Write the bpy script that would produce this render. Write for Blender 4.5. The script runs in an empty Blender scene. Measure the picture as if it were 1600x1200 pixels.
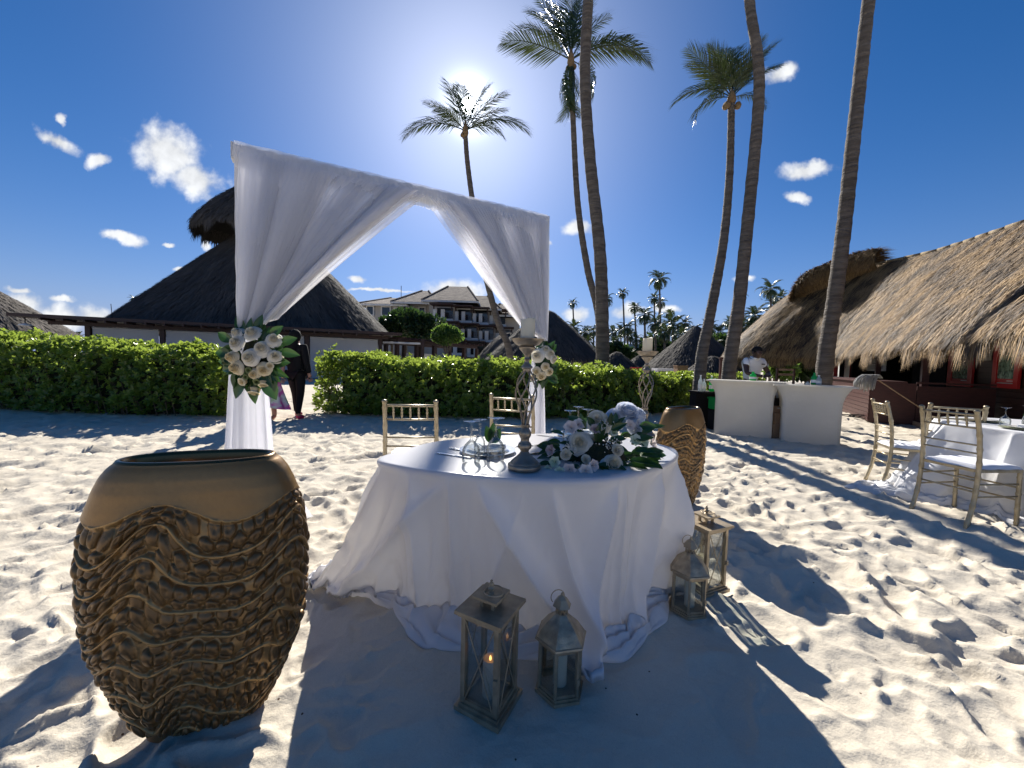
import bpy, bmesh, math, random
import numpy as np
from mathutils import Vector, Matrix, Euler
SC = bpy.context.scene
rng = np.random.default_rng(7)
random.seed(7)
R = math.radians
# ------------------------------------------------------------------ camera
EYE = Vector((0, 0, 1.2))
CR = Euler((R(90 - 3.1), 0, 0)).to_matrix() @ Matrix.Rotation(R(1.4), 3, 'Z')
cd = bpy.data.cameras.new('camera'); cam = bpy.data.objects.new('camera', cd)
SC.collection.objects.link(cam)
cam.matrix_world = Matrix.Translation(EYE) @ CR.to_4x4()
cd.sensor_width = 36; cd.lens = 13.5; cd.clip_end = 6000; cd.clip_start = 0.02
SC.camera = cam
def ray(px, py):
    return CR @ Vector(((px - 800) / 600, (600 - py) / 600, -1))
def P(px, py, Y):
    d = ray(px, py); return EYE + d * (Y / d.y)
def G(px, py, z=0.0):
    d = ray(px, py); return EYE + d * ((z - EYE.z) / d.z)
# ------------------------------------------------------------------ sun and sky
SUND = ray(733, 165).normalized()
SUN_EL = math.asin(SUND.z); SUN_AZ = math.atan2(SUND.x, SUND.y)
sl = bpy.data.lights.new('sun', 'SUN'); sun = bpy.data.objects.new('sun', sl)
SC.collection.objects.link(sun)
sun.rotation_euler = SUND.to_track_quat('Z', 'Y').to_euler()
sl.energy = 4.9; sl.angle = R(0.53); sl.color = (1.0, 0.95, 0.87)
SC.view_settings.view_transform = 'Standard'; SC.view_settings.look = 'None'
SC.view_settings.gamma = 1.0; SC.view_settings.exposure = 0.76
SC.cycles.max_bounces = 8; SC.cycles.transparent_max_bounces = 16
SC.cycles.diffuse_bounces = 3; SC.cycles.glossy_bounces = 3; SC.cycles.transmission_bounces = 6
SC.cycles.sample_clamp_indirect = 6.0; SC.cycles.caustics_reflective = False; SC.cycles.caustics_refractive = False

def build_world():
    w = bpy.data.worlds.new('World'); SC.world = w; w.use_nodes = True
    nt = w.node_tree; nt.nodes.clear(); N = nt.nodes.new; L = nt.links.new
    def m(op, a, b=None, c=None, clamp=False):
        n = N('ShaderNodeMath'); n.operation = op; n.use_clamp = clamp
        for i, v in enumerate((a, b, c)):
            if v is None: continue
            if isinstance(v, (int, float)): n.inputs[i].default_value = v
            else: L(v, n.inputs[i])
        return n.outputs[0]
    sky = N('ShaderNodeTexSky'); sky.sky_type = 'NISHITA'; sky.sun_disc = False
    sky.sun_elevation = SUN_EL; sky.sun_rotation = SUN_AZ
    sky.altitude = 0; sky.air_density = 1.0; sky.dust_density = 0.1; sky.ozone_density = 3.0
    geo = N('ShaderNodeTexCoord'); D = geo.outputs['Generated']
    nrm = N('ShaderNodeVectorMath'); nrm.operation = 'NORMALIZE'; L(D, nrm.inputs[0])
    dot = N('ShaderNodeVectorMath'); dot.operation = 'DOT_PRODUCT'
    L(nrm.outputs[0], dot.inputs[0]); dot.inputs[1].default_value = SUND
    c = m('MAXIMUM', dot.outputs['Value'], 0.0)
    g1 = m('MULTIPLY', m('POWER', c, 16.0), 1.7)
    g2 = m('MULTIPLY', m('POWER', c, 70.0), 1.3)
    g3 = m('MULTIPLY', m('POWER', c, 1300.0), 11.0)
    g4 = m('MULTIPLY', m('GREATER_THAN', c, math.cos(R(0.9))), 220.0)
    glow = m('ADD', m('ADD', g1, g2), m('ADD', g3, g4))
    hs = N('ShaderNodeHueSaturation'); hs.inputs['Saturation'].default_value = 1.36
    hs.inputs['Value'].default_value = 0.42; L(sky.outputs[0], hs.inputs['Color'])
    gc = N('ShaderNodeMix'); gc.data_type = 'RGBA'; gc.blend_type = 'ADD'; gc.inputs[0].default_value = 1
    s0 = N('ShaderNodeSeparateXYZ'); L(nrm.outputs[0], s0.inputs[0])
    hz = m('MULTIPLY', m('POWER', 2.71828, m('MULTIPLY', m('MAXIMUM', s0.outputs['Z'], 0.0), -8.0)), 0.86)
    tv = N('ShaderNodeVectorMath'); tv.operation = 'MULTIPLY'; tv.inputs[1].default_value = (1.16, 0.93, 1.08); L(hs.outputs[0], tv.inputs[0])
    hm = N('ShaderNodeMix'); hm.data_type = 'RGBA'; L(hz, hm.inputs[0]); L(tv.outputs[0], hm.inputs[6]); hm.inputs[7].default_value = (0.70, 1.40, 3.2, 1)
    L(hm.outputs[2], gc.inputs[6])
    gv = N('ShaderNodeVectorMath'); gv.operation = 'SCALE'; gv.inputs[0].default_value = (0.92, 0.98, 1.0)
    L(glow, gv.inputs[3]); L(gv.outputs[0], gc.inputs[7])
    # clouds: placed in the directions where the sky shows them
    sep = N('ShaderNodeSeparateXYZ'); L(nrm.outputs[0], sep.inputs[0])
    yy = m('MAXIMUM', sep.outputs['Y'], 0.05)
    cmb = N('ShaderNodeCombineXYZ'); L(m('DIVIDE', sep.outputs['X'], yy), cmb.inputs[0]); L(m('DIVIDE', sep.outputs['Z'], yy), cmb.inputs[1])
    nz = N('ShaderNodeTexNoise'); nz.inputs['Scale'].default_value = 11; nz.inputs['Detail'].default_value = 7; nz.inputs['Roughness'].default_value = 0.6
    L(cmb.outputs[0], nz.inputs['Vector'])
    wv = N('ShaderNodeVectorMath'); wv.operation = 'SUBTRACT'; L(nz.outputs['Color'], wv.inputs[0]); wv.inputs[1].default_value = (.5, .5, .5)
    ws = N('ShaderNodeVectorMath'); ws.operation = 'SCALE'; L(wv.outputs[0], ws.inputs[0]); ws.inputs[3].default_value = 0.05
    wa = N('ShaderNodeVectorMath'); wa.operation = 'ADD'; L(cmb.outputs[0], wa.inputs[0]); L(ws.outputs[0], wa.inputs[1])
    wm = N('ShaderNodeVectorMath'); wm.operation = 'MULTIPLY'; L(wa.outputs[0], wm.inputs[0]); wm.inputs[1].default_value = (1, 1, 0)
    CL = [(262, 238, 62, 42, -20), (305, 278, 52, 30, -20), (88, 223, 36, 13, -28), (152, 250, 22, 9, 15), (193, 372, 44, 9, -8),
          (1222, 112, 34, 13, 22), (1262, 266, 52, 13, 8), (1246, 304, 24, 9, -5), (905, 354, 28, 12, 0), (712, 452, 56, 17, 0),
          (560, 435, 22, 5, -8), (20, 480, 60, 26, 0), (90, 500, 62, 26, 0), (150, 498, 38, 20, 0), (95, 470, 26, 6, 0), (30, 456, 30, 6, -15),
          (1163, 434, 18, 6, 5), (280, 420, 14, 5, 0), (320, 382, 7, 8, 0), (96, 186, 12, 8, -60), (980, 488, 34, 12, 0),
          (900, 490, 26, 14, 0), (857, 380, 9, 4, 0), (378, 252, 12, 8, 0), (590, 452, 60, 3, 0), (1040, 480, 20, 8, 0), (265, 383, 12, 4, 0)]
    best = None
    for (px, py, a, b, rot) in CL:
        d = ray(px, py); cx, cy = d.x / d.y, d.z / d.y
        mp = N('ShaderNodeMapping'); mp.vector_type = 'TEXTURE'
        mp.inputs['Location'].default_value = (cx, cy, 0); mp.inputs['Rotation'].default_value = (0, 0, R(rot))
        mp.inputs['Scale'].default_value = (a / 600 * 1.2, b / 600 * 1.3, 1); L(wm.outputs[0], mp.inputs['Vector'])
        ln = N('ShaderNodeVectorMath'); ln.operation = 'LENGTH'; L(mp.outputs[0], ln.inputs[0])
        best = ln.outputs['Value'] if best is None else m('MINIMUM', best, ln.outputs['Value'])
    nz2 = N('ShaderNodeTexNoise'); nz2.inputs['Scale'].default_value = 16; nz2.inputs['Detail'].default_value = 8; nz2.inputs['Roughness'].default_value = 0.52
    L(cmb.outputs[0], nz2.inputs['Vector'])
    e = m('ADD', m('MULTIPLY', m('SUBTRACT', 1.0, best), 1.5), m('MULTIPLY', m('SUBTRACT', nz2.outputs['Fac'], 0.56), 2.1))
    mr = N('ShaderNodeMapRange'); mr.interpolation_type = 'SMOOTHSTEP'; mr.inputs['From Min'].default_value = 0.0; mr.inputs['From Max'].default_value = 0.95
    L(e, mr.inputs['Value'])
    mask = m('MULTIPLY', mr.outputs[0], m('GREATER_THAN', sep.outputs['Y'], 0.05))
    mask = m('MULTIPLY', mask, 0.96)
    br = m('ADD', 4.5, m('MULTIPLY', m('SUBTRACT', nz2.outputs['Fac'], 0.5), 5.0))
    br = m('MINIMUM', m('MAXIMUM', br, 3.6), 5.6)
    cv = N('ShaderNodeVectorMath'); cv.operation = 'SCALE'; cv.inputs[0].default_value = (0.98, 1.0, 1.02); L(br, cv.inputs[3])
    mx = N('ShaderNodeMix'); mx.data_type = 'RGBA'; L(mask, mx.inputs[0]); L(gc.outputs[2], mx.inputs[6]); L(cv.outputs[0], mx.inputs[7])
    bg = N('ShaderNodeBackground'); bg.inputs['Strength'].default_value = 0.12
    L(mx.outputs[2], bg.inputs['Color'])
    out = N('ShaderNodeOutputWorld'); L(bg.outputs[0], out.inputs[0])
build_world()
# ------------------------------------------------------------------ helpers
COL = SC.collection
def link(name, me, mat=None, parent=None, loc=None, rot=None, scale=None, kind=None):
    o = bpy.data.objects.new(name, me); COL.objects.link(o)
    if mat is not None and me is not None and not me.materials: me.materials.append(mat)
    if parent is not None: o.parent = parent
    if loc is not None: o.location = loc
    if rot is not None: o.rotation_euler = rot
    if scale is not None: o.scale = scale if hasattr(scale, '__len__') else (scale,) * 3
    if kind: o['kind'] = kind
    return o
def tag(o, label, cat, group=None):
    o['label'] = label; o['category'] = cat
    if group: o['group'] = group
    return o
def thing(name, label, cat, loc=(0, 0, 0), rz=0.0, group=None):
    o = bpy.data.objects.new(name, None); COL.objects.link(o); o.empty_display_size = 0.1
    o.location = loc; o.rotation_euler = (0, 0, rz)
    return tag(o, label, cat, group)
def copytree(o, label=None, loc=None, rz=None, parent=None, scale=None):
    c = o.copy(); COL.objects.link(c)
    if parent is not None: c.parent = parent
    if label: c['label'] = label
    if loc is not None: c.location = loc
    if rz is not None: c.rotation_euler = (0, 0, rz)
    if scale is not None: c.scale = (scale,) * 3
    for ch in list(o.children): copytree(ch, parent=c)
    return c
def setsmooth(me, ang=None):
    me.polygons.foreach_set('use_smooth', [True] * len(me.polygons))
    if ang: 
        try: me.set_sharp_from_angle(angle=R(ang))
        except Exception: pass
def arrmesh(name, V, F, rnd=None, smooth=False, ang=None):
    V = np.asarray(V, np.float32).reshape(-1, 3); F = np.asarray(F, np.int32)
    k = F.shape[1]; me = bpy.data.meshes.new(name)
    me.vertices.add(len(V)); me.vertices.foreach_set('co', V.ravel())
    me.loops.add(F.size); me.loops.foreach_set('vertex_index', F.ravel())
    me.polygons.add(len(F)); me.polygons.foreach_set('loop_start', np.arange(len(F), dtype=np.int32) * k)
    if rnd is not None:
        a = me.attributes.new('rnd', 'FLOAT', 'POINT' if len(rnd) == len(V) else 'FACE'); a.data.foreach_set('value', np.asarray(rnd, np.float32))
    me.update(calc_edges=True); me.validate()
    if smooth: setsmooth(me, ang)
    return me
class MB:
    def __init__(s): s.v = []; s.f = []; s.r = []; s.parts = []
    def add(s, V, F, r=0.5):
        b = len(s.v); s.parts.append((len(s.v), len(s.v) + len(V), len(s.f), len(s.f) + len(F))); s.v += [tuple(p) for p in V]; s.f += [tuple(b + i for i in f) for f in F]; s.r += [r] * len(F)
        return s
    def box(s, c, d, rot=None, r=0.5, taper=1.0):
        x, y, z = d[0] / 2, d[1] / 2, d[2] / 2; t = taper
        V = [Vector(p) for p in ((-x, -y, -z), (x, -y, -z), (x, y, -z), (-x, y, -z), (-x * t, -y * t, z), (x * t, -y * t, z), (x * t, y * t, z), (-x * t, y * t, z))]
        if rot is not None:
            M = rot if isinstance(rot, Matrix) else Euler(rot).to_matrix()
            V = [M @ p for p in V]
        c = Vector(c)
        return s.add([p + c for p in V], [(0, 3, 2, 1), (4, 5, 6, 7), (0, 1, 5, 4), (1, 2, 6, 5), (2, 3, 7, 6), (3, 0, 4, 7)], r)
    def beam(s, a, b, w, h, r=0.5, up=(0, 0, 1)):
        a, b = Vector(a), Vector(b); d = (b - a); L = d.length; y = d.normalized(); u = Vector(up)
        if abs(y.dot(u)) > .99: u = Vector((1, 0, 0))
        x = y.cross(u).normalized(); z = x.cross(y)
        M = Matrix((x, y, z)).transposed()
        return s.box((a + b) / 2, (w, L, h), M, r)
    def tube(s, pts, rad, n=8, r=0.5, cap=True, close=False):
        pts = [Vector(p) for p in pts]; K = len(pts)
        if not hasattr(rad, '__len__'): rad = [rad] * K
        V = []; F = []; px = None
        for i, p in enumerate(pts):
            if close: d = pts[(i + 1) % K] - pts[i - 1]
            else: d = pts[min(i + 1, K - 1)] - pts[max(i - 1, 0)]
            if d.length < 1e-9: d = Vector((0, 0, 1))
            d.normalize()
            if px is None:
                px = d.orthogonal().normalized()
            px = (px - d * px.dot(d)); px = px.normalized() if px.length > 1e-6 else d.orthogonal().normalized()
            py = d.cross(px)
            for j in range(n):
                a = 2 * math.pi * j / n; V.append(p + (px * math.cos(a) + py * math.sin(a)) * rad[i])
        for i in range(K if close else K - 1):
            for j in range(n):
                a, b = i * n + j, i * n + (j + 1) % n; c, d2 = ((i + 1) % K) * n + (j + 1) % n, ((i + 1) % K) * n + j
                F.append((a, b, c, d2))
        if cap and not close:
            F.append(tuple(range(n))[::-1]); F.append(tuple((K - 1) * n + j for j in range(n)))
        return s.add(V, F, r)
    def lathe(s, prof, n=24, c=(0, 0, 0), r=0.5, capb=True, capt=True, sx=1, sy=1):
        V = []; F = []; K = len(prof)
        for (rr, z) in prof:
            for j in range(n):
                a = 2 * math.pi * j / n; V.append((c[0] + rr * math.cos(a) * sx, c[1] + rr * math.sin(a) * sy, c[2] + z))
        for i in range(K - 1):
            for j in range(n):
                F.append((i * n + j, i * n + (j + 1) % n, (i + 1) * n + (j + 1) % n, (i + 1) * n + j))
        if capb: F.append(tuple(range(n))[::-1])
        if capt: F.append(tuple((K - 1) * n + j for j in range(n)))
        return s.add(V, F, r)
    def prism(s, poly, z0, z1, r=0.5):
        n = len(poly); V = [(p[0], p[1], z0) for p in poly] + [(p[0], p[1], z1) for p in poly]
        F = [tuple(range(n))[::-1], tuple(range(n, 2 * n))] + [(i, (i + 1) % n, n + (i + 1) % n, n + i) for i in range(n)]
        return s.add(V, F, r)
    def mesh(s, name='m', smooth=False, ang=None):
        me = bpy.data.meshes.new(name); me.from_pydata([tuple(v) for v in s.v], [], s.f)
        a = me.attributes.new('rnd', 'FLOAT', 'FACE'); a.data.foreach_set('value', s.r)
        me.update()
        if smooth: setsmooth(me, ang)
        return me
    def obj(s, name, mat, parent=None, smooth=False, ang=None, **k):
        return link(name, s.mesh(name, smooth, ang), mat, parent, **k)
def each(b, name, mat_, parent=None, smooth=False, ang=None, kids=None):
    out = []
    for (v0, v1, f0, f1) in b.parts:
        q = MB(); q.add(b.v[v0:v1], [tuple(i - v0 for i in f) for f in b.f[f0:f1]], b.r[f0] if f1 > f0 else .5)
        out.append(q.obj(name, mat_, parent, smooth, ang))
    return out
def gridmesh(name, V3, smooth=True, closeu=False, closev=False, rnd=None):
    V3 = np.asarray(V3, np.float32); n, m_ = V3.shape[:2]
    I = np.arange(n * m_).reshape(n, m_)
    if closeu: I = np.vstack([I, I[:1]])
    if closev: I = np.hstack([I, I[:, :1]])
    F = np.stack([I[:-1, :-1], I[1:, :-1], I[1:, 1:], I[:-1, 1:]], -1).reshape(-1, 4)
    return arrmesh(name, V3.reshape(-1, 3), F, rnd, smooth)
def catmull(pts, n, closed=False):
    P_ = np.array(pts, float); K = len(P_); out = []
    segs = K if closed else K - 1
    tt = np.linspace(0, segs, n, endpoint=not closed)
    for t in tt:
        i = min(int(t), segs - 1); f = t - i
        if closed: a, b, c, d = P_[(i - 1) % K], P_[i % K], P_[(i + 1) % K], P_[(i + 2) % K]
        else: a, b, c, d = P_[max(i - 1, 0)], P_[i], P_[min(i + 1, K - 1)], P_[min(i + 2, K - 1)]
        out.append(.5 * ((2 * b) + (-a + c) * f + (2 * a - 5 * b + 4 * c - d) * f * f + (-a + 3 * b - 3 * c + d) * f ** 3))
    return np.array(out)
# value noise (numpy)
_T = np.random.default_rng(3).random((256, 256)).astype(np.float32)
def vnoise(x, y):
    xi = np.floor(x).astype(int); yi = np.floor(y).astype(int); fx = x - xi; fy = y - yi
    fx = fx * fx * (3 - 2 * fx); fy = fy * fy * (3 - 2 * fy)
    a = _T[xi % 256, yi % 256]; b = _T[(xi + 1) % 256, yi % 256]; c = _T[xi % 256, (yi + 1) % 256]; d = _T[(xi + 1) % 256, (yi + 1) % 256]
    return (a * (1 - fx) + b * fx) * (1 - fy) + (c * (1 - fx) + d * fx) * fy
def fbm(x, y, o=4, g=.5):
    s = 0; a = 1; t = 0
    for i in range(o): s = s + a * vnoise(x * 2 ** i + 17 * i, y * 2 ** i + 31 * i); t += a; a *= g
    return s / t
# ------------------------------------------------------------------ materials
def mat(name, col, rough=.5, metal=0, col2=None, scale=8, detail=4, bump=0, bscale=60, bdist=.01, attr=False, transl=0, tcol=None, sheer=0,
        spec=None, stretch=None, coat=0, emis=None, band=None, contrast=(.35, .65), sheen=0, rvar=0):
    m_ = bpy.data.materials.new(name); m_.use_nodes = True; nt = m_.node_tree; nt.nodes.clear(); N = nt.nodes.new; L = nt.links.new
    out = N('ShaderNodeOutputMaterial'); b = N('ShaderNodeBsdfPrincipled')
    b.inputs['Roughness'].default_value = rough; b.inputs['Metallic'].default_value = metal
    if spec is not None: b.inputs['Specular IOR Level'].default_value = spec
    if coat: b.inputs['Coat Weight'].default_value = coat
    if sheen: b.inputs['Sheen Weight'].default_value = sheen
    c1 = (*col, 1); colsock = None
    tc = N('ShaderNodeTexCoord'); mp = N('ShaderNodeMapping'); L(tc.outputs['Object'], mp.inputs[0])
    if stretch: mp.inputs['Scale'].default_value = stretch
    if col2 is not None:
        mx = N('ShaderNodeMix'); mx.data_type = 'RGBA'; mx.inputs[6].default_value = c1; mx.inputs[7].default_value = (*col2, 1)
        mr = N('ShaderNodeMapRange'); mr.inputs['From Min'].default_value = contrast[0]; mr.inputs['From Max'].default_value = contrast[1]
        if attr:
            a = N('ShaderNodeAttribute'); a.attribute_name = 'rnd'; src = a.outputs['Fac']
            mr.inputs['From Min'].default_value = 0; mr.inputs['From Max'].default_value = 1
        elif band:
            wv = N('ShaderNodeTexWave'); wv.bands_direction = band; wv.inputs['Scale'].default_value = scale; wv.inputs['Distortion'].default_value = 2.5
            wv.inputs['Detail'].default_value = 3; L(mp.outputs[0], wv.inputs[0]); src = wv.outputs['Fac']
        else:
            nz = N('ShaderNodeTexNoise'); nz.inputs['Scale'].default_value = scale; nz.inputs['Detail'].default_value = detail
            L(mp.outputs[0], nz.inputs['Vector']); src = nz.outputs['Fac']
        L(src, mr.inputs['Value']); L(mr.outputs[0], mx.inputs[0]); colsock = mx.outputs[2]; L(colsock, b.inputs['Base Color'])
        if rvar:
            rr = N('ShaderNodeMapRange'); rr.inputs['To Min'].default_value = rough - rvar; rr.inputs['To Max'].default_value = rough + rvar
            L(src, rr.inputs['Value']); L(rr.outputs[0], b.inputs['Roughness'])
    else: b.inputs['Base Color'].default_value = c1
    bp = None
    if bump:
        nb = N('ShaderNodeTexNoise'); nb.inputs['Scale'].default_value = bscale; nb.inputs['Detail'].default_value = 4; L(mp.outputs[0], nb.inputs['Vector'])
        bp = N('ShaderNodeBump'); bp.inputs['Strength'].default_value = bump; bp.inputs['Distance'].default_value = bdist
        L(nb.outputs['Fac'], bp.inputs['Height']); L(bp.outputs[0], b.inputs['Normal'])
    if emis: b.inputs['Emission Color'].default_value = (*emis[0], 1); b.inputs['Emission Strength'].default_value = emis[1]
    sh = b.outputs[0]
    if transl:
        t = N('ShaderNodeBsdfTranslucent'); t.inputs['Color'].default_value = (*(tcol or col), 1)
        if colsock is not None and tcol is None: L(colsock, t.inputs['Color'])
        if bp: L(bp.outputs[0], t.inputs['Normal'])
        ms = N('ShaderNodeMixShader'); ms.inputs[0].default_value = transl; L(sh, ms.inputs[1]); L(t.outputs[0], ms.inputs[2]); sh = ms.outputs[0]
    if sheer:
        t = N('ShaderNodeBsdfTransparent'); ms = N('ShaderNodeMixShader'); ms.inputs[0].default_value = sheer
        L(sh, ms.inputs[1]); L(t.outputs[0], ms.inputs[2]); sh = ms.outputs[0]
    L(sh, out.inputs[0]); return m_
def glassmat(name, tint=(1, 1, 1), refl=.12, rough=.02):
    m_ = bpy.data.materials.new(name); m_.use_nodes = True; nt = m_.node_tree; nt.nodes.clear(); N = nt.nodes.new; L = nt.links.new
    out = N('ShaderNodeOutputMaterial'); t = N('ShaderNodeBsdfTransparent'); t.inputs[0].default_value = (*tint, 1)
    g = N('ShaderNodeBsdfGlossy'); g.inputs['Roughness'].default_value = rough
    fr = N('ShaderNodeLayerWeight'); fr.inputs['Blend'].default_value = .25
    mm = N('ShaderNodeMath'); mm.operation = 'MULTIPLY_ADD'; L(fr.outputs['Fresnel'], mm.inputs[0]); mm.inputs[1].default_value = .5; mm.inputs[2].default_value = refl; mm.use_clamp = True
    ms = N('ShaderNodeMixShader'); L(mm.outputs[0], ms.inputs[0]); L(t.outputs[0], ms.inputs[1]); L(g.outputs[0], ms.inputs[2]); L(ms.outputs[0], out.inputs[0])
    return m_
M = {}
M['bronze'] = mat('bronze', (.150, .085, .034), .33, .5, col2=(.46, .27, .10), attr=True, bump=.25, bscale=90, bdist=.002)
M['bronze_smooth'] = mat('bronze_smooth', (.16, .092, .038), .28, .85, col2=(.26, .155, .06), scale=5, rvar=.06, bump=.1, bscale=200, bdist=.001)
M['cloth'] = mat('cloth', (.82, .82, .83), .5, col2=(.84, .84, .85), scale=3, bump=.18, bscale=420, bdist=.0015, transl=.22, tcol=(.9, .88, .82), sheen=.3)
M['satin'] = mat('satin', (.80, .80, .83), .27, col2=(.83, .83, .85), scale=3, bump=.10, bscale=500, bdist=.001, transl=.34, tcol=(.92, .90, .88), sheen=.2)
M['sheer'] = mat('sheer', (.88, .88, .90), .6, transl=.7, tcol=(.97, .97, 1.0), sheer=.56)
M['sheer2'] = mat('sheer2', (.88, .88, .90), .6, transl=.65, tcol=(.95, .95, .98), sheer=.34)
M['wrap'] = mat('wrap', (.80, .80, .80), .7, col2=(.72, .71, .69), scale=14, bump=.5, bscale=40, bdist=.01, transl=.25, tcol=(.8, .8, .85))
M['gold'] = mat('gold', (.50, .42, .28), .38, .55, col2=(.36, .29, .18), scale=22, bump=.15, bscale=120, bdist=.001)
M['pewter'] = mat('pewter', (.34, .285, .215), .36, .65, col2=(.23, .19, .145), scale=26, bump=.12, bscale=150, bdist=.001)
M['lantern'] = mat('lantern', (.50, .40, .265), .42, .5, col2=(.32, .255, .17), scale=18, bump=.3, bscale=90, bdist=.0015)
M['candle'] = mat('candle', (.80, .75, .60), .5, transl=.25, tcol=(.9, .8, .6), bump=.1, bscale=60, bdist=.002)
M['glass'] = glassmat('glass', (.985, .995, .99), .07)
M['pane'] = glassmat('pane', (.95, .97, .965), .05)
M['cushion'] = mat('cushion', (.80, .80, .82), .8, bump=.2, bscale=200, bdist=.002)
M['bark'] = mat('bark', (.085, .070, .056), .9, col2=(.165, .14, .115), scale=2.2, detail=6, stretch=(1, 1, 7), bump=.9, bscale=5, bdist=.05)
M['frond'] = mat('frond', (.018, .034, .010), .36, col2=(.045, .075, .020), attr=True, transl=.12, tcol=(.10, .14, .035))
M['husk'] = mat('husk', (.16, .10, .05), .8, col2=(.25, .17, .08), scale=12)
M['leaf'] = mat('leaf', (.040, .085, .018), .30, col2=(.12, .20, .035), attr=True, transl=.42, tcol=(.38, .50, .07), bump=.1, bscale=60)
M['darkleaf'] = mat('darkleaf', (.018, .05, .014), .30, col2=(.03, .085, .022), attr=True, transl=.12, tcol=(.08, .2, .04))
M['twig'] = mat('twig', (.12, .09, .06), .9)
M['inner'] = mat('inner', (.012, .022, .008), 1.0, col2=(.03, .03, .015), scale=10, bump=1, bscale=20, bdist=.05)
M['thatch'] = mat('thatch', (.040, .022, .009), .7, col2=(.42, .265, .105), attr=True, transl=.12)
M['thatch_dark'] = mat('thatch_dark', (.035, .032, .03), .9, col2=(.10, .088, .075), attr=True)
M['thatch_grey'] = mat('thatch_grey', (.07, .06, .05), .9, col2=(.20, .17, .14), attr=True)
M['darkwood'] = mat('darkwood', (.028, .012, .009), .55, col2=(.05, .02, .014), scale=6, stretch=(1, 1, 8))
M['maroon'] = mat('maroon', (.075, .022, .018), .5, col2=(.05, .016, .013), scale=8, stretch=(1, 1, 6))
M['wood'] = mat('wood', (.30, .20, .12), .6, col2=(.18, .115, .07), scale=6, stretch=(1, 8, 8))
M['red'] = mat('red', (.45, .02, .02), .4)
M['black'] = mat('black', (.010, .010, .011), .85, spec=.2)
M['white'] = mat('white', (.78, .78, .78), .5)
M['offwhite'] = mat('offwhite', (.74, .72, .66), .55, col2=(.66, .64, .58), scale=2, transl=.35, tcol=(.85, .8, .7), bump=.5, bscale=7, bdist=.03)
M['green'] = mat('green', (.01, .22, .05), .35)
M['greenbottle'] = mat('greenbottle', (.03, .40, .12), .15, transl=.5, tcol=(.1, .7, .25))
M['clearbottle'] = mat('clearbottle', (.5, .55, .55), .08, transl=.4, tcol=(.8, .85, .85))
M['card'] = mat('card', (.30, .19, .11), .8, col2=(.26, .16, .09), scale=10)
M['skin_dark'] = mat('skin_dark', (.075, .038, .024), .42)
M['skin'] = mat('skin', (.42, .22, .15), .5)
M['steel'] = mat('steel', (.55, .55, .55), .22, 1.0)
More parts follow.
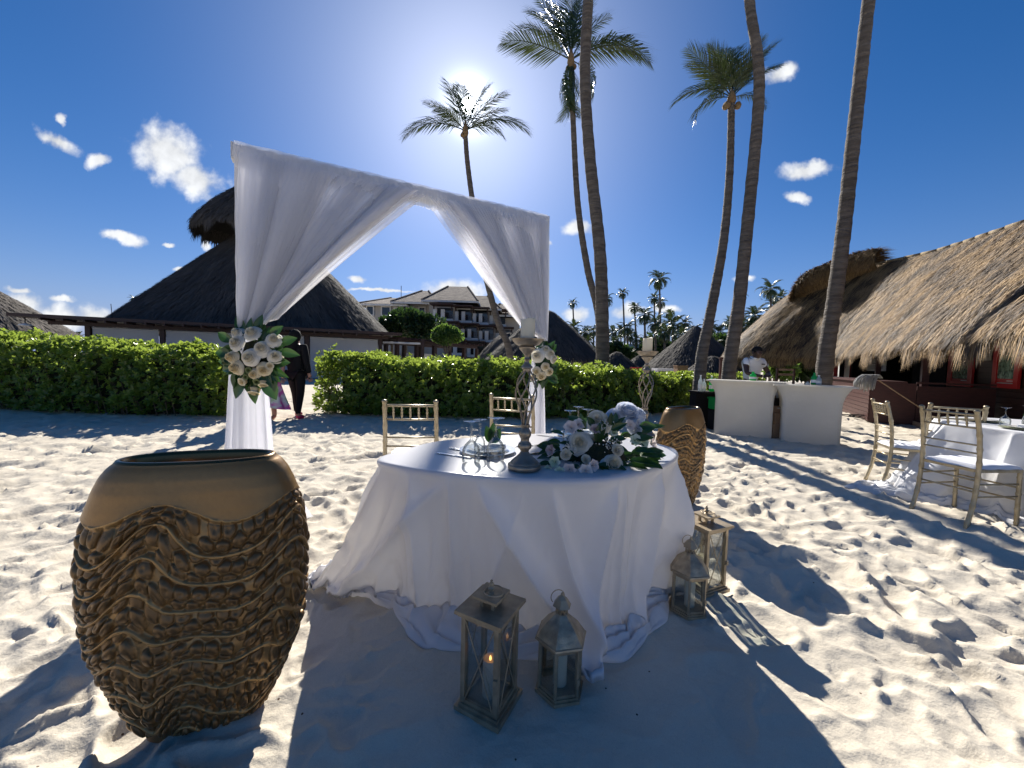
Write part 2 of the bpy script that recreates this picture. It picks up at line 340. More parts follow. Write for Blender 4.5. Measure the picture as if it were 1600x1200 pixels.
# ------------------------------------------------------------------ sand
GX0, GX1, GY0, GY1, GR = -10.5, 12.0, -0.6, 15.0, 0.0125
def build_height():
    nx = int((GX1 - GX0) / GR); ny = int((GY1 - GY0) / GR)
    xs = GX0 + np.arange(nx) * GR; ys = GY0 + np.arange(ny) * GR
    X, Y = np.meshgrid(xs, ys, indexing='ij')
    H = (.055 * (fbm(X * .7, Y * .7, 2) - .5)).astype(np.float32)
    rg = np.random.default_rng(11)
    def smoothz(x, y):   # fine raked-looking sand round the table
        return np.exp(-(((x - .35) / 1.15) ** 4 + ((y - 1.0) / 1.25) ** 4))
    n = 13500
    for i in range(n):
        cx = rg.uniform(GX0, GX1); cy = rg.uniform(GY0, GY1)
        if cy > 9.5 and rg.random() < .5: continue
        sm = float(smoothz(cx, cy))
        if rg.random() < sm * .93: continue
        a = rg.uniform(.06, .10 + .11 * rg.random()); b = a * rg.uniform(.36, .62); th = rg.normal(1.35, .6) if rg.random() < .7 else rg.uniform(0, math.pi)
        dep = rg.uniform(.015, .038) * (a / .15) * (1 - .6 * sm)
        w = a * 1.9; i0 = max(int((cx - w - GX0) / GR), 0); i1 = min(int((cx + w - GX0) / GR), nx); j0 = max(int((cy - w - GY0) / GR), 0); j1 = min(int((cy + w - GY0) / GR), ny)
        if i1 - i0 < 3 or j1 - j0 < 3: continue
        x = X[i0:i1, j0:j1] - cx; y = Y[i0:i1, j0:j1] - cy
        u = x * math.cos(th) + y * math.sin(th); v = -x * math.sin(th) + y * math.cos(th)
        bb = b * (1 + .25 * np.clip(u / a, -1, 1)); wob = 1 + .16 * np.sin(3 * np.arctan2(v, u) + i)
        q = np.sqrt((u / a) ** 2 + (v / bb) ** 2) * wob
        base = H[i0:i1, j0:j1]; hc = float(base.mean())
        k = rg.uniform(.2, .9)
        bowl = hc - dep * (1 - .55 * q * q) + k * dep * u / a * .8
        m1 = 1 / (1 + np.exp((q - 1) * 15))
        rim = dep * .42 * np.exp(-((q - 1.22) / .2) ** 2) * (1 + .7 * np.sin(np.arctan2(v, u) + i * 1.7))
        H[i0:i1, j0:j1] = base * (1 - m1) + bowl * m1 + rim
    ridged = lambda a, b: 1 - np.abs(2 * fbm(a, b, 3) - 1) * 2.2
    sm0 = smoothz(X, Y)
    H += .020 * np.clip(ridged(X * 2.6 + .4 * Y, Y * 4.2), 0, 1) ** 2.5 * (1 - .72 * sm0) + .006 * np.clip(ridged(X * 9 + 7, Y * 13), 0, 1) ** 2 * (1 - .5 * sm0)
    H += .012 * (fbm(X * 6, Y * 6, 3) - .5) * (1 - .6 * smoothz(X, Y)) + .0065 * (fbm(X * 22, Y * 22, 2) - .5)
    # tread marks of shoe soles
    for (cx, cy, th, L_, W_) in ((1.02, .98, 2.25, .17, .045), (.86, .92, 2.0, .12, .04), (2.3, 3.2, .6, .12, .04), (2.6, 2.9, .4, .12, .04), (3.0, 3.9, .7, .13, .04), (1.6, 1.9, .5, .11, .035), (1.25, .80, 2.3, .1, .04)):
        x = X - cx; y = Y - cy; sel = (np.abs(x) < .3) & (np.abs(y) < .3)
        u = x[sel] * math.cos(th) + y[sel] * math.sin(th); v = -x[sel] * math.sin(th) + y[sel] * math.cos(th)
        mk = 1 / (1 + np.exp((np.sqrt((u / L_) ** 2 + (v / W_) ** 2) - 1) * 14))
        H[sel] += mk * (.0035 * np.sign(np.sin(u * 330)) - .004)
    sm = smoothz(X, Y)
    H -= H[(np.abs(X) < 3) & (Y < 6)].mean()
    # fade at raster edge
    fx = np.clip(np.minimum(X - GX0, GX1 - X) / 1.0, 0, 1); fy = np.clip(np.minimum(Y - GY0 + .6, GY1 - Y) / .8, 0, 1)
    return (H * fx * fy).astype(np.float32)
HM = build_height()
def gh(x, y):
    x = np.asarray(x, float); y = np.asarray(y, float)
    fx = np.clip((x - GX0) / GR, 0, HM.shape[0] - 2.001); fy = np.clip((y - GY0) / GR, 0, HM.shape[1] - 2.001)
    ix = fx.astype(int); iy = fy.astype(int); ax = fx - ix; ay = fy - iy
    v = (HM[ix, iy] * (1 - ax) + HM[ix + 1, iy] * ax) * (1 - ay) + (HM[ix, iy + 1] * (1 - ax) + HM[ix + 1, iy + 1] * ax) * ay
    ins = (x > GX0) & (x < GX1) & (y > GY0) & (y < GY1)
    return np.where(ins, v, 0)
def ghs(x, y, r=.12):
    a = np.linspace(0, 2 * np.pi, 8, endpoint=False); return float(np.mean(gh(x + r * np.cos(a), y + r * np.sin(a))))
def build_sand():
    r = [.25]
    while r[-1] < 17: r.append(r[-1] * 1.0068)
    while r[-1] < 5000: r.append(r[-1] * 1.25)
    r = np.array([.02, .1] + r)
    fine = np.deg2rad(np.arange(-72, 72, .3)); rest = np.deg2rad(np.arange(72, 288, 4.0))
    A = np.concatenate([fine, rest]); RR, AA = np.meshgrid(r, A, indexing='ij')
    X = RR * np.sin(AA); Y = RR * np.cos(AA) + .0
    Z = gh(X, Y)
    me = gridmesh('sand', np.stack([X, Y, Z], -1), True, closev=True)
    m_ = bpy.data.materials.new('sand'); m_.use_nodes = True; nt = m_.node_tree; N = nt.nodes.new; L = nt.links.new
    b = nt.nodes['Principled BSDF']; b.inputs['Roughness'].default_value = .92; b.inputs['Specular IOR Level'].default_value = .15
    tc = N('ShaderNodeTexCoord')
    n1 = N('ShaderNodeTexNoise'); n1.inputs['Scale'].default_value = 2.2; n1.inputs['Detail'].default_value = 6; L(tc.outputs['Object'], n1.inputs['Vector'])
    n2 = N('ShaderNodeTexNoise'); n2.inputs['Scale'].default_value = 420; n2.inputs['Detail'].default_value = 2; L(tc.outputs['Object'], n2.inputs['Vector'])
    mx = N('ShaderNodeMix'); mx.data_type = 'RGBA'; mx.inputs[6].default_value = (.61, .54, .43, 1); mx.inputs[7].default_value = (.72, .65, .53, 1); L(n1.outputs['Fac'], mx.inputs[0])
    m2 = N('ShaderNodeMix'); m2.data_type = 'RGBA'; m2.blend_type = 'MULTIPLY'; m2.inputs[0].default_value = .5; L(mx.outputs[2], m2.inputs[6])
    cr = N('ShaderNodeMapRange'); cr.inputs['From Min'].default_value = .3; cr.inputs['From Max'].default_value = .6; cr.inputs['To Min'].default_value = .7; cr.inputs['To Max'].default_value = 1.0
    L(n2.outputs['Fac'], cr.inputs['Value']); L(cr.outputs[0], m2.inputs[7])
    vo = N('ShaderNodeTexVoronoi'); vo.inputs['Scale'].default_value = 9; L(tc.outputs['Object'], vo.inputs['Vector'])
    lt = N('ShaderNodeMath'); lt.operation = 'LESS_THAN'; lt.inputs[1].default_value = .035; L(vo.outputs['Distance'], lt.inputs[0])
    m3 = N('ShaderNodeMix'); m3.data_type = 'RGBA'; L(lt.outputs[0], m3.inputs[0]); L(m2.outputs[2], m3.inputs[6]); m3.inputs[7].default_value = (.12, .08, .05, 1)
    L(m3.outputs[2], b.inputs['Base Color'])
    n3 = N('ShaderNodeTexNoise'); n3.inputs['Scale'].default_value = 34; n3.inputs['Detail'].default_value = 8; n3.inputs['Roughness'].default_value = .65; L(tc.outputs['Object'], n3.inputs['Vector'])
    bp = N('ShaderNodeBump'); bp.inputs['Strength'].default_value = .55; bp.inputs['Distance'].default_value = .012; L(n3.outputs['Fac'], bp.inputs['Height'])
    L(bp.outputs[0], b.inputs['Normal'])
    return link('beach_sand', me, m_, kind='structure')
sand = build_sand()
# ------------------------------------------------------------------ textured bronze vases
def vase_mesh(nu, nz, seed):
    H = .88; zs = np.linspace(0, 1, nz); u = np.linspace(0, 2 * np.pi, nu, endpoint=False)
    pz = np.array([0, .03, .10, .20, .32, .45, .57, .67, .75, .80, .838, .862, .876, .88]); pa = np.array([.190, .205, .250, .300, .345, .362, .365, .352, .334, .316, .296, .276, .258, .250]) * .83
    zf = zs * H; a = np.interp(zf, pz, pa); 
    k = 9; ker = np.ones(k) / k; ap = np.pad(a, k // 2, mode='edge'); a = np.convolve(ap, ker, 'valid')
    b = a * .43 + .0
    e = 2.35
    U, Z = np.meshgrid(u, zf, indexing='ij'); A = a[None, :]; B = b[None, :]
    cu, su = np.cos(U), np.sin(U)
    x = A * np.sign(cu) * np.abs(cu) ** (2 / e); y = B * np.sign(su) * np.abs(su) ** (2 / e)
    # arc length at mid height as pattern coordinate (metres)
    xm, ym = .35 * np.sign(np.cos(u)) * np.abs(np.cos(u)) ** (2 / e), .16 * np.sign(np.sin(u)) * np.abs(np.sin(u)) ** (2 / e)
    dl = np.hypot(np.diff(xm, append=xm[:1]), np.diff(ym, append=ym[:1])); s = np.concatenate([[0], np.cumsum(dl)[:-1]]); Ltot = dl.sum()
    S = np.repeat(s[:, None], nz, 1); w = 2 * np.pi / Ltot
    top = .742 + .022 * np.sin(S * w * 4 + 2.4 + seed) + .010 * np.sin(S * w * 3 + 1.0)
    sp = .092
    warp = .030 * np.sin(S * w * 4 + 2.4 + seed + (top - Z) * 7) + .014 * np.sin(S * w * 7 + (top - Z) * 9 + 1.7) 
    D = (top - Z) + warp * np.clip((top - Z) / .06, 0, 1)
    bi = np.floor(D / sp); t = D / sp - bi
    inpat = (D > 0) & (Z > .035)
    bulge = np.sin(np.pi * np.clip(t, 0, 1)) ** .8 * .016
    dr = np.minimum(t, 1 - t) * sp; ridge = np.exp(-(dr / .0070) ** 2)
    # pebbles : voronoi in (S, D)
    cell = .050; nS = max(int(Ltot / cell), 4); cs = Ltot / nS; cz = sp / 2.35
    rg = np.random.default_rng(5 + seed); J = rg.random((nS, 64, 2)); RS = rg.uniform(.8, 1.12, (nS, 64))
    gi = np.floor(S / cs).astype(int); gj = np.floor(D / cz).astype(int)
    f1 = np.full(S.shape, 9.0); f2 = np.full(S.shape, 9.0); idv = np.zeros(S.shape)
    for di in (-1, 0, 1):
        for dj in (-1, 0, 1):
            ii = gi + di; jj = gj + dj; im = ii % nS; jm = (jj + 20) % 64
            px = (ii + .5 + (J[im, jm, 0] - .5) * .55 + .5 * (jj % 2)) * cs; pz_ = (jj + .5 + (J[im, jm, 1] - .5) * .4) * cz
            d = np.hypot(S - px, D - pz_) / (.5 * cell); nw = d < f1
            f2 = np.where(nw, f1, np.minimum(f2, d)); idv = np.where(nw, RS[im, jm], idv); f1 = np.where(nw, d, f1)
    dome = np.clip(np.sqrt(np.clip(1 - (f1 / .98) ** 2, 0, 1)) * np.clip((f2 - f1) * 3.2, 0, 1), 0, 1)
    hole = np.exp(-(f1 / .28) ** 2) * .25
    peb = (dome ** .8 - hole * (idv > .98)) * .0150 * idv * np.clip(dr / .012, 0, 1)
    off = np.where(inpat, -.020 + bulge + .024 * ridge + peb * 1.0, 0)
    # collar lip overhang
    off = np.where(D <= 0, np.maximum(0, 0.004 * np.exp(D / .03)), off)
    off = np.where(Z <= .035, -.006, off)
    rr = np.hypot(x / A, y / B); nx_ = x / A ** 2; ny_ = y / B ** 2; nn = np.hypot(nx_, ny_) + 1e-9
    x2 = x + off * nx_ / nn; y2 = y + off * ny_ / nn
    col = np.where(inpat, np.clip(.95 * ridge + .22 - .15 * dome + .35 * (1 - np.clip(dome * 1.6, 0, 1)), 0, 1), .42)
    Vg = np.stack([x2, y2, Z], -1)
    return Vg, np.clip(col + .12 * (fbm(S * 60, Z * 60, 2) - .5), 0, 1), A[0, -1], B[0, -1], e, u
def make_vase(label, loc, rz, nu, nz, seed):
    Vg, colr, A, B, e, u = vase_mesh(nu, nz, seed)
    t = thing('planter_vase', label, 'vase', loc, rz, 'tall sculpted bronze vases on the sand')
    me = gridmesh('body', Vg, True, closeu=True, rnd=colr.ravel()); link('body', me, M['bronze'], t)
    # rim + inner wall
    rings = []
    cu, su = np.cos(u), np.sin(u); ex = np.sign(cu) * np.abs(cu) ** (2 / e); ey = np.sign(su) * np.abs(su) ** (2 / e)
    for (da, dz) in ((0, .88), (-.004, .886), (-.012, .888), (-.019, .885), (-.024, .877), (-.02, .80), (.0, .68), (.02, .45)):
        rings.append(np.stack([(A + da) * ex, (B + da) * ey, np.full(len(u), dz)], -1))
    cen = np.stack([ex * .01, ey * .01, np.full(len(u), .45)], -1); rings.append(cen)
    link('rim', gridmesh('rim', np.stack(rings, 1), True, closeu=True), M['bronze_smooth'], t)
    return t
g = P(312, 1100, 1.28)
make_vase('large bronze vase with wavy pebbled bands standing alone at the front left of the table', (-.985, 1.205, ghs(-1.035, 1.275) - .02), R(17), 860, 500, 0)
make_vase('bronze vase with wavy pebbled bands behind the right side of the draped table', (1.47, 3.27, ghs(1.47, 3.27) - .02), R(38), 420, 230, 2)
# ------------------------------------------------------------------ draped table
def cloth_table(name, label, T, B, Q, top_z, nfold, seed, mat_, group, N=480, spots=None, famp=.05, qamp=.14, ridges=None):
    T = catmull(T, N, True); B = catmull(B, N, True); Q = catmull(Q, N, True); C = T.mean(0)
    rg = np.random.default_rng(seed)
    th = np.linspace(0, 1, N, endpoint=False)
    tan = np.roll(T, -1, 0) - np.roll(T, 1, 0); nrm = np.stack([tan[:, 1], -tan[:, 0]], 1); nrm /= np.linalg.norm(nrm, axis=1)[:, None]
    if ((T - C) * nrm).sum() < 0: nrm = -nrm
    rows = []; RG = ridges or []
    def fold(k, t):   # ridge pattern drifting with k
        ph = t * nfold + .5 * np.sin(t * 2 * np.pi * 3 + seed) + .35 * np.sin(t * 2 * np.pi * 5 + 1) + .7 * k * np.sin(t * 9 + seed)
        a = (1 - np.abs(np.sin(np.pi * ph))) ** 2.0
        b = (1 - np.abs(np.sin(np.pi * (ph * 1.7 + .3 + .3 * k)))) ** 2
        o = (a * (.75 + .5 * np.sin(t * 40 + seed)) + .45 * b * k) * (.45 if RG else 1)
        for (t0, t1, A_, w0, w1, cv) in RG:
            tc = t0 + (t1 - t0) * (k ** cv); d = (t - tc + .5) % 1 - .5; w_ = w0 + (w1 - w0) * k; o = o + A_ * np.exp(-(np.abs(d) / w_) ** 1.15) * min(1, k * 6 + .15)
        return o
    for k in np.linspace(0.02, .97, 10):
        p = C + (T - C) * k; rows.append(np.column_stack([p, np.full(N, top_z)]))
    for k, dz, do in ((.99, 0, 0), (1, -.002, .002), (1, -.008, .006), (1, -.018, .008)):
        p = C + (T - C) * k + nrm * do; rows.append(np.column_stack([p, np.full(N, top_z + dz)]))
    HN = 46
    for i in range(1, HN + 1):
        k = i / HN; 
        base = T + nrm * .008 + (B - T) * (k ** 1.25)
        amp = famp * (k ** .42) * (1 + .25 * k)
        f = fold(k, th)
        base = base + nrm * (amp * (f - .38))[:, None]
        base = base + nrm * (.010 * k * (1 - np.abs(2 * fbm(th * 46 + 2 * k, k * 5 + th * 0, 3) - 1) * 2))[:, None]
        # crumple near the floor
        cr = np.clip((k - .62) / .38, 0, 1)
        base = base + nrm * (.035 * cr * (vnoise(th * 70 + 3, k * 7 + th * 0) - .5))[:, None]
        g_ = gh(base[:, 0], base[:, 1])
        z = (top_z - .018) * (1 - k) + (g_ + .03 + .03 * vnoise(th * 40, th * 0 + 3)) * k
        z = z + cr * .018 * (vnoise(th * 55, k * 9 + th * 0) - .5)
        rows.append(np.column_stack([base, z]))
    last = rows[-1][:, :2]
    Qw = Q + nrm * (qamp * (vnoise(th * 15 + .5, th * 0 + 5) - .38) + .03 * (vnoise(th * 44, th * 0 + 9) - .5))[:, None]
    QN = 26
    for i in range(1, QN + 1):
        k = i / QN; p = last + (Qw - last) * k
        g_ = gh(p[:, 0], p[:, 1])
        wr = np.abs(np.sin(k * 8.0 + 5 * vnoise(th * 22 + 7, th * 0 + k * 1.5) + 2 * np.sin(th * 50))) ** .7
        hh = (.014 + .062 * wr * (1 - k * .6)) * (1 - k ** 6) + .004 + .022 * (1 - k) * vnoise(th * 60, th * 0 + k * 3)
        rows.append(np.column_stack([p, g_ + hh]))
    p = Qw - nrm * .01; rows.append(np.column_stack([p, gh(p[:, 0], p[:, 1]) - .01]))
    V = np.stack(rows, 1)
    if spots:
        for (x, y, z, rad, dv) in spots:
            d = np.sqrt((V[..., 0] - x) ** 2 + (V[..., 1] - y) ** 2 + (V[..., 2] - z) ** 2); w = np.exp(-(d / rad) ** 2)
            V += w[..., None] * np.array(dv)
    me = gridmesh(name, V, True, closeu=True)
    o = link(name, me, mat_); tag(o, label, 'tablecloth', group)
    return o
TZ = .75
T1 = [(-.60, 1.73), (-.46, 1.62), (-.22, 1.53), (.10, 1.475), (.36, 1.51), (.60, 1.66), (.82, 1.90), (.90, 2.15), (.70, 2.40), (.22, 2.47), (-.36, 2.20), (-.55, 1.90)]
B1 = [(-.91, 1.93), (-.64, 1.84), (-.30, 1.70), (.08, 1.62), (.36, 1.62), (.60, 1.78), (.84, 1.98), (.96, 2.2), (.74, 2.5), (.22, 2.58), (-.42, 2.34), (-.72, 2.08)]
Q1 = [(-1.0, 1.945), (-.62, 1.80), (-.36, 1.62), (.06, 1.50), (.38, 1.50), (.66, 1.74), (.90, 1.97), (1.02, 2.2), (.78, 2.6), (.22, 2.68), (-.50, 2.44), (-.85, 2.1)]
cloth_table('tablecloth', 'white satin cloth draped to the sand over the bridal table in the middle', T1, B1, Q1, TZ, 8, 3, M['satin'], None, spots=[(.93, 2.0, .42, .16, (.05, -.05, 0))], famp=.12, N=640, ridges=[(.175, .045, .75, .010, .020, .6), (.19, .305, 1.1, .008, .022, 1.0), (.27, .335, .7, .006, .014, 1.3), (.365, .315, .9, .008, .016, .8), (.375, .375, .4, .006, .010, 1), (.45, .405, .9, .010, .018, 1.2), (.10, .13, .35, .006, .016, .8), (.52, .50, .8, .008, .02, 1), (.03, .0, .6, .01, .02, 1), (.98, .95, .8, .01, .03, 1), (.24, .20, .3, .005, .012, 1)])
def table_frame(label, pts, z, cx):
    t = thing('banquet_table', label, 'table', (cx[0], cx[1], 0))
    b = MB(); b.prism([(p[0] * .965 - cx[0] * .965, p[1] * .965 - cx[1] * .965) for p in catmull(pts, 36, True)], z - .03, z - .006); b.obj('tabletop', M['wood'], t)
    for (dx, dy) in ((-.35, -.2), (.35, -.2), (.35, .25), (-.35, .25)):
        MB().tube([(dx, dy, z - .03), (dx * 1.05, dy * 1.1, -.02)], .016, 8).obj('leg', M['pewter'], t)
    return t
table_frame('round topped banquet table hidden under the central white satin cloth', T1, TZ, (.17, 1.95))
# ------------------------------------------------------------------ candle pillars
def make_pillar(label, loc, s=1.0):
    t = thing('candle_stand', label, 'candle holder', loc, 0, 'tall openwork metal candle stands on the table')
    b = MB(); b.lathe([(.0, 0), (.066, 0), (.070, .004), (.070, .020), (.066, .024), (.060, .026), (.058, .032), (.050, .040), (.036, .052), (.022, .066), (.017, .076), (.020, .082), (.028, .090), (.030, .100), (.026, .110), (.018, .118), (.018, .130), (.021, .134), (.026, .145), (.026, .158), (.020, .168), (.016, .176), (.020, .182), (.020, .190), (.0, .190)], 36)
    b.obj('base', M['pewter'], t, True, 50)
    for k in range(6):
        pts = []
        for i in range(26):
            q = i / 25; z = .188 + q * .232; rr = .012 + .034 * math.sin(math.pi * (q ** 1.55)) ** 1.0; a = 2 * math.pi * k / 6 + (q - .5) * 2.5
            pts.append((rr * math.cos(a), rr * math.sin(a), z))
        MB().tube(pts, .0036, 6).obj('twisted_bar', M['pewter'], t, True)
    b = MB(); b.lathe([(.0, .414), (.017, .414), (.018, .426), (.024, .430), (.024, .436), (.015, .444), (.011, .452), (.011, .462), (.014, .466), (.011, .470), (.011, .480), (.014, .486), (.020, .494), (.030, .504), (.036, .512), (.036, .516), (.030, .520), (.0, .520)], 28)
    b.obj('neck', M['pewter'], t, True, 50)
    b = MB(); b.lathe([(.0, .519), (.036, .5205), (.050, .528), (.062, .541), (.067, .548), (.068, .551), (.064, .5515), (.052, .541), (.034, .533), (.0, .531)], 36, capb=False, capt=False)
    b.obj('bowl', M['pewter'], t, True, 50)
    t.scale = (s, s, s)
    c = thing('pillar_candle', 'unlit ivory pillar candle in the bowl of the ' + ('near' if s >= 1 else 'far') + ' candle stand', 'candle', (loc[0], loc[1], loc[2] + .534 * s), 0, 'ivory pillar candles')
    n = 28; V = []; 
    b = MB(); pts = [(.0, 0), (.0285, 0), (.0300, .004), (.0300, .100)]
    for (rr, z) in pts[1:]:
        for j in range(n):
            a = 2 * math.pi * j / n; dz = .006 * math.sin(a * 1 + 1) + .003 * math.sin(3 * a) if z > .06 else 0
            V.append((rr * math.cos(a), rr * math.sin(a), z + dz))
    for (rr, z) in ((.027, .101), (.012, .092), (.002, .091)):
        for j in range(n):
            a = 2 * math.pi * j / n; dz = .005 * math.sin(a * 1 + 1) if rr > .02 else 0
            V.append((rr * math.cos(a), rr * math.sin(a), z + dz))
    F = [tuple(range(n))[::-1]]
    for i in range(5):
        for j in range(n): F.append((i * n + j, i * n + (j + 1) % n, (i + 1) * n + (j + 1) % n, (i + 1) * n + j))
    F.append(tuple(5 * n + j for j in range(n))); b.add(V, F); b.obj('wax', M['candle'], c, True, 40)
    MB().tube([(0, 0, .091), (.001, 0, .100), (.003, .001, .106)], .0011, 6).obj('wick', M['black'], c)
    c.scale = (s, s, s)
    return t
pA = G(819, 733, TZ)
SA = 1.0
make_pillar('tall pewter candle stand with twisted openwork cage near the middle of the table', (pA.x, pA.y, TZ + .002), SA)
pB = P(1005, 700, 2.42)
make_pillar('tall pewter candle stand rising behind the table flowers', (pB.x, 2.42, TZ + .002), .985)
# ------------------------------------------------------------------ lanterns
def bolt(b, p, r=.004): b.lathe([(0, 0), (r, 0), (r, r), (0, r)], 8, p)
def led_candle(label, loc, h, r, flame=True):
    c = thing('lantern_candle', label, 'candle', loc, 0, 'ivory candles inside the lanterns')
    n = 24; b = MB()
    b.lathe([(.0, 0), (r * .97, 0), (r, .004), (r, h - .006), (r * .93, h), (r * .6, h - .012), (.0, h - .014)], n); b.obj('wax', M['candle'], c, True, 40)
    if flame:
        b = MB(); b.lathe([(0, 0), (.0035, .003), (.0045, .008), (.003, .015), (0, .021)], 10, (0, 0, h - .010)); b.obj('flame', M['flame'] if flame == 2 else M['candle'], c, True)
    return c
M['flame'] = mat('flame', (1, .55, .2), .5, emis=((1, .45, .12), 2.5))
def square_lantern(label, loc, rz, w=.145, H=.37, clabel=''):
    t = thing('square_lantern', label, 'lantern', loc, rz, 'lanterns standing on the sand round the table')
    L_ = M['lantern']; h = w / 2
    b = MB(); b.box((0, 0, .009), (w + .034, w + .034, .018)); b.box((0, 0, .022), (w + .014, w + .014, .010)); b.obj('base', L_, t)
    for sx in (-1, 1):
        for sy in (-1, 1):
            MB().box((sx * (h - .007), sy * (h - .007), .027 + (H - .06) / 2), (.017, .017, H - .064)).obj('corner_post', L_, t)
    b = MB()
    for s in (-1, 1):
        for z in (.033, H - .040):
            b.box((0, s * (h - .006), z), (w - .030, .010, .012)); b.box((s * (h - .006), 0, z), (.010, w - .030, .012))
    each(b, 'rail', L_, t)
    z0, z1 = .040, H - .046; a = h - .016
    for s in (-1, 1):
        MB().tube([(-a, s * (h + .001), z0), (0, s * (h + .003), (z0 + z1) / 2), (a, s * (h + .001), z1)], .0022, 6).obj('cross_wire', L_, t)
        MB().tube([(a, s * (h + .001), z0), (0, s * (h - .001), (z0 + z1) / 2), (-a, s * (h + .001), z1)], .0022, 6).obj('cross_wire', L_, t)
        MB().tube([(s * (h + .001), -a, z0), (s * (h + .003), 0, (z0 + z1) / 2), (s * (h + .001), a, z1)], .0022, 6).obj('cross_wire', L_, t)
        MB().tube([(s * (h + .001), a, z0), (s * (h - .001), 0, (z0 + z1) / 2), (s * (h + .001), -a, z1)], .0022, 6).obj('cross_wire', L_, t)
    for s in (-1, 1):
        MB().box((0, s * (h - .009), (z0 + z1) / 2), (w - .032, .002, z1 - z0 - .002)).obj('glass_pane', M['pane'], t)
        MB().box((s * (h - .009), 0, (z0 + z1) / 2), (.002, w - .032, z1 - z0 - .002)).obj('glass_pane', M['pane'], t)
    b = MB(); b.box((0, 0, H - .028), (w + .020, w + .020, .010)); b.box((0, 0, H - .017), (w + .040, w + .040, .012), taper=.99); b.obj('roof_plate', L_, t)
    b = MB()
    for sx in (-1, 1):
        for sy in (-1, 1): b.box((sx * .022, sy * .022, H + .006), (.011, .011, .036))
    each(b, 'riser', L_, t)
    MB().box((0, 0, H + .027), (.098, .098, .009)).obj('cap_plate', L_, t)
    b = MB(); b.lathe([(0, 0), (.011, 0), (.011, .004), (.006, .008), (.011, .014), (.012, .020), (.006, .026), (.0085, .031), (.0085, .035), (.004, .040), (.005, .045), (0, .049)], 16, (0, 0, H + .031)); b.obj('finial', L_, t, True, 50)
    pts = [(.034 * math.cos(q) + .010, .034 * math.sin(q), H + .036 + .006 * abs(math.sin(q))) for q in np.linspace(0, 2 * math.pi, 20, endpoint=False)]
    MB().tube(pts, .0022, 6, close=True).obj('ring_handle', L_, t, True)
    for z in (.07, H - .09): MB().box((-h - .003, -h + .016, z), (.008, .012, .026)).obj('hinge', L_, t)
    b = MB(); b.box((h - .004, -h - .004, H * .42), (.014, .012, .020)); b.obj('latch', L_, t)
    return t
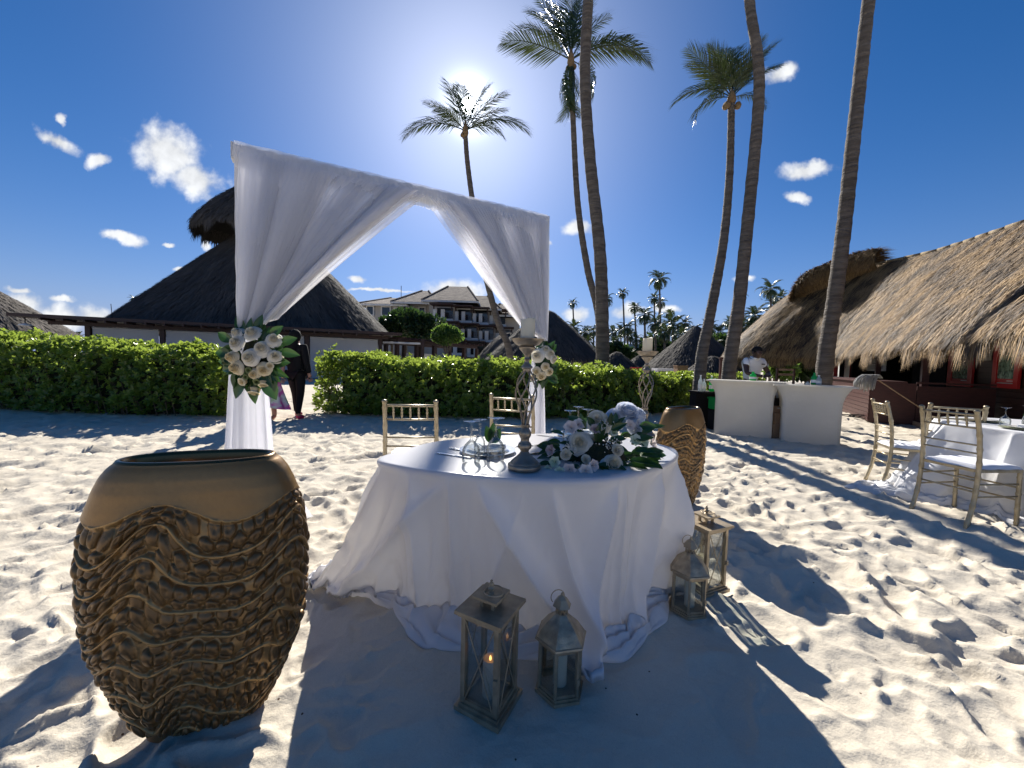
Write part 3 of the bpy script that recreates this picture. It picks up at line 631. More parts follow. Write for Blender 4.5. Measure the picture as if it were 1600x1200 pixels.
def hex_lantern(label, loc, rz, r=.085, H=.205, s=1.0):
    t = thing('hexagonal_lantern', label, 'lantern', loc, rz, 'lanterns standing on the sand round the table')
    L_ = M['lantern']; hexp = lambda q, off=0: [(q * math.cos(R(60 * k + off)), q * math.sin(R(60 * k + off))) for k in range(6)]
    b = MB(); b.prism(hexp(r + .010), 0, .012); b.prism(hexp(r + .002), .0122, .020); b.obj('base', L_, t)
    pr = r - .006
    for k in range(6):
        a, c = hexp(pr)[k]; MB().beam((a, c, .0205), (a, c, H - .012), .011, .011, up=(math.cos(R(60 * k)), math.sin(R(60 * k)), 0)).obj('corner_post', L_, t)
    for k in range(6):
        p = hexp(pr)[k]; q = hexp(pr)[(k + 1) % 6]; p, q = Vector((*p, 0)), Vector((*q, 0)); d = (q - p).normalized()
        b = MB(); b.beam(p + d * .006 + Vector((0, 0, .026)), q - d * .006 + Vector((0, 0, .026)), .006, .010); b.beam(p + d * .006 + Vector((0, 0, H - .018)), q - d * .006 + Vector((0, 0, H - .018)), .006, .010); each(b, 'rail', L_, t)
        o = MB().beam(p + d * .0065 + Vector((0, 0, H / 2 + .004)), q - d * .0065 + Vector((0, 0, H / 2 + .004)), .0016, H - .056).obj('glass_pane', M['pane'], t)
    b = MB(); b.prism(hexp(r + .004), H - .0118, H - .004); b.lathe([(r + .012, 0), (r + .016, .004), (r + .014, .009), (r + .004, .012)], 6, (0, 0, H - .0038)); b.obj('brim', L_, t)
    prof = [(r + .010, 0), (r - .004, .018), (r - .020, .040), (.042, .060), (.026, .074), (.022, .080)]
    for k in range(6):
        V = []; F = []
        for i, (rr, z) in enumerate(prof):
            for j in range(5):
                f = j / 4; p = Vector((rr * math.cos(R(60 * k)), rr * math.sin(R(60 * k)), 0)).lerp(Vector((rr * math.cos(R(60 * k + 60)), rr * math.sin(R(60 * k + 60)), 0)), f)
                pf = 1 + .035 * math.sin(math.pi * f) * (1 if 0 < i < 5 else 0); V.append((p.x * pf, p.y * pf, z + H + .008))
        for i in range(len(prof) - 1):
            for j in range(4): F.append((i * 5 + j, i * 5 + j + 1, (i + 1) * 5 + j + 1, (i + 1) * 5 + j))
        o = MB().add(V, F).obj('roof_panel', M['embossed'], t, True)
    zc = H + .087
    b = MB(); b.lathe([(.023, 0), (.024, .002), (.022, .004)], 18, (0, 0, zc)); b.lathe([(.023, .022), (.024, .024), (.021, .026)], 18, (0, 0, zc))
    for k in range(9):
        for s_ in (-1, 1):
            pts = [(.0215 * math.cos(q), .0215 * math.sin(q), zc + .004 + z) for q, z in ((2 * math.pi * k / 9, 0), (2 * math.pi * (k + s_ * .25) / 9, .009), (2 * math.pi * (k + s_ * .5) / 9, .018))]
            b.tube(pts, .0018, 5)
    b.obj('pierced_collar', L_, t)
    b = MB(); b.lathe([(.020, 0), (.036, .003), (.030, .012), (.020, .028), (.006, .040), (.0, .041)], 6, (0, 0, zc + .026)); b.obj('cap', L_, t)
    b = MB(); b.lathe([(0, 0), (.005, 0), (.006, .005), (.003, .010), (0, .011)], 10, (0, 0, zc + .066)); b.obj('finial', L_, t, True)
    pts = [(.026 * math.cos(q) - .016, .004, zc + .060 + .026 * math.sin(q)) for q in np.linspace(-.6, 3.9, 18)]
    MB().tube(pts, .0018, 6).obj('ring_handle', L_, t, True)
    p = hexp(r + .001, 0)[5]
    b = MB(); b.box((p[0] * .98 + .0, p[1] * .98, H * .38), (.010, .012, .020)); b.obj('latch', L_, t)
    t.scale = (s, s, s); return t
M['embossed'] = mat('embossed', (.52, .42, .28), .40, .55, col2=(.33, .26, .175), scale=30, bump=.9, bscale=46, bdist=.004)
def on_sand(px, py): 
    p = G(px, py); return (p.x, p.y, ghs(p.x, p.y, .08))
l1 = on_sand(764, 1092); square_lantern('tall square pewter lantern with wire crosses, nearest the camera, with a glowing candle', l1, R(-28))
led_candle('ivory candle with a small flame inside the nearest square lantern', (l1[0] + .002, l1[1] + .0, l1[2] + .0275), .135, .027, 2)
l2 = on_sand(874, 1070); hex_lantern('hexagonal lantern with embossed dome roof beside the nearest square lantern', l2, R(12))
led_candle('ivory candle inside the front hexagonal lantern', (l2[0], l2[1], l2[2] + .0205), .120, .026, 1)
l3 = on_sand(1074, 950); hex_lantern('hexagonal lantern with embossed dome roof at the right foot of the tablecloth', l3, R(8), s=1.0)
led_candle('ivory candle inside the hexagonal lantern at the right of the table', (l3[0] + .008, l3[1], l3[2] + .0205), .130, .024, 1)
l4 = on_sand(1098, 912); square_lantern('square wire crossed lantern behind the right hexagonal lantern, lit by the sun', l4, R(24), w=.155, H=.38)
led_candle('ivory candle inside the sunlit square lantern behind', (l4[0] - .01, l4[1], l4[2] + .0275), .15, .027, 1)
# ------------------------------------------------------------------ wedding arch
AL = Vector((-1.795, 2.55, 0)); AR = Vector((.255, 3.62, 0)); AH = 2.505
AD = (AR - AL); AW = AD.length; AX = AD.normalized(); AN = Vector((AX.y, -AX.x, 0))   # AN points to the camera side
ang_a = math.atan2(AX.y, AX.x)
arch = thing('wedding_arch', 'white wedding arch with sheer curtains tied back to both posts', 'wedding arch', (AL.x, AL.y, 0), ang_a)
# local frame: x along the beam, y away from the camera, z up
def rumple(V, amp, sc):
    return V
def wrapped(p0, p1, w, h, name, n=120, seed=0):
    p0, p1 = Vector(p0), Vector(p1); d = (p1 - p0).normalized(); up = Vector((0, 1, 0)) if abs(d.z) > .5 else Vector((0, 0, 1)); x = d.cross(up).normalized(); z = x.cross(d)
    V = []; m_ = 28; e = 4.5
    for i in range(n):
        t = i / (n - 1); c = p0.lerp(p1, t)
        row = []
        for j in range(m_):
            a = 2 * math.pi * j / m_; ca, sa = math.cos(a), math.sin(a)
            u = w / 2 * math.copysign(abs(ca) ** (2 / e), ca); v = h / 2 * math.copysign(abs(sa) ** (2 / e), sa)
            k = 1 + .09 * (float(vnoise(np.array(t * n * .45 + seed), np.array(j * .55))) - .5) + .05 * math.sin(t * n * .9 + 2.0 * math.sin(a + seed))
            row.append(c + x * u * k + z * v * k)
        V.append([tuple(q) for q in row])
    me = gridmesh(name, np.array(V), True, closev=True)
    return link(name, me, M['wrap'], arch)
wrapped((-.03, 0, AH), (AW + .03, 0, AH), .085, .105, 'wrapped_beam', 150, 1)
b = MB(); b.box((-.033, 0, AH), (.012, .080, .10)); b.box((AW + .033, 0, AH), (.012, .080, .10)); each(b, 'beam_end', M['wrap'], arch)
wrapped((0, 0.0, AH - .06), (0, 0.0, -.03), .052, .052, 'wrapped_post', 70, 2)
wrapped((AW, 0.0, AH - .06), (AW, 0.0, -.03), .052, .052, 'wrapped_post', 70, 5)
def drape(name, x0, x1, gx, gz, gy, seed, layer, mat_, npl, NU=340, NV=90, wid=.21, sag=.0, y0=-.05, cut=None):
    """pleated sheet from the beam between x0 (post side) and x1 down to the tie point gx, gz"""
    u = np.linspace(0, 1, NU); v = np.linspace(0, 1, NV); U, V = np.meshgrid(u, v, indexing='ij')
    tx = x0 + (x1 - x0) * U; sgn = 1 if x1 > x0 else -1
    bx = gx + sgn * wid * (U ** 1.3) ; bz = gz + .10 * U - .02
    e = V; e2 = V ** 1.06
    X = tx * (1 - e) + bx * e; Z = (AH - .03) * (1 - e2) + bz * e2
    # slight belly of the inner edge
    X += sgn * -.015 * np.sin(np.pi * V) * U ** 2 + sgn * .02 * np.sin(np.pi * V) * (1 - U)
    Z -= sag * np.sin(np.pi * V) * U
    f = npl; ph = U * f + .8 * np.sin(U * 9 + seed) + .5 * np.sin(U * 23 + seed * 2) + .25 * vnoise(U * 30 + seed, V * 2.5)
    pl = np.sin(2 * np.pi * ph); pl = np.sign(pl) * np.abs(pl) ** .7
    amp = (.018 + .040 * np.sin(np.pi * np.clip(V * .75 + .12, 0, 1))) * (.6 + .8 * vnoise(U * 12 + seed, V * 0 + 1))
    Yl = y0 * np.clip(1 - V * .3, 0, 1) + gy * V + amp * pl + layer + .05 * np.sin(np.pi * V) * np.sin(U * 5 + seed)
    X += amp * .8 * np.cos(2 * np.pi * ph) * (1 - V * .6)
    P3 = np.stack([X, Yl, Z], -1)
    if cut is None: me = gridmesh(name, P3, True)
    else:
        I = np.arange(NU * NV).reshape(NU, NV); F = np.stack([I[:-1, :-1], I[1:, :-1], I[1:, 1:], I[:-1, 1:]], -1)
        keep = np.ones(F.shape[:2], bool)
        for (ua, ub, va, vb) in cut:
            uc = (u[:-1] + u[1:]) / 2; vc = (v[:-1] + v[1:]) / 2
            Uc, Vc = np.meshgrid(uc, vc, indexing='ij'); mid = (ua + ub) / 2; hw = (ub - ua) / 2 * np.sqrt(np.clip(1 - ((Vc - (va + vb) / 2) / ((vb - va) / 2)) ** 2, 0, 1))
            keep &= ~(np.abs(Uc - mid) < hw)
        me = arrmesh(name, P3.reshape(-1, 3), F[keep], None, True)
    return link(name, me, mat_, arch)
def pxx(px, py):   # arch-local x of a pixel on the arch plane
    d = ray(px, py); n = AN; t = (AL - EYE).dot(n) / d.dot(n); p = EYE + d * t
    return (p - AL).dot(AX), p.z
gl, glz = pxx(384, 516); gr, grz = pxx(842, 530); ml, _ = pxx(664, 318); mr_, _ = pxx(663, 318)
# left curtain: two layers of voile, the front one torn open in slits between its pleats
drape('sheer_curtain', .01, ml, -.01, glz, -.02, 1.0, 0.0, M['sheer'], 22)
drape('sheer_curtain', .02, ml * .82, .0, glz, -.03, 4.0, -.03, M['sheer2'], 34, cut=[(.80, .90, .02, .66), (.24, .27, .05, .75), (.40, .415, .1, .8), (.12, .14, .08, .5), (.55, .58, .0, .5)])
0 and drape('sheer_curtain', .30, ml * .66, .07, glz, -.03, 7.0, -.05, M['sheer'], 18, NU=200, wid=.09)
b_ = drape('sheer_curtain', ml * .76, ml * .93, .12, glz + .03, -.03, 2.0, -.06, M['sheer2'], 4, NU=120, wid=.05)
drape('sheer_curtain', AW - .01, mr_, AW + .01, grz, -.02, 3.0, 0.0, M['sheer'], 24)
drape('sheer_curtain', AW - .02, mr_ + (AW - mr_) * .14, AW, grz, -.03, 6.0, -.03, M['sheer2'], 36, cut=[(.50, .53, .02, .8), (.2, .21, .1, .7)])
0 and drape('sheer_curtain', AW - .02, mr_ + (AW - mr_) * .45, AW, grz, -.03, 9.0, -.045, M['sheer'], 16, NU=200, wid=.1)
# gathered swag folded over the beam
def valance():
    NU, NV = 420, 16; u = np.linspace(0, 1, NU); v = np.linspace(0, 1, NV); U, V = np.meshgrid(u, v, indexing='ij')
    hem = .045 + .045 * fbm(U * 18, U * 0 + 2, 2) + .02 * vnoise(U * 120, U * 0)
    Z = AH + .054 - V * (hem + .085); pl = np.sin(U * 520 + 3 * np.sin(U * 37)) * .006 * V + .012 * (vnoise(U * 50, V * 2) - .5)
    Y = -.050 - .014 * np.sin(np.pi * V * .8) + pl; X = -.02 + U * (AW + .04)
    link('valance', gridmesh('valance', np.stack([X, Y, Z], -1), True), M['sheer2'], arch)
valance()
# cloth columns under the bouquets
def column(x, z1, w0, w1, flare, seed, spill=None):
    NU, NV = 120, 60; V3 = np.zeros((NU, NV, 3))
    for j in range(NV):
        v = j / (NV - 1); z = z1 * (1 - v); w = w0 + (w1 - w0) * v ** .8 + flare * max(0, v - .75) * 4 * .25
        for i in range(NU):
            a = 2 * math.pi * i / NU; k = 1 + .10 * math.sin(9 * a + seed + v * 1.2) * min(1, v * 2 + .25) + .05 * math.sin(17 * a + 2 * seed)
            V3[i, j] = (x + w * k * math.cos(a) + (spill[0] * max(0, v - .6) / .4 * max(0, math.cos(a)) if spill else 0), -.01 + w * .55 * k * math.sin(a) + (spill[1] * max(0, v - .6) / .4 * max(0, math.cos(a)) if spill else 0), z + .01 * math.sin(7 * a) * v)
    V3[..., 2] = np.maximum(V3[..., 2], .006)
    link('column_drape', gridmesh('column_drape', V3, True, closeu=True), M['sheer2'], arch)
    link('column_lining', gridmesh('column_lining', V3 * np.array([1, .9, 1]) + np.array([.003, 0, 0]), True, closeu=True), M['sheer2'], arch)
column(.03, 1.36, .075, .150, .16, 1, (.17, .14))
column(AW - .03, 1.36, .045, .115, .5, 4, (-.05, -.2))
# ------------------------------------------------------------------ flowers
M['rose'] = mat('rose', (.72, .64, .46), .6, col2=(.88, .86, .80), attr=True, transl=.34, tcol=(.9, .84, .66), sheen=.2)
M['rose_warm'] = mat('rose_warm', (.74, .60, .36), .6, col2=(.86, .79, .62), attr=True, transl=.34, tcol=(.9, .8, .5))
M['bluewhite'] = mat('bluewhite', (.80, .80, .80), .6, col2=(.86, .86, .87), attr=True, transl=.35, tcol=(.8, .86, .98))
M['pinkwhite'] = mat('pinkwhite', (.74, .62, .58), .55, col2=(.82, .80, .76), attr=True, transl=.35, tcol=(.85, .74, .68))
M['mauve'] = mat('mauve', (.42, .26, .26), .55, col2=(.70, .60, .56), attr=True, transl=.3)
M['bud'] = mat('bud', (.12, .16, .05), .5, col2=(.20, .24, .09), attr=True, transl=.2)
M['greenwhite'] = mat('greenwhite', (.60, .70, .48), .5, col2=(.78, .82, .70), attr=True, transl=.35)
def petal_grid(rad, az, half, z0, z1, open_, curl, nu=7, nv=6, ph=0):
    V = []; 
    for j in range(nv):
        v = j / (nv - 1)
        for i in range(nu):
            u = (i / (nu - 1) - .5) * 2; a = az + u * half * (1 - .25 * (1 - v))
            rr = rad * (.35 + .65 * math.sin(min(v * 1.25, 1) * math.pi / 2)) + open_ * v * v + curl * max(0, v - .78) * 4 * .25
            z = z0 + (z1 - z0) * v * (1 - .10 * u * u) - curl * max(0, v - .85) * 1.2 + .0006 * math.sin(5 * a + ph)
            V.append((rr * math.cos(a), rr * math.sin(a), z))
    F = [(j * nu + i, j * nu + i + 1, (j + 1) * nu + i + 1, (j + 1) * nu + i) for j in range(nv - 1) for i in range(nu - 1)]
    return V, F
def rose_mesh(seed, openness=1.0, layers=8, name='rose'):
    """unit rose, outer radius about 1, facing +z"""
    rg = random.Random(seed); b = MB()
    dome = [(0, .78), (.12, .78), (.28, .64), (.45, .40), (.6, .16), (.7, -.05), (.5, -.2), (0, -.3)]
    b.lathe([(r_, z) for r_, z in dome[::-1]], 18, r=.0, capb=False, capt=False)
    V = []; n = 60
    for i in range(n):
        a = i * .36; rr = .05 + .0046 * i; V += [(rr * math.cos(a), rr * math.sin(a), .62), (rr * 1.12 * math.cos(a), rr * 1.12 * math.sin(a), .98 - .0016 * i + .015 * math.sin(a * 1.7))]
    b.add(V, [(2 * i, 2 * i + 2, 2 * i + 3, 2 * i + 1) for i in range(n - 1)], .3)
    az = rg.random() * 6
    for l in range(layers):
        f = l / (layers - 1); cnt = 3 if l < 3 else (4 if l < 5 else 5)
        half = math.pi / cnt * 1.18; rt = (.28 + .58 * f) * (1 if openness > .5 else .8); zt = .97 - (.86 * f ** 1.25) * openness
        for k in range(cnt):
            a0 = az + 2 * math.pi * k / cnt + l * .9 + rg.uniform(-.12, .12); nu, nv = 9, 7; V = []; q = rg.uniform(.94, 1.05)
            for jv in range(nv):
                v = jv / (nv - 1)
                for iu in range(nu):
                    u = (iu / (nu - 1) - .5) * 2; a = a0 + u * half * (.55 + .45 * min(1, v * 1.6)); lip = max(0, v - .72) / .28
                    rr = rt * q * (.42 + .58 * math.sin(v * math.pi / 2) ** .8) + lip * lip * (.07 + .07 * f) * (1 - .5 * u * u) - .03 * abs(u)
                    z = (zt + .05 * (1 - u * u)) * (v ** .8) * 1.0 + .05 * (1 - v) - lip * lip * (.05 + .16 * f) + .010 * math.sin(5 * a + l)
                    V.append((rr * math.cos(a), rr * math.sin(a), z))
            F = [(jv * nu + i, jv * nu + i + 1, (jv + 1) * nu + i + 1, (jv + 1) * nu + i) for jv in range(nv - 1) for i in range(nu - 1)]
            b.add(V, F, min(1, max(0, .25 + .7 * f + rg.uniform(-.2, .2))))
    return b.mesh(name, True)
ROSES = [rose_mesh(i, o) for i, o in ((1, 1.0), (2, .8), (3, 1.15))]
BUDR = rose_mesh(8, .1, 5, 'rose_bud')
def peony_mesh(seed, name='peony'):
    rg = random.Random(seed); b = MB()
    for l in range(9):
        f = l / 8; cnt = 4 + l // 2
        for k in range(cnt):
            a = 2 * math.pi * k / cnt + l * .8 + rg.uniform(-.2, .2)
            V, F = petal_grid(.12 + .62 * f, a, math.pi / cnt * 1.35, .0, .86 - .52 * f * f + rg.uniform(-.05, .05), .18 * f + .06, rg.uniform(-.1, .28), ph=rg.random() * 6)
            V = [(x + .02 * math.sin(z * 20 + x * 15), y + .02 * math.cos(z * 18 + y * 17), z) for x, y, z in V]
            b.add(V, F, rg.uniform(.1, 1))
    return b.mesh(name, True)
PEONY = [peony_mesh(4), peony_mesh(5)]
def leaf_mesh(L_=1.0, W=.42, cup=.12, seed=0, name='leaf', bend=.18):
    b = MB(); n = 8; V = []; 
    for i in range(n + 1):
        t = i / n; w = W / 2 * math.sin(math.pi * t ** .82) ** .85 * (1 - .1 * t) if 0 < i < n else .004
        z = -bend * t * t
        V += [(t * L_, -w, z + cup * w * 1.6), (t * L_, -w * .5, z + cup * w * .5), (t * L_, 0, z), (t * L_, w * .5, z + cup * w * .5), (t * L_, w, z + cup * w * 1.6)]
    b.add(V, [(i * 5 + j, (i + 1) * 5 + j, (i + 1) * 5 + j + 1, i * 5 + j + 1) for i in range(n) for j in range(4)], .5)
    return b.mesh(name, True)
LEAFM = [leaf_mesh(1, .5, .3, 0, bend=.1), leaf_mesh(1, .42, .5, 1, bend=.25), leaf_mesh(1, .6, .2, 2, bend=.05)]
for me in LEAFM: me.materials.append(M['darkleaf'])
def orient(d, roll=0.0):   # +z of mesh towards d
    return (Vector(d).to_track_quat('Z', 'Y').to_matrix() @ Matrix.Rotation(roll, 3, 'Z')).to_4x4()
def orient_x(d, n, roll=0.0):   # +x along d, +z near n
    x = Vector(d).normalized(); y = Vector(n).cross(x).normalized(); z = x.cross(y)
    return (Matrix((x, y, z)).transposed() @ Matrix.Rotation(roll, 3, 'X')).to_4x4()
def put(name, me, mat_, parent, loc, mtx, s):
    o = bpy.data.objects.new(name, me); COL.objects.link(o)
    if mat_ is not None and not me.materials: me.materials.append(mat_)
    o.parent = parent; sv = s if hasattr(s, '__len__') else (s, s, s)
    o.matrix_local = Matrix.Translation(Vector(loc)) @ mtx @ Matrix.Diagonal((*sv, 1))
    return o
def coloured(me, key):
    c = me.copy(); c.materials.clear(); c.materials.append(M[key]); return c
RW = [coloured(m_, 'rose') for m_ in ROSES]; RC = [coloured(m_, 'rose_warm') for m_ in ROSES]; RB = coloured(BUDR, 'rose_warm'); RBW = coloured(BUDR, 'rose')
GB = coloured(BUDR, 'bud'); PB = [coloured(m_, 'bluewhite') for m_ in PEONY]; PR = [coloured(m_, 'rose') for m_ in PEONY]
def bouquet(label, cpx, Y, flowers, leaves, s=1.0):
    c = P(*cpx, Y); t = thing('bouquet', label, 'bouquet', c, 0, 'rose bouquets tied to the arch posts')
    k = Y / 600
    M['foam'] = M['inner']
    b = MB(); b.lathe([(0, -.13 * s), (.07 * s, -.11 * s), (.10 * s, 0), (.07 * s, .10 * s), (0, .12 * s)], 12, (0, .03, 0), sy=.35); b.obj('foliage_core', M['inner'], t, True)
    for (px, py, r, typ, tilt) in flowers:
        x = (px - cpx[0]) * k; z = -(py - cpx[1]) * k
        dirv = Vector((x * 3.5, -1, z * 3.5 + .1)).normalized() if tilt is None else Vector(tilt).normalized()
        me, nm = {'w': (RW[int(px) % 3], 'rose'), 'c': (RC[int(px + 1) % 3], 'rose'), 'b': (RB, 'rose_bud'), 'g': (GB, 'green_bud')}[typ]
        rr = r * k; off = -.045 * s + .55 * (x * x + z * z) ** .5 * .5
        put(nm, me, None, t, (x, off - .00, z), orient(dirv, px), (rr * 1.08, rr * 1.08, rr * 1.0))
    for (px, py, L_, a, tw) in leaves:
        x = (px - cpx[0]) * k; z = -(py - cpx[1]) * k; d = Vector((math.cos(R(a)), .05 - .1 * random.random(), math.sin(R(a))))
        put('leaf', LEAFM[int(L_) % 3], None, t, (x, .0 + .02 * random.random(), z), orient_x(d, (0, -1, .15), tw), (L_ * k, L_ * k * 1.05, L_ * k))
    return t
FL = [(349, 200, 0, 0, 0)]
fl = [(376, 538, 12, 'w', None), (397, 523, 13, 'w', None), (376, 538, 13, 'w', None), (428, 531, 12, 'w', None), (413, 545, 13, 'w', None), (399, 559, 13.5, 'w', None), (431, 556, 11, 'w', None),
      (367, 559, 11, 'c', None), (374, 575, 12, 'c', None), (415, 577, 11, 'c', None), (400, 584, 9, 'c', None), (382, 595, 8, 'b', None), (411, 597, 8, 'b', (.3, -.6, -1)), (397, 608, 10, 'b', (0, -.5, -1)),
      (372, 522, 10, 'w', None), (395, 578, 6, 'g', None), (388, 588, 5, 'g', None), (403, 595, 6, 'g', None), (424, 571, 7, 'b', None), (352, 568, 5, 'g', None)]
lv = []
rg_ = random.Random(4)
for a in range(0, 360, 12):
    r0 = 20 + 10 * rg_.random(); lv.append((395 + r0 * math.cos(R(a)) * 1.0, 560 - r0 * 1.05 * math.sin(R(a)), 26 + 9 * rg_.random(), a + rg_.uniform(-14, 14), rg_.uniform(-.6, .6)))
lv += [(397, 596, 36, -92, 0), (380, 590, 38, -115, .2), (414, 590, 38, -66, -.2), (372, 580, 34, -120, .3), (420, 582, 30, -76, -.3), (380, 520, 30, 118, .2), (400, 520, 30, 78, 0), (422, 525, 26, 40, 0), (436, 548, 30, -10, 0), (362, 535, 30, 150, 0), (360, 553, 26, 178, 0), (437, 535, 26, 20, 0)]
for i in range(26): lv.append((395 + rg_.uniform(-28, 28), 560 + rg_.uniform(-38, 38), 22, rg_.uniform(0, 360), rg_.uniform(-.8, .8)))
bouquet('large bouquet of cream roses and dark leaves tied to the left post of the arch', (396, 560), 2.42, fl, lv)
fl2 = [(840, 556, 11, 'w', (-.4, -1, .1)), (852, 547, 8, 'w', None), (858, 553, 9, 'w', (.5, -1, .2)), (862, 560, 8, 'w', (1, -.6, 0)), (852, 573, 7, 'c', None), (839, 580, 7, 'c', (-.3, -1, -.3)), (846, 587, 8, 'c', (0, -1, -.5)), (858, 580, 7, 'c', (.4, -1, -.2)), (833, 590, 6, 'b', None)]
lv2 = [(848 + rg_.uniform(-14, 14), 566 + rg_.uniform(-24, 24), 15 + 7 * rg_.random(), rg_.uniform(0, 360), rg_.uniform(-.6, .6)) for i in range(42)] + [(850, 542, 16, 80, 0), (860, 548, 14, 50, 0), (832, 556, 16, 170, 0), (840, 595, 16, -100, 0), (862, 585, 14, -40, 0)]
bouquet('cream rose bouquet on the right post of the arch, behind the candle stand', (848, 567), 3.54, fl2, lv2, .8)
# ------------------------------------------------------------------ table flowers
def centrepiece():
    c = G(938, 722, TZ); t = thing('flower_centrepiece', 'low arrangement of white roses, blue white peonies and dark leaves on the table', 'flower arrangement', (c.x, c.y, TZ + .002))
    O = Vector(t.location)
    b = MB(); b.lathe([(.0, 0), (.10, 0), (.12, .02), (.10, .06), (.05, .09), (0, .10)], 16, sy=.62); b.obj('foam_base', M['inner'], t, True)
    def at(px, py, Y): return P(px, py, Y) - O
    def fl(px, py, r, Y, me, nm, d):
        p = at(px, py, Y); rr = r * 1.12 * Y / 600; put(nm, me, None, t, p - Vector(d).normalized() * rr * .5, orient(d, px), rr)
    Yf = c.y
    fl(905, 691, 19, Yf - .03, RW[0], 'rose', (-.35, -1, .45)); fl(926, 690, 13, Yf + .02, RW[1], 'rose', (.4, -.8, .4))
    fl(959, 725, 19, Yf - .10, RW[2], 'rose', (.1, -1, .42)); fl(948, 722, 14, Yf - .05, RW[1], 'rose', (-.5, -1, .3))
    fl(940, 657, 19, Yf + .08, RC[1] if 0 else RW[0], 'rose', (.2, -.9, .8)); fl(932, 654, 13, Yf + .03, PR[0], 'lisianthus', (-.4, -1, .5))
    fl(982, 640, 17, Yf + .08, PB[0], 'peony', (.1, -.8, .9)); fl(995, 662, 18, Yf + .06, PB[1], 'peony', (.5, -1, .35)); fl(960, 649, 14, Yf + .10, PB[1], 'peony', (-.4, -.8, .8)); fl(1002, 646, 12, Yf + .12, PB[0], 'peony', (.9, -.5, .7))
    fl(966, 703, 9, Yf - .10, PR[1], 'button_flower', (.2, -1, .4)); fl(884, 710, 8, Yf - .12, PR[0], 'button_flower', (-.2, -1, .4)); fl(916, 717, 7, Yf - .12, PR[1], 'button_flower', (.1, -1, .5))
    fl(959, 676, 7, Yf - .04, coloured(BUDR, 'greenwhite'), 'green_flower', (.2, -1, .5))
    # alstroemeria
    def alst(px, py, s, Y, d, key='pinkwhite'):
        b = MB(); rg = random.Random(px)
        for k in range(6):
            a = 2 * math.pi * k / 6 + rg.random() * .3; n = 6; V = []
            for i in range(n + 1):
                f = i / n; w = .62 * math.sin(math.pi * min(1, .08 + f * .98)) ** .7 + .01; rr = .08 + .78 * f; z = .85 * f - .45 * f * f * f
                for u in (-1, 0, 1): V.append((rr * math.cos(a) - u * w * math.sin(a) * .6, rr * math.sin(a) + u * w * math.cos(a) * .6, z + .12 * abs(u) * math.sin(math.pi * f)))
            b.add(V, [(i * 3 + j, (i + 1) * 3 + j, (i + 1) * 3 + j + 1, i * 3 + j + 1) for i in range(n) for j in range(2)], rg.random())
        for k in range(5): b.tube([(0, 0, .1), (.1 * math.cos(k), .1 * math.sin(k), .6), (.25 * math.cos(k * 1.3), .25 * math.sin(k * 1.3), .95)], .02, 4, .1)
        me = b.mesh('lily', True); me.materials.append(M[key]); p = at(px, py, Y); put('lily_flower', me, None, t, p, orient(d, px), s * Y / 600)
    for a in ((893, 670, 15, Yf - .02, (-.4, -1, .7), 'pinkwhite'), (903, 664, 12, Yf, (.3, -1, .6), 'pinkwhite'), (930, 672, 11, Yf - .03, (0, -1, .8), 'mauve'), (862, 704, 11, Yf - .08, (-.8, -1, .5), 'mauve'), (890, 733, 14, Yf - .16, (-.3, -1, .1), 'pinkwhite'),
              (914, 735, 14, Yf - .17, (0, -1, .2), 'pinkwhite'), (925, 727, 12, Yf - .15, (.4, -1, .3), 'pinkwhite'), (983, 665, 11, Yf, (.1, -1, .5), 'pinkwhite'), (1001, 690, 14, Yf, (.6, -1, .3), 'greenwhite'), (1016, 693, 13, Yf + .03, (1, -.8, .4), 'pinkwhite'), (1003, 707, 12, Yf - .04, (.5, -1, -.3), 'greenwhite'),
              (868, 722, 12, Yf - .12, (-.4, -1, .3), 'greenwhite'), (857, 735, 11, Yf - .13, (-.6, -1, .2), 'greenwhite'), (874, 737, 11, Yf - .16, (0, -1, .2), 'greenwhite'), (992, 688, 12, Yf - .03, (0, -1, .4), 'greenwhite')): alst(*a)
    # baby's breath
    b = MB(); rg = random.Random(2)
    for (px, py, sx, sy, Y, n) in ((955, 695, 13, 16, Yf - .06, 70), (946, 668, 16, 10, Yf - .01, 50), (890, 700, 10, 8, Yf - .1, 30), (968, 685, 10, 8, Yf, 25)):
        for i in range(n):
            p = at(px + rg.gauss(0, sx * .5), py + rg.gauss(0, sy * .5), Y - .03 * rg.random()); r = rg.uniform(.0022, .0040)
            b.add([p + Vector(q) * r for q in ((1, 0, 0), (-1, 0, 0), (0, 1, 0), (0, -1, 0), (0, 0, 1), (0, 0, -1))], [(0, 2, 4), (2, 1, 4), (1, 3, 4), (3, 0, 4), (2, 0, 5), (1, 2, 5), (3, 1, 5), (0, 3, 5)], 1)
    o = b.obj('babys_breath', M['rose'], t); o['kind'] = 'stuff'
    for i in range(150):
        px = 938 + rg.uniform(-78, 82); py = 697 + rg.uniform(-32, 38)
        if px < 905 and py < 690: py += 30
        p = at(px, py, Yf + rg.uniform(-.05, .12)); a = math.atan2(-(py - 700), px - 938) + rg.uniform(-.7, .7)
        p.z = max(p.z, .015)
        d = Vector((math.cos(a), rg.uniform(-.9, .1), math.sin(a) * .6 + .12)); L_ = rg.uniform(.05, .085)
        put('leaf', LEAFM[i % 3], None, t, p, orient_x(d, (0, -.7, .7), rg.uniform(-.6, .6)), L_)
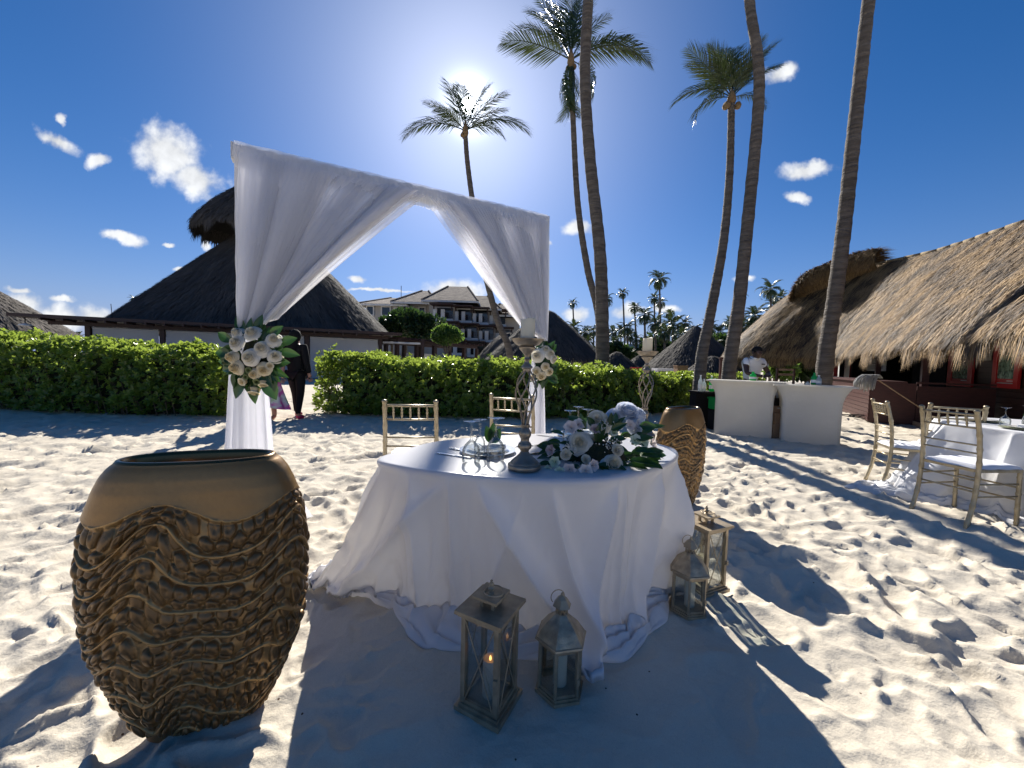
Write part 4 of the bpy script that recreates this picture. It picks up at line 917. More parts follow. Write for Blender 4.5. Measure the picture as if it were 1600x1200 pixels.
    for (px, py, a, L_) in ((1000, 722, -15, .10), (1010, 728, -12, .09), (990, 738, -20, .09), (960, 742, -40, .08), (1005, 705, 5, .09), (1014, 712, -5, .08), (850, 742, -160, .07), (866, 690, 160, .07), (872, 676, 140, .07), (935, 745, -60, .08), (900, 742, -100, .07), (860, 728, 190, .07), (945, 752, -30, .07)):
        p = at(px - 12 * math.cos(R(a)), py + 12 * math.sin(R(a)) * .5, Yf - .10); p.z = max(p.z, .012)
        put('leaf', LEAFM[0], None, t, p, orient_x((math.cos(R(a)), -.35, .10 + .3 * math.sin(R(a))), (0, -.5, 1), 0), L_)
centrepiece()
# ------------------------------------------------------------------ place settings, glasses
M['china'] = mat('china', (.78, .78, .77), .12, coat=.5)
M['charger'] = mat('charger', (.30, .32, .22), .3, col2=(.25, .28, .18), scale=6)
M['napkin'] = mat('napkin', (.78, .78, .78), .8, bump=.2, bscale=200, bdist=.001, transl=.15)
def glass_me(kind, name):
    b = MB()
    # upside down: rim on the table, foot on top
    if kind == 'wine': pr = [(.034, 0), (.036, .010), (.0375, .030), (.036, .052), (.028, .072), (.014, .088), (.0055, .096), (.0042, .110), (.0040, .150), (.0055, .160), (.012, .164), (.033, .167), (.034, .169), (.012, .1705), (.0, .171)]
    else: pr = [(.026, 0), (.027, .010), (.028, .045), (.026, .075), (.018, .096), (.006, .108), (.0042, .118), (.0040, .165), (.0055, .174), (.012, .178), (.031, .181), (.032, .183), (.012, .1845), (.0, .185)]
    b.lathe(pr, 36, capb=False, capt=False)
    inn = [(r_ - .0016 if r_ > .006 else .002, z) for r_, z in pr[:6]]
    b.lathe(inn, 36, capb=False, capt=False)
    return b.mesh(name, True, 60)
GM = {'wine': glass_me('wine', 'wine_glass'), 'water': glass_me('flute', 'tall_glass')}
for k_ in GM: GM[k_].materials.append(M['glass'])
def glass(kind, x, y, z, label, group, s=1.0):
    o = link('stemmed_glass', GM[kind], None, None, (x, y, z), None, s); return tag(o, label, 'glass', group)
def plate_set(x, y, rz, z, base, lab, green=False):
    b = MB(); b.lathe([(0, 0), (.07, 0), (.09, .003), (.140, .011), (.142, .013), (.138, .0135), (.09, .006), (0, .005)], 44)
    o = b.obj('charger_plate', M['charger'] if green else M['china'], None, True, 40, loc=(x, y, z)); tag(o, (('wide green' if green else 'wide white') + ' charger plate ' + base), 'plate', 'charger plates on the tables')
    b = MB(); b.lathe([(0, 0), (.05, 0), (.07, .004), (.105, .014), (.107, .016), (.103, .0165), (.07, .008), (0, .006)], 40)
    o = b.obj('dinner_plate', M['china'], None, True, 40, loc=(x, y, z + .0065)); tag(o, 'white dinner plate stacked ' + base, 'plate', 'dinner plates on the tables')
def fold_napkin(x, y, z, rz, label):
    t = thing('napkin', label, 'napkin', (x, y, z), rz, 'folded napkins on the plates')
    b = MB(); b.box((0, 0, .006), (.13, .07, .010)); b.box((.004, .004, .0145), (.125, .055, .006)); b.obj('cloth', M['napkin'], t)
    for (a, s) in ((80, 1), (120, .9), (40, .85)):
        put('leaf', LEAFM[2], None, t, (0, 0, .02), orient_x((math.cos(R(a)) * .7, .1, math.sin(R(a)) + .2), (0, -1, .1), .1), (.105 * s, .11 * s, .10 * s))
def knife(x, y, z, a, label, grp='cutlery on the table', L_=.21):
    t = thing('knife', label, 'knife', (x, y, z), a, grp)
    MB().box((-.055, 0, .003), (.095, .012, .006), taper=.8).obj('handle', M['steel'], t)
    b = MB(); b.prism([(-.006, -.006), (.08, -.009), (.102, -.004), (.106, .004), (.09, .008), (-.006, .006)], .001, .0032); b.obj('blade', M['steel'], t)
def fork(x, y, z, a, label, grp='cutlery on the table'):
    t = thing('fork', label, 'fork', (x, y, z), a, grp)
    MB().box((-.055, 0, .0025), (.11, .009, .004), taper=.8).obj('handle', M['steel'], t)
    b = MB(); b.prism([(0, -.004), (.03, -.012), (.05, -.012), (.05, .012), (.03, .012), (0, .004)], .002, .0045)
    for k in (-1.5, -.5, .5, 1.5): b.box((.068, k * .0062, .0045), (.038, .0032, .0022))
    b.obj('tines', M['steel'], t)
def gtp(px, py): p = G(px, py, TZ); return p.x, p.y
z0 = TZ + .0015
x, y = gtp(762, 706); plate_set(x, y, 0, z0, 'on the left of the bridal table behind the upturned glasses', 'l'); fold_napkin(x + .02, y, z0 + .022, R(20), 'white napkin with large green leaves on the left plate')
x, y = gtp(905, 682); plate_set(x, y, 0, z0, 'on the far right of the bridal table behind the flowers', 'r'); fold_napkin(x + .0, y, z0 + .022, R(10), 'white napkin on the far plate behind the flowers')
x, y = gtp(712, 714); knife(x - .01, y + .015, z0, R(152), 'steel knife left of the left plate, nearer the table edge'); x, y = gtp(722, 706); fork(x, y + .02, z0, R(148), 'steel fork lying beside the left plate')
x, y = gtp(862, 683); knife(x, y, z0, R(150), 'steel knife beside the far plate behind the candle stand')
x, y = gtp(834, 697); fork(x, y, z0, R(18), 'steel fork behind the near candle stand'); x, y = gtp(846, 708); knife(x, y, z0, R(35), 'steel knife between the candle stand and the flowers')
x, y = gtp(739, 727); glass('wine', x - .012, y + .03, z0, 'upturned wine glass, leftmost of the glasses on the bridal table', 'upturned glasses on the bridal table', 1.12)
x, y = gtp(747, 722); glass('water', x, y + .075, z0, 'narrow upturned glass behind the leftmost wine glass', 'upturned glasses on the bridal table', 1.0)
x, y = gtp(774, 725); glass('wine', x - .003, y + .05, z0, 'wide upturned wine glass just left of the candle stand', 'upturned glasses on the bridal table', 1.18)
for (px, py, Y, k, lab) in ((891, 641, 2.22, 'wine', 'upturned glass behind the flowers, leftmost of the far three'), (904, 635, 2.36, 'water', 'upturned glass behind the flowers, middle and tallest of the far three'), (919, 639, 2.26, 'wine', 'upturned glass behind the flowers, rightmost of the far three')):
    p = P(px, py, Y); s = (p.z - TZ) / (.171 if k == 'wine' else .185); glass(k, p.x, Y, z0, lab, 'upturned glasses on the bridal table', max(.9, min(s, 1.25)))
# ------------------------------------------------------------------ chiavari chairs
def make_chair():
    """faces +x; back at x=0; width along y; origin at floor under the back"""
    t = thing('chiavari_chair', 'x', 'chair', (0, 0, 0), 0, 'gold bamboo style banquet chairs')
    W = .185; gm = M['gold']
    def bamboo(pts, r, rings, name, n=10):
        pts = [Vector(p) for p in pts]; seg = catmull([tuple(p) for p in pts], 44); P_ = [Vector(p) for p in seg]; rad = []
        L_ = len(P_)
        for i in range(L_):
            f = i / (L_ - 1); rr = r
            for q in rings:
                if abs(f - q) < .012: rr = r * 1.22
            rad.append(rr)
        return MB().tube(P_, rad, n).obj(name, gm, t, True, 60)
    rg5 = [.08, .2, .32, .44, .56, .68, .8, .92]
    for s in (-1, 1):
        bamboo([(-.075, s * W, -.02), (-.02, s * W, .20), (.0, s * W, .44), (-.012, s * W * .99, .68), (-.055, s * W * .97, .905)], .0155, rg5, 'back_post')
        b = MB(); b.lathe([(0, 0), (.014, 0), (.019, .004), (.020, .010), (.015, .017), (.006, .021), (0, .022)], 12, (-.056, s * W * .97, .900)); b.obj('finial', gm, t, True)
        bamboo([(.40, s * W * 1.05, -.02), (.395, s * W * 1.05, .2), (.39, s * W * 1.05, .43)], .0145, [.12, .35, .6, .85], 'front_leg')
    def xat(z): return float(np.interp(z, [0, .2, .44, .68, .905], [-.07, -.02, 0, -.012, -.055]))
    for z, r in ((.878, .0095), (.775, .0075), (.64, .0070), (.575, .0070)):
        MB().tube([(xat(z), -W * .97, z), (xat(z) - .012, 0, z), (xat(z), W * .97, z)], r, 8).obj('back_rail', gm, t, True)
    for k in range(7 - 2):
        y = (k - 2) * W * .32; b = MB(); L_ = .100
        pts = [(xat(.78 + .09 * f) - .009, y, .778 + .098 * f) for f in np.linspace(0, 1, 13)]
        b.tube(pts, [.0062 * (1.45 if i in (3, 6, 9) else 1) * (.85 + .3 * math.sin(math.pi * i / 12)) for i in range(13)], 7); b.obj('spindle', gm, t, True)
    b = MB(); b.prism([(-.005, -W), (.40, -W * 1.12), (.425, -W * 1.0), (.425, W * 1.0), (.40, W * 1.12), (-.005, W)], .425, .447); b.obj('seat', gm, t)
    # cushion
    NU, NV = 20, 20; V3 = np.zeros((NU, NV, 3))
    for i in range(NU):
        for j in range(NV):
            u, v = i / (NU - 1) * 2 - 1, j / (NV - 1) * 2 - 1
            x = .215 + .215 * u; y = v * (W * 1.02 + .012 * u); ed = min(1, (1 - max(abs(u), abs(v))) * 8)
            V3[i, j] = (x, y, .449 + .034 * ed ** .6 * (1 - .15 * (u * u + v * v)) + .002 * math.sin(u * 9 + v * 4))
    b = MB(); idx = {}
    Vl = [tuple(p) for p in V3.reshape(-1, 3)]; F = [(i * NV + j, (i + 1) * NV + j, (i + 1) * NV + j + 1, i * NV + j + 1) for i in range(NU - 1) for j in range(NV - 1)]
    b.add(Vl, F); b.obj('cushion', M['cushion'], t, True)
    for z, x0 in ((.33, None), (.23, None)):
        for s in (-1, 1): MB().tube([(xat(z), s * W, z), (.395, s * W * 1.05, z)], .0075, 8).obj('side_stretcher', gm, t, True)
    for z in (.30, .20): MB().tube([(.396, -W * 1.05, z), (.396, W * 1.05, z)], .0075, 8).obj('front_stretcher', gm, t, True)
    for z in (.36, .27): MB().tube([(xat(z), -W, z), (xat(z), W, z)], .0075, 8).obj('back_stretcher', gm, t, True)
    return t
def chair_at(o, px1, py1, px2, py2, h, label, flip=1, Ys=None, first=False):
    """back posts' tops seen at two pixels (left, right); depth from their known height"""
    t = o if first else copytree(o)
    t['label'] = label
    p1, p2 = (P(px1, py1, Ys[0]), P(px2, py2, Ys[1])) if Ys else (G(px1, py1, h), G(px2, py2, h))
    c = (p1 + p2) / 2; d = Vector((p2.x - p1.x, p2.y - p1.y)).normalized()
    # chair y axis along +-d ; facing +x
    yv = d * flip; ang = math.atan2(-yv.x, yv.y)
    fx = Vector((math.cos(ang), math.sin(ang)))
    t.location = (c.x + fx.x * .055, c.y + fx.y * .055, ghs(c.x, c.y, .2) - .0); t.rotation_euler = (0, 0, ang)
    return t
ch0 = make_chair()
chair_at(ch0, 603, 630, 679, 625, .91, 'gold chair behind the left side of the bridal table', -1, (2.72, 2.76), True)
chair_at(ch0, 771, 618, 829, 617, .91, 'gold chair behind the bridal table, half hidden by the near candle stand', -1, (3.28, 3.22))
chair_at(ch0, 1441, 637, 1526, 646, .91, 'gold chair with white cushion nearest the camera at the right hand table', -1, (3.32, 2.97))
chair_at(ch0, 1467, 632, 1527, 636, .91, 'gold chair on the far side of the right hand table', -1, (3.72, 3.58))
chair_at(ch0, 1365, 629, 1385, 629, .91, 'gold chair seen side on, standing apart left of the right hand table', -1, (4.20, 3.92))
# fix far chair: it faces the camera from behind the table
# ------------------------------------------------------------------ right hand table
T2 = [(4.14, 3.66), (4.12, 3.25), (4.16, 2.88), (4.35, 2.55), (4.85, 2.42), (5.35, 2.65), (5.6, 3.2), (5.4, 3.8), (4.9, 4.05), (4.4, 3.95)]
B2 = [(3.86, 3.78), (4.10, 3.30), (4.13, 2.8), (4.3, 2.45), (4.85, 2.3), (5.45, 2.6), (5.7, 3.2), (5.5, 3.9), (4.9, 4.15), (4.25, 4.0)]
Q2 = [(3.50, 3.90), (4.00, 3.40), (4.10, 2.72), (4.25, 2.36), (4.85, 2.2), (5.5, 2.5), (5.8, 3.2), (5.6, 4.0), (4.9, 4.25), (4.05, 4.12)]
cloth_table('tablecloth', 'white cloth trailing on the sand round the table at the right edge', T2, B2, Q2, TZ, 13, 8, M['cloth'], None, N=320, famp=.07, qamp=.05)
table_frame('banquet table under a white cloth at the right edge of the beach', T2, TZ, (4.8, 3.22))
def gt2(px, py): p = G(px, py, TZ); return p.x, p.y
x, y = gt2(1560, 672); plate_set(4.28, 3.18, 0, z0, 'nearest the left edge of the right hand table', 'a', True)
plate_set(4.50, 3.66, 0, z0, 'at the far side of the right hand table', 'b', True)
x, y = 4.28, 3.18; b = MB(); b.lathe([(0, 0), (.10, .001), (.13, .004)], 20, capt=False, capb=False)
for i, (x, y, k, s) in enumerate(((4.48, 3.30, 'wine', 1.0), (4.56, 3.38, 'water', 1.0), (4.62, 3.26, 'wine', 1.05), (4.50, 3.18, 'water', .95), (4.66, 3.14, 'wine', 1.0), (4.42, 3.42, 'wine', .95), (4.58, 3.08, 'wine', 1.0))):
    lab = ['upturned wine glass in the cluster on the right hand table, left front', 'tall upturned glass at the back of the cluster on the right hand table', 'upturned wine glass in the middle of the cluster on the right hand table', 'tall upturned glass nearest the camera in the right hand cluster',
           'upturned wine glass at the right end of the right hand cluster', 'upturned wine glass at the far left of the right hand cluster', 'upturned wine glass at the image edge in the right hand cluster'][i]
    glass(k, x, y, z0, lab, 'upturned glasses on the right hand table', s)
fold_napkin(4.28, 3.18, z0 + .022, R(30), 'white napkin with green leaves on the near plate of the right hand table')
# ------------------------------------------------------------------ hedges
def leaf_cloud(P0, D, Nn, L_, W_, rnd):
    """folded blades: base P0, direction D, normal Nn (arrays)"""
    n = len(P0); D = D / (np.linalg.norm(D, axis=1)[:, None] + 1e-9); S_ = np.cross(D, Nn); S_ /= (np.linalg.norm(S_, axis=1)[:, None] + 1e-9); U = np.cross(S_, D)
    L_ = L_[:, None]; W_ = W_[:, None]
    v0 = P0; v1 = P0 + D * L_ * .55 - S_ * W_ * .5 + U * W_ * .16; v2 = P0 + D * L_ * .55 + U * W_ * -.02; v3 = P0 + D * L_ * .55 + S_ * W_ * .5 + U * W_ * .16; v4 = P0 + D * L_ * .93 - S_ * W_ * .27; v5 = P0 + D * L_ - U * L_ * .06; v6 = P0 + D * L_ * .93 + S_ * W_ * .27
    V = np.stack([v0, v1, v2, v3, v4, v5, v6], 1).reshape(-1, 3)
    b = (np.arange(n) * 7)[:, None]
    T = np.array([[0, 2, 1], [0, 3, 2], [1, 2, 4], [2, 5, 4], [2, 6, 5], [2, 3, 6]])
    F = (b[:, :, None] + T[None]).reshape(-1, 3)
    return V, F, np.repeat(rnd, 6)
def hedge(label, line, depth, tops, seed, dens=1050, name='hedge'):
    """line: front base points; hedge runs back by depth; tops: heights"""
    rg = np.random.default_rng(seed); ln = catmull([(*p, h) for p, h in zip(line, tops)], 80)
    seg = np.hypot(*np.diff(ln[:, :2], axis=0).T); s = np.concatenate([[0], np.cumsum(seg)]); L_ = s[-1]
    t = thing(name, label, 'hedge', (float(ln[40, 0]), float(ln[40, 1]) + depth / 2, 0), 0, 'clipped green hedges along the beach'); O = np.array(t.location)
    def pt(a, f):   # a along, f across (0 front .. 1 back)
        x = np.interp(a, s, ln[:, 0]); y = np.interp(a, s, ln[:, 1]); h = np.interp(a, s, ln[:, 2])
        dx = np.gradient(ln[:, 0]); dy = np.gradient(ln[:, 1]); m_ = np.hypot(dx, dy); nx = np.interp(a, s, -dy / m_); ny = np.interp(a, s, dx / m_)
        return x + nx * depth * f, y + ny * depth * f, h, nx, ny
    # rosette anchor points: front, top, ends, back
    per = 1.25 + depth + .9; n = int(L_ * per * dens / 6); a = rg.uniform(-.02, L_ + .02, n); q = rg.uniform(0, per, n)
    x0, y0, h, nx, ny = pt(np.clip(a, 0, L_), 0)
    bump = .19 * (fbm(a * 1.6 + seed, q * 1.5, 3) - .5) * 2
    hh = h * (1 + .11 * (fbm(a * 1.1 + seed, a * 0, 2) - .5) * 2)
    front = q < 1.25; top = (q >= 1.25) & (q < 1.25 + depth); back = q >= 1.25 + depth
    z = np.where(front, q / 1.25 * hh, np.where(top, hh, hh * (1 - (q - 1.25 - depth) / .9)))
    f = np.where(front, 0, np.where(top, (q - 1.25) / depth, 1.0))
    z = np.maximum(z, .07)
    inset = np.where(front, -.06 * np.sin(np.pi * np.clip(z / hh, 0, 1)) + .16 * (1 - np.clip(z / hh / .25, 0, 1)), 0)
    x, y, _, _, _ = pt(np.clip(a, 0, L_), f)
    nfx = np.where(front, -nx, np.where(back, nx, 0)); nfy = np.where(front, -ny, np.where(back, ny, 0)); nfz = np.where(top, 1.0, .35)
    endf = np.clip(1 - np.minimum(a, L_ - a) / .35, 0, 1)
    x = x + nfx * (bump - inset) ; y = y + nfy * (bump - inset); z = z + np.where(top, bump * .8 - .16 * (2 * np.abs(f - .5)) ** 6, 0) - endf * .2 * (z / hh) ** 3 * hh
    deep = rg.random(n) ** 1.6 * .26; x -= nfx * deep; y -= nfy * deep; z -= nfz * deep * .6 * top
    z = z + np.where(top & (rg.random(n) < .035), rg.uniform(.04, .15, n), 0)
    # ends
    ne = int(depth * 1.2 * dens / 6); 
    for e in (0, 1):
        ae = np.full(ne, 0.0 if e == 0 else L_); fe = rg.random(ne); xe, ye, he, nxe, nye = pt(ae, fe); ze = rg.random(ne) * he * .93; k = -1 if e == 0 else 1
        ex = k * nye; ey = -k * nxe; o_ = .1 * (fbm(fe * 4, ze * 4, 2) - .5)
        dd = rg.random(ne) * .3; x = np.concatenate([x, xe + ex * (o_ - dd)]); y = np.concatenate([y, ye + ey * (o_ - dd)]); z = np.concatenate([z, ze]); nfx = np.concatenate([nfx, ex]); nfy = np.concatenate([nfy, ey]); nfz = np.concatenate([nfz, np.full(ne, .3)])
    C = np.stack([x, y, z], 1) - O; Nf = np.stack([nfx, nfy, nfz + .25], 1) + rg.normal(0, .45, (len(x), 3)); Nf /= np.linalg.norm(Nf, axis=1)[:, None]
    k = 6; C2 = np.repeat(C, k, 0); N2 = np.repeat(Nf, k, 0); m_ = len(C2)
    ref = np.cross(N2, np.array([.3, .5, .8])); ref /= np.linalg.norm(ref, axis=1)[:, None]; r2 = np.cross(N2, ref)
    ang = np.tile(np.arange(k) * 2.399, len(C)) + np.repeat(rg.random(len(C)) * 6, k); up = rg.uniform(.15, 1.3, m_)[:, None]
    D = ref * np.cos(ang)[:, None] + r2 * np.sin(ang)[:, None] + N2 * up
    Ls = rg.uniform(.065, .115, m_); V, F, rn = leaf_cloud(C2 - N2 * .01, D, N2 + rg.normal(0, .2, (m_, 3)), Ls, Ls * rg.uniform(.42, .56, m_), np.clip(np.repeat(rg.random(len(C)) * .5 + 1.1 * (fbm(C[:, 0] * 1.3, C[:, 2] * 2.5 + C[:, 1], 3) - .35), k) + rg.random(m_) * .35, 0, 1))
    V[:, 2] = np.maximum(V[:, 2], .02)
    link('foliage', arrmesh('foliage', V, F, rn, False), M['leaf'], t, kind='stuff')
    # uneven near-black core, its colour stands in for shade between the leaves
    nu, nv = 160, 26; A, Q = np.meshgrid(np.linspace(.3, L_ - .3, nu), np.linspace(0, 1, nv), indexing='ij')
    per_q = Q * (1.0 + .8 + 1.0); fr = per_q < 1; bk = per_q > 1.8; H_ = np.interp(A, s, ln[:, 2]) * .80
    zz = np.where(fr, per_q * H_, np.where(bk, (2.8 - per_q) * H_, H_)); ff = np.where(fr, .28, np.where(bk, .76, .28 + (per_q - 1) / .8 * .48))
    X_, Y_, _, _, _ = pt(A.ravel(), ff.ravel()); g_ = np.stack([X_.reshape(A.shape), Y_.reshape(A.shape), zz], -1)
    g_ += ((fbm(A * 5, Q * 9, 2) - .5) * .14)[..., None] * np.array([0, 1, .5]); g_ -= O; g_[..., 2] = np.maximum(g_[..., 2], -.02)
    link('inner_dark_fill', gridmesh('inner_dark_fill', g_, True), M['inner'], t, kind='stuff')
    b = MB()
    for i in range(int(L_ * 7)):
        a_ = rg.uniform(.1, L_ - .1); X_, Y_, H2, nx_, ny_ = pt(np.array([a_]), np.array([.15])); p = Vector((float(X_[0]), float(Y_[0]), 0)) - Vector(t.location)
        q = Vector((float(-nx_[0]) * .12 + rg.normal(0, .12), float(-ny_[0]) * .16, float(H2[0]) * rg.uniform(.45, .8))); b.tube([p, p + q * .5 + Vector((rg.normal(0, .05), 0, .05)), p + q], [.011, .008, .003], 5)
    b.obj('stems', M['twig'], t)['kind'] = 'stuff'
    return t
hedge('long glossy hedge at the left edge, ending just behind the left arch post', [(-17, 8.2), (-13, 7.8), (-10.2, 7.6), (-7.6, 7.25), (-6.0, 7.35), (-5.35, 7.9)], 1.5, [1.75, 1.6, 1.48, 1.38, 1.25, 1.12], 1)
hedge('long glossy hedge behind the arch and the bridal table, ending by the bar', [(-4.35, 8.5), (-3.6, 8.05), (-1.5, 8.0), (1.2, 8.3), (3.2, 9.2), (5.3, 10.6)], 1.7, [1.22, 1.28, 1.25, 1.18, 1.06, .86], 2)
hedge('low strip of hedge beyond the end of the long hedge, behind the palm trunks', [(6.2, 13.4), (7.6, 13.8), (9.4, 14.3)], 1.2, [1.0, 1.0, .98], 3, 700)
# fallen leaves and litter on the sand
b = MB(); rg = random.Random(9)
for i in range(420):
    x = rg.uniform(-12, 5); y = rg.uniform(6.3, 8.0); r = rg.uniform(.006, .018); a = rg.random() * 6; z = float(gh(x, y)) + .004
    b.add([(x, y, z), (x + r * math.cos(a), y + r * math.sin(a), z + .006), (x + r * 1.6 * math.cos(a + .5), y + r * 1.6 * math.sin(a + .5), z), (x + r * math.cos(a + 1.1), y + r * math.sin(a + 1.1), z + .004)], [(0, 1, 2, 3)], rg.random())
o = b.obj('leaf_litter', M['rose'], None); o['kind'] = 'stuff'; tag(o, 'pale petals and leaf litter on the shaded sand before the hedges', 'litter')
# ------------------------------------------------------------------ palms
def frond_mesh(L_, droop, n=60, ll=.40, seed=0, w=.042, rise=0.0, twist=0.0, name='frond', lean=1.0):
    rg = random.Random(seed); b = MB(); pts = []; x = 0; z = 0; a = rise
    N_ = 24; ds = L_ / N_
    for i in range(N_ + 1):
        pts.append(Vector((x, 0, z))); a -= droop / N_ * (.5 + 1.3 * i / N_); x += ds * math.cos(a); z += ds * math.sin(a)
    b.tube(pts, [.022 * L_ / 2.4 * (1 - .88 * i / N_) + .002 for i in range(N_ + 1)], 5, .1)
    V = []; F = []; Rn = []
    for s in (-1, 1):
        for i in range(n):
            t = .14 + .86 * (i + rg.random() * .6) / n; fi = t * N_; k = min(int(fi), N_ - 1); p = pts[k].lerp(pts[k + 1], min(1, fi - k)); d = (pts[k + 1] - pts[k]).normalized()
            l = L_ * ll * (math.sin(math.pi * min(1, .12 + t * .86)) ** .6) * rg.uniform(.8, 1.08)
            side = Vector((0, s, 0)); upv = d.cross(Vector((0, 1, 0))) * -1
            dr = (side * (1.0 - .55 * t) + d * (.55 + .7 * t) + Vector((0, 0, 1)) * rg.uniform(-.1, .28)).normalized()
            dr2 = (dr + Vector((0, 0, -1)) * (.75 + .5 * rg.random()) * lean).normalized()
            wv = d * w * .5 * (.6 + .6 * math.sin(math.pi * t)); m_ = p + dr * l * .45; e = m_ + dr2 * l * .55
            c = len(V); V += [p - wv * .6, p + wv * .6, m_ - wv, m_ + wv, e]; F += [(c, c + 1, c + 3, c + 2), (c + 2, c + 3, c + 4)]
            r_ = rg.random(); Rn += [r_, r_]
    base = len(b.v); b.v += [tuple(q) for q in V]; b.f += [tuple(base + i for i in f) for f in F]; b.r += Rn
    me = b.mesh(name); me.materials.append(M['frond']); return me
FR = {'up': [frond_mesh(2.5, .30, seed=1, lean=.35), frond_mesh(2.5, .55, seed=2, lean=.4)], 'mid': [frond_mesh(2.6, 1.05, seed=3, lean=.75), frond_mesh(2.6, 1.35, seed=4, lean=.85)], 'low': [frond_mesh(2.5, 1.5, seed=5), frond_mesh(2.4, 1.1, seed=6)]}
def trunk(pts, r0, r1, parent, n=90, nr=14, seed=0):
    pp = catmull(pts, n); V = []; L_ = sum(np.linalg.norm(np.diff(pp, axis=0), axis=1)); rad = []
    for i in range(n):
        f = i / (n - 1); rr = r0 + (r1 - r0) * f ** .75 + .35 * r0 * math.exp(-f * 28); rad.append(rr * (1 + .035 * math.sin(i * 2.4) + .02 * math.sin(i * 5.1 + seed)))
    return MB().tube([Vector(p) for p in pp], rad, nr).obj('trunk', M['bark'], parent, True)
def palm(label, pts, r0, r1, fronds, s=1.0, crown=True, nt=110, seed=0, cat='palm tree'):
    base = Vector(pts[0]); t = thing('palm_tree', label, cat, base, 0, 'coconut palms around the beach')
    lp = [tuple(Vector(p) - base) for p in pts]; trunk(lp, r0, r1, t, nt, seed=seed)
    if not crown: return t
    top = Vector(lp[-1])
    b = MB(); b.lathe([(r1 * .9, -.25 * s), (r1 * 1.5, -.05 * s), (r1 * 1.2, .15 * s), (.02, .45 * s)], 10, top); b.obj('crownshaft', M['husk'], t, True)
    rg = random.Random(seed + 50)
    for i, (az, el, k) in enumerate(fronds):
        cls = 'up' if el > 45 else ('mid' if el > 5 else 'low'); me = FR[cls][i % 2]
        mt = Matrix.Rotation(R(az), 4, 'Z') @ Matrix.Rotation(R(-el), 4, 'Y') @ Matrix.Rotation(rg.uniform(-.5, .5), 4, 'X')
        o = put('frond', me, None, t, top + Vector((0, 0, .05)), mt, k * s)
    for i in range(4):
        a = rg.random() * 6; b = MB(); b.lathe([(0, -.09), (.06, -.06), (.08, 0), (.05, .07), (0, .09)], 8, top + Vector((.14 * math.cos(a), .14 * math.sin(a), -.16)) * 1.0); b.obj('coconut', M['husk'], t, True)
    return t
def pp(*a): return [tuple(P(*q)) for q in a]
def full(n, seed, lo=-35, hi=80):
    rg = random.Random(seed); out = []
    for i in range(n): out.append((i * 137.5 + rg.uniform(-15, 15), hi - (hi - lo) * (i / n) ** .9 + rg.uniform(-8, 8), rg.uniform(.88, 1.1)))
    return out
# sun palm
tr = pp((802, 590, 17), (795, 545, 17.1), (776, 496, 17.2), (752, 400, 17.4), (738, 312, 17.5), (730, 250, 17.6), (727, 206, 17.6)); tr[0] = (tr[0][0], tr[0][1], 0)
palm('slender palm whose crown hides the sun, rising behind the wedding arch', tr, .17, .10, [(180, 24, 1.05), (172, 50, .85), (160, 74, .95), (100, 84, 1.0), (40, 72, .95), (10, 60, .95), (3, 34, 1.08), (-12, 20, .7), (215, 30, .6), (10, 48, .8)], 1.12, seed=1)
tr = pp((941, 590, 14.0), (936, 500, 14.0), (918, 420, 14.2), (903, 320, 14.3), (896, 200, 14.4), (892, 96, 14.4)); tr[0] = (tr[0][0], tr[0][1], 0)
palm('slim leaning palm with hanging fronds just left of the thick straight trunk', tr, .15, .09, [(183, 26, 1.0), (178, 50, .9), (200, -62, .9), (160, -70, .85), (150, 70, 1.1), (120, 82, 1.15), (75, 80, 1.2), (30, 66, 1.0), (6, 42, 1.2), (0, 34, 1.15), (-15, -30, .8), (-40, -68, .9), (45, 84, 1.1), (165, 66, 1.1)], 1.05, seed=2)
tr = pp((943, 600, 11.0), (941, 500, 11), (937, 390, 11), (922, 250, 11.1), (914, 120, 11.2), (919, 0, 11.3), (924, -110, 11.4), (930, -420, 11.4)); tr[0] = (tr[0][0], tr[0][1], 0)
palm('thick straight palm trunk in the middle running out of the top of the picture', tr, .20, .125, full(16, 3, 0), 1.1, seed=3)
tr = pp((1092, 610, 8.9), (1096, 560, 8.9), (1110, 490, 9.0), (1130, 380, 9.2), (1140, 270, 9.4), (1143, 156, 9.5)); tr[0] = (tr[0][0], tr[0][1], 0)
palm('palm with a full dark crown against the blue sky, third trunk from the left', tr, .15, .072, [(180, 50, 1.1), (174, 36, 1.0), (185, 4, .9), (150, 62, 1.1), (120, 76, 1.15), (90, 85, 1.2), (60, 78, 1.15), (25, 68, 1.2), (8, 60, 1.2), (-5, 48, 1.0), (0, 20, .7), (205, 58, .9), (-60, 60, .8)], .56, seed=4)
tr = pp((1136, 612, 8.6), (1140, 570, 8.6), (1155, 470, 8.6), (1170, 330, 8.7), (1184, 180, 8.8), (1185, 100, 8.8), (1172, 10, 8.9), (1160, -120, 9.0), (1150, -420, 9.0)); tr[0] = (tr[0][0], tr[0][1], 0)
palm('curving palm trunk just right of the full crowned palm, its top out of the picture', tr, .155, .085, full(14, 5, -10), .85, seed=5)
tr = pp((1284, 620, 8.3), (1290, 560, 8.3), (1302, 480, 8.3), (1318, 360, 8.3), (1332, 230, 8.3), (1345, 110, 8.3), (1358, -5, 8.3), (1410, -430, 8.3)); tr[0] = (tr[0][0], tr[0][1], 0)
palm('stout leaning palm trunk in front of the thatched bar, its top out of the picture', tr, .165, .105, full(14, 6, -10), .9, seed=6)
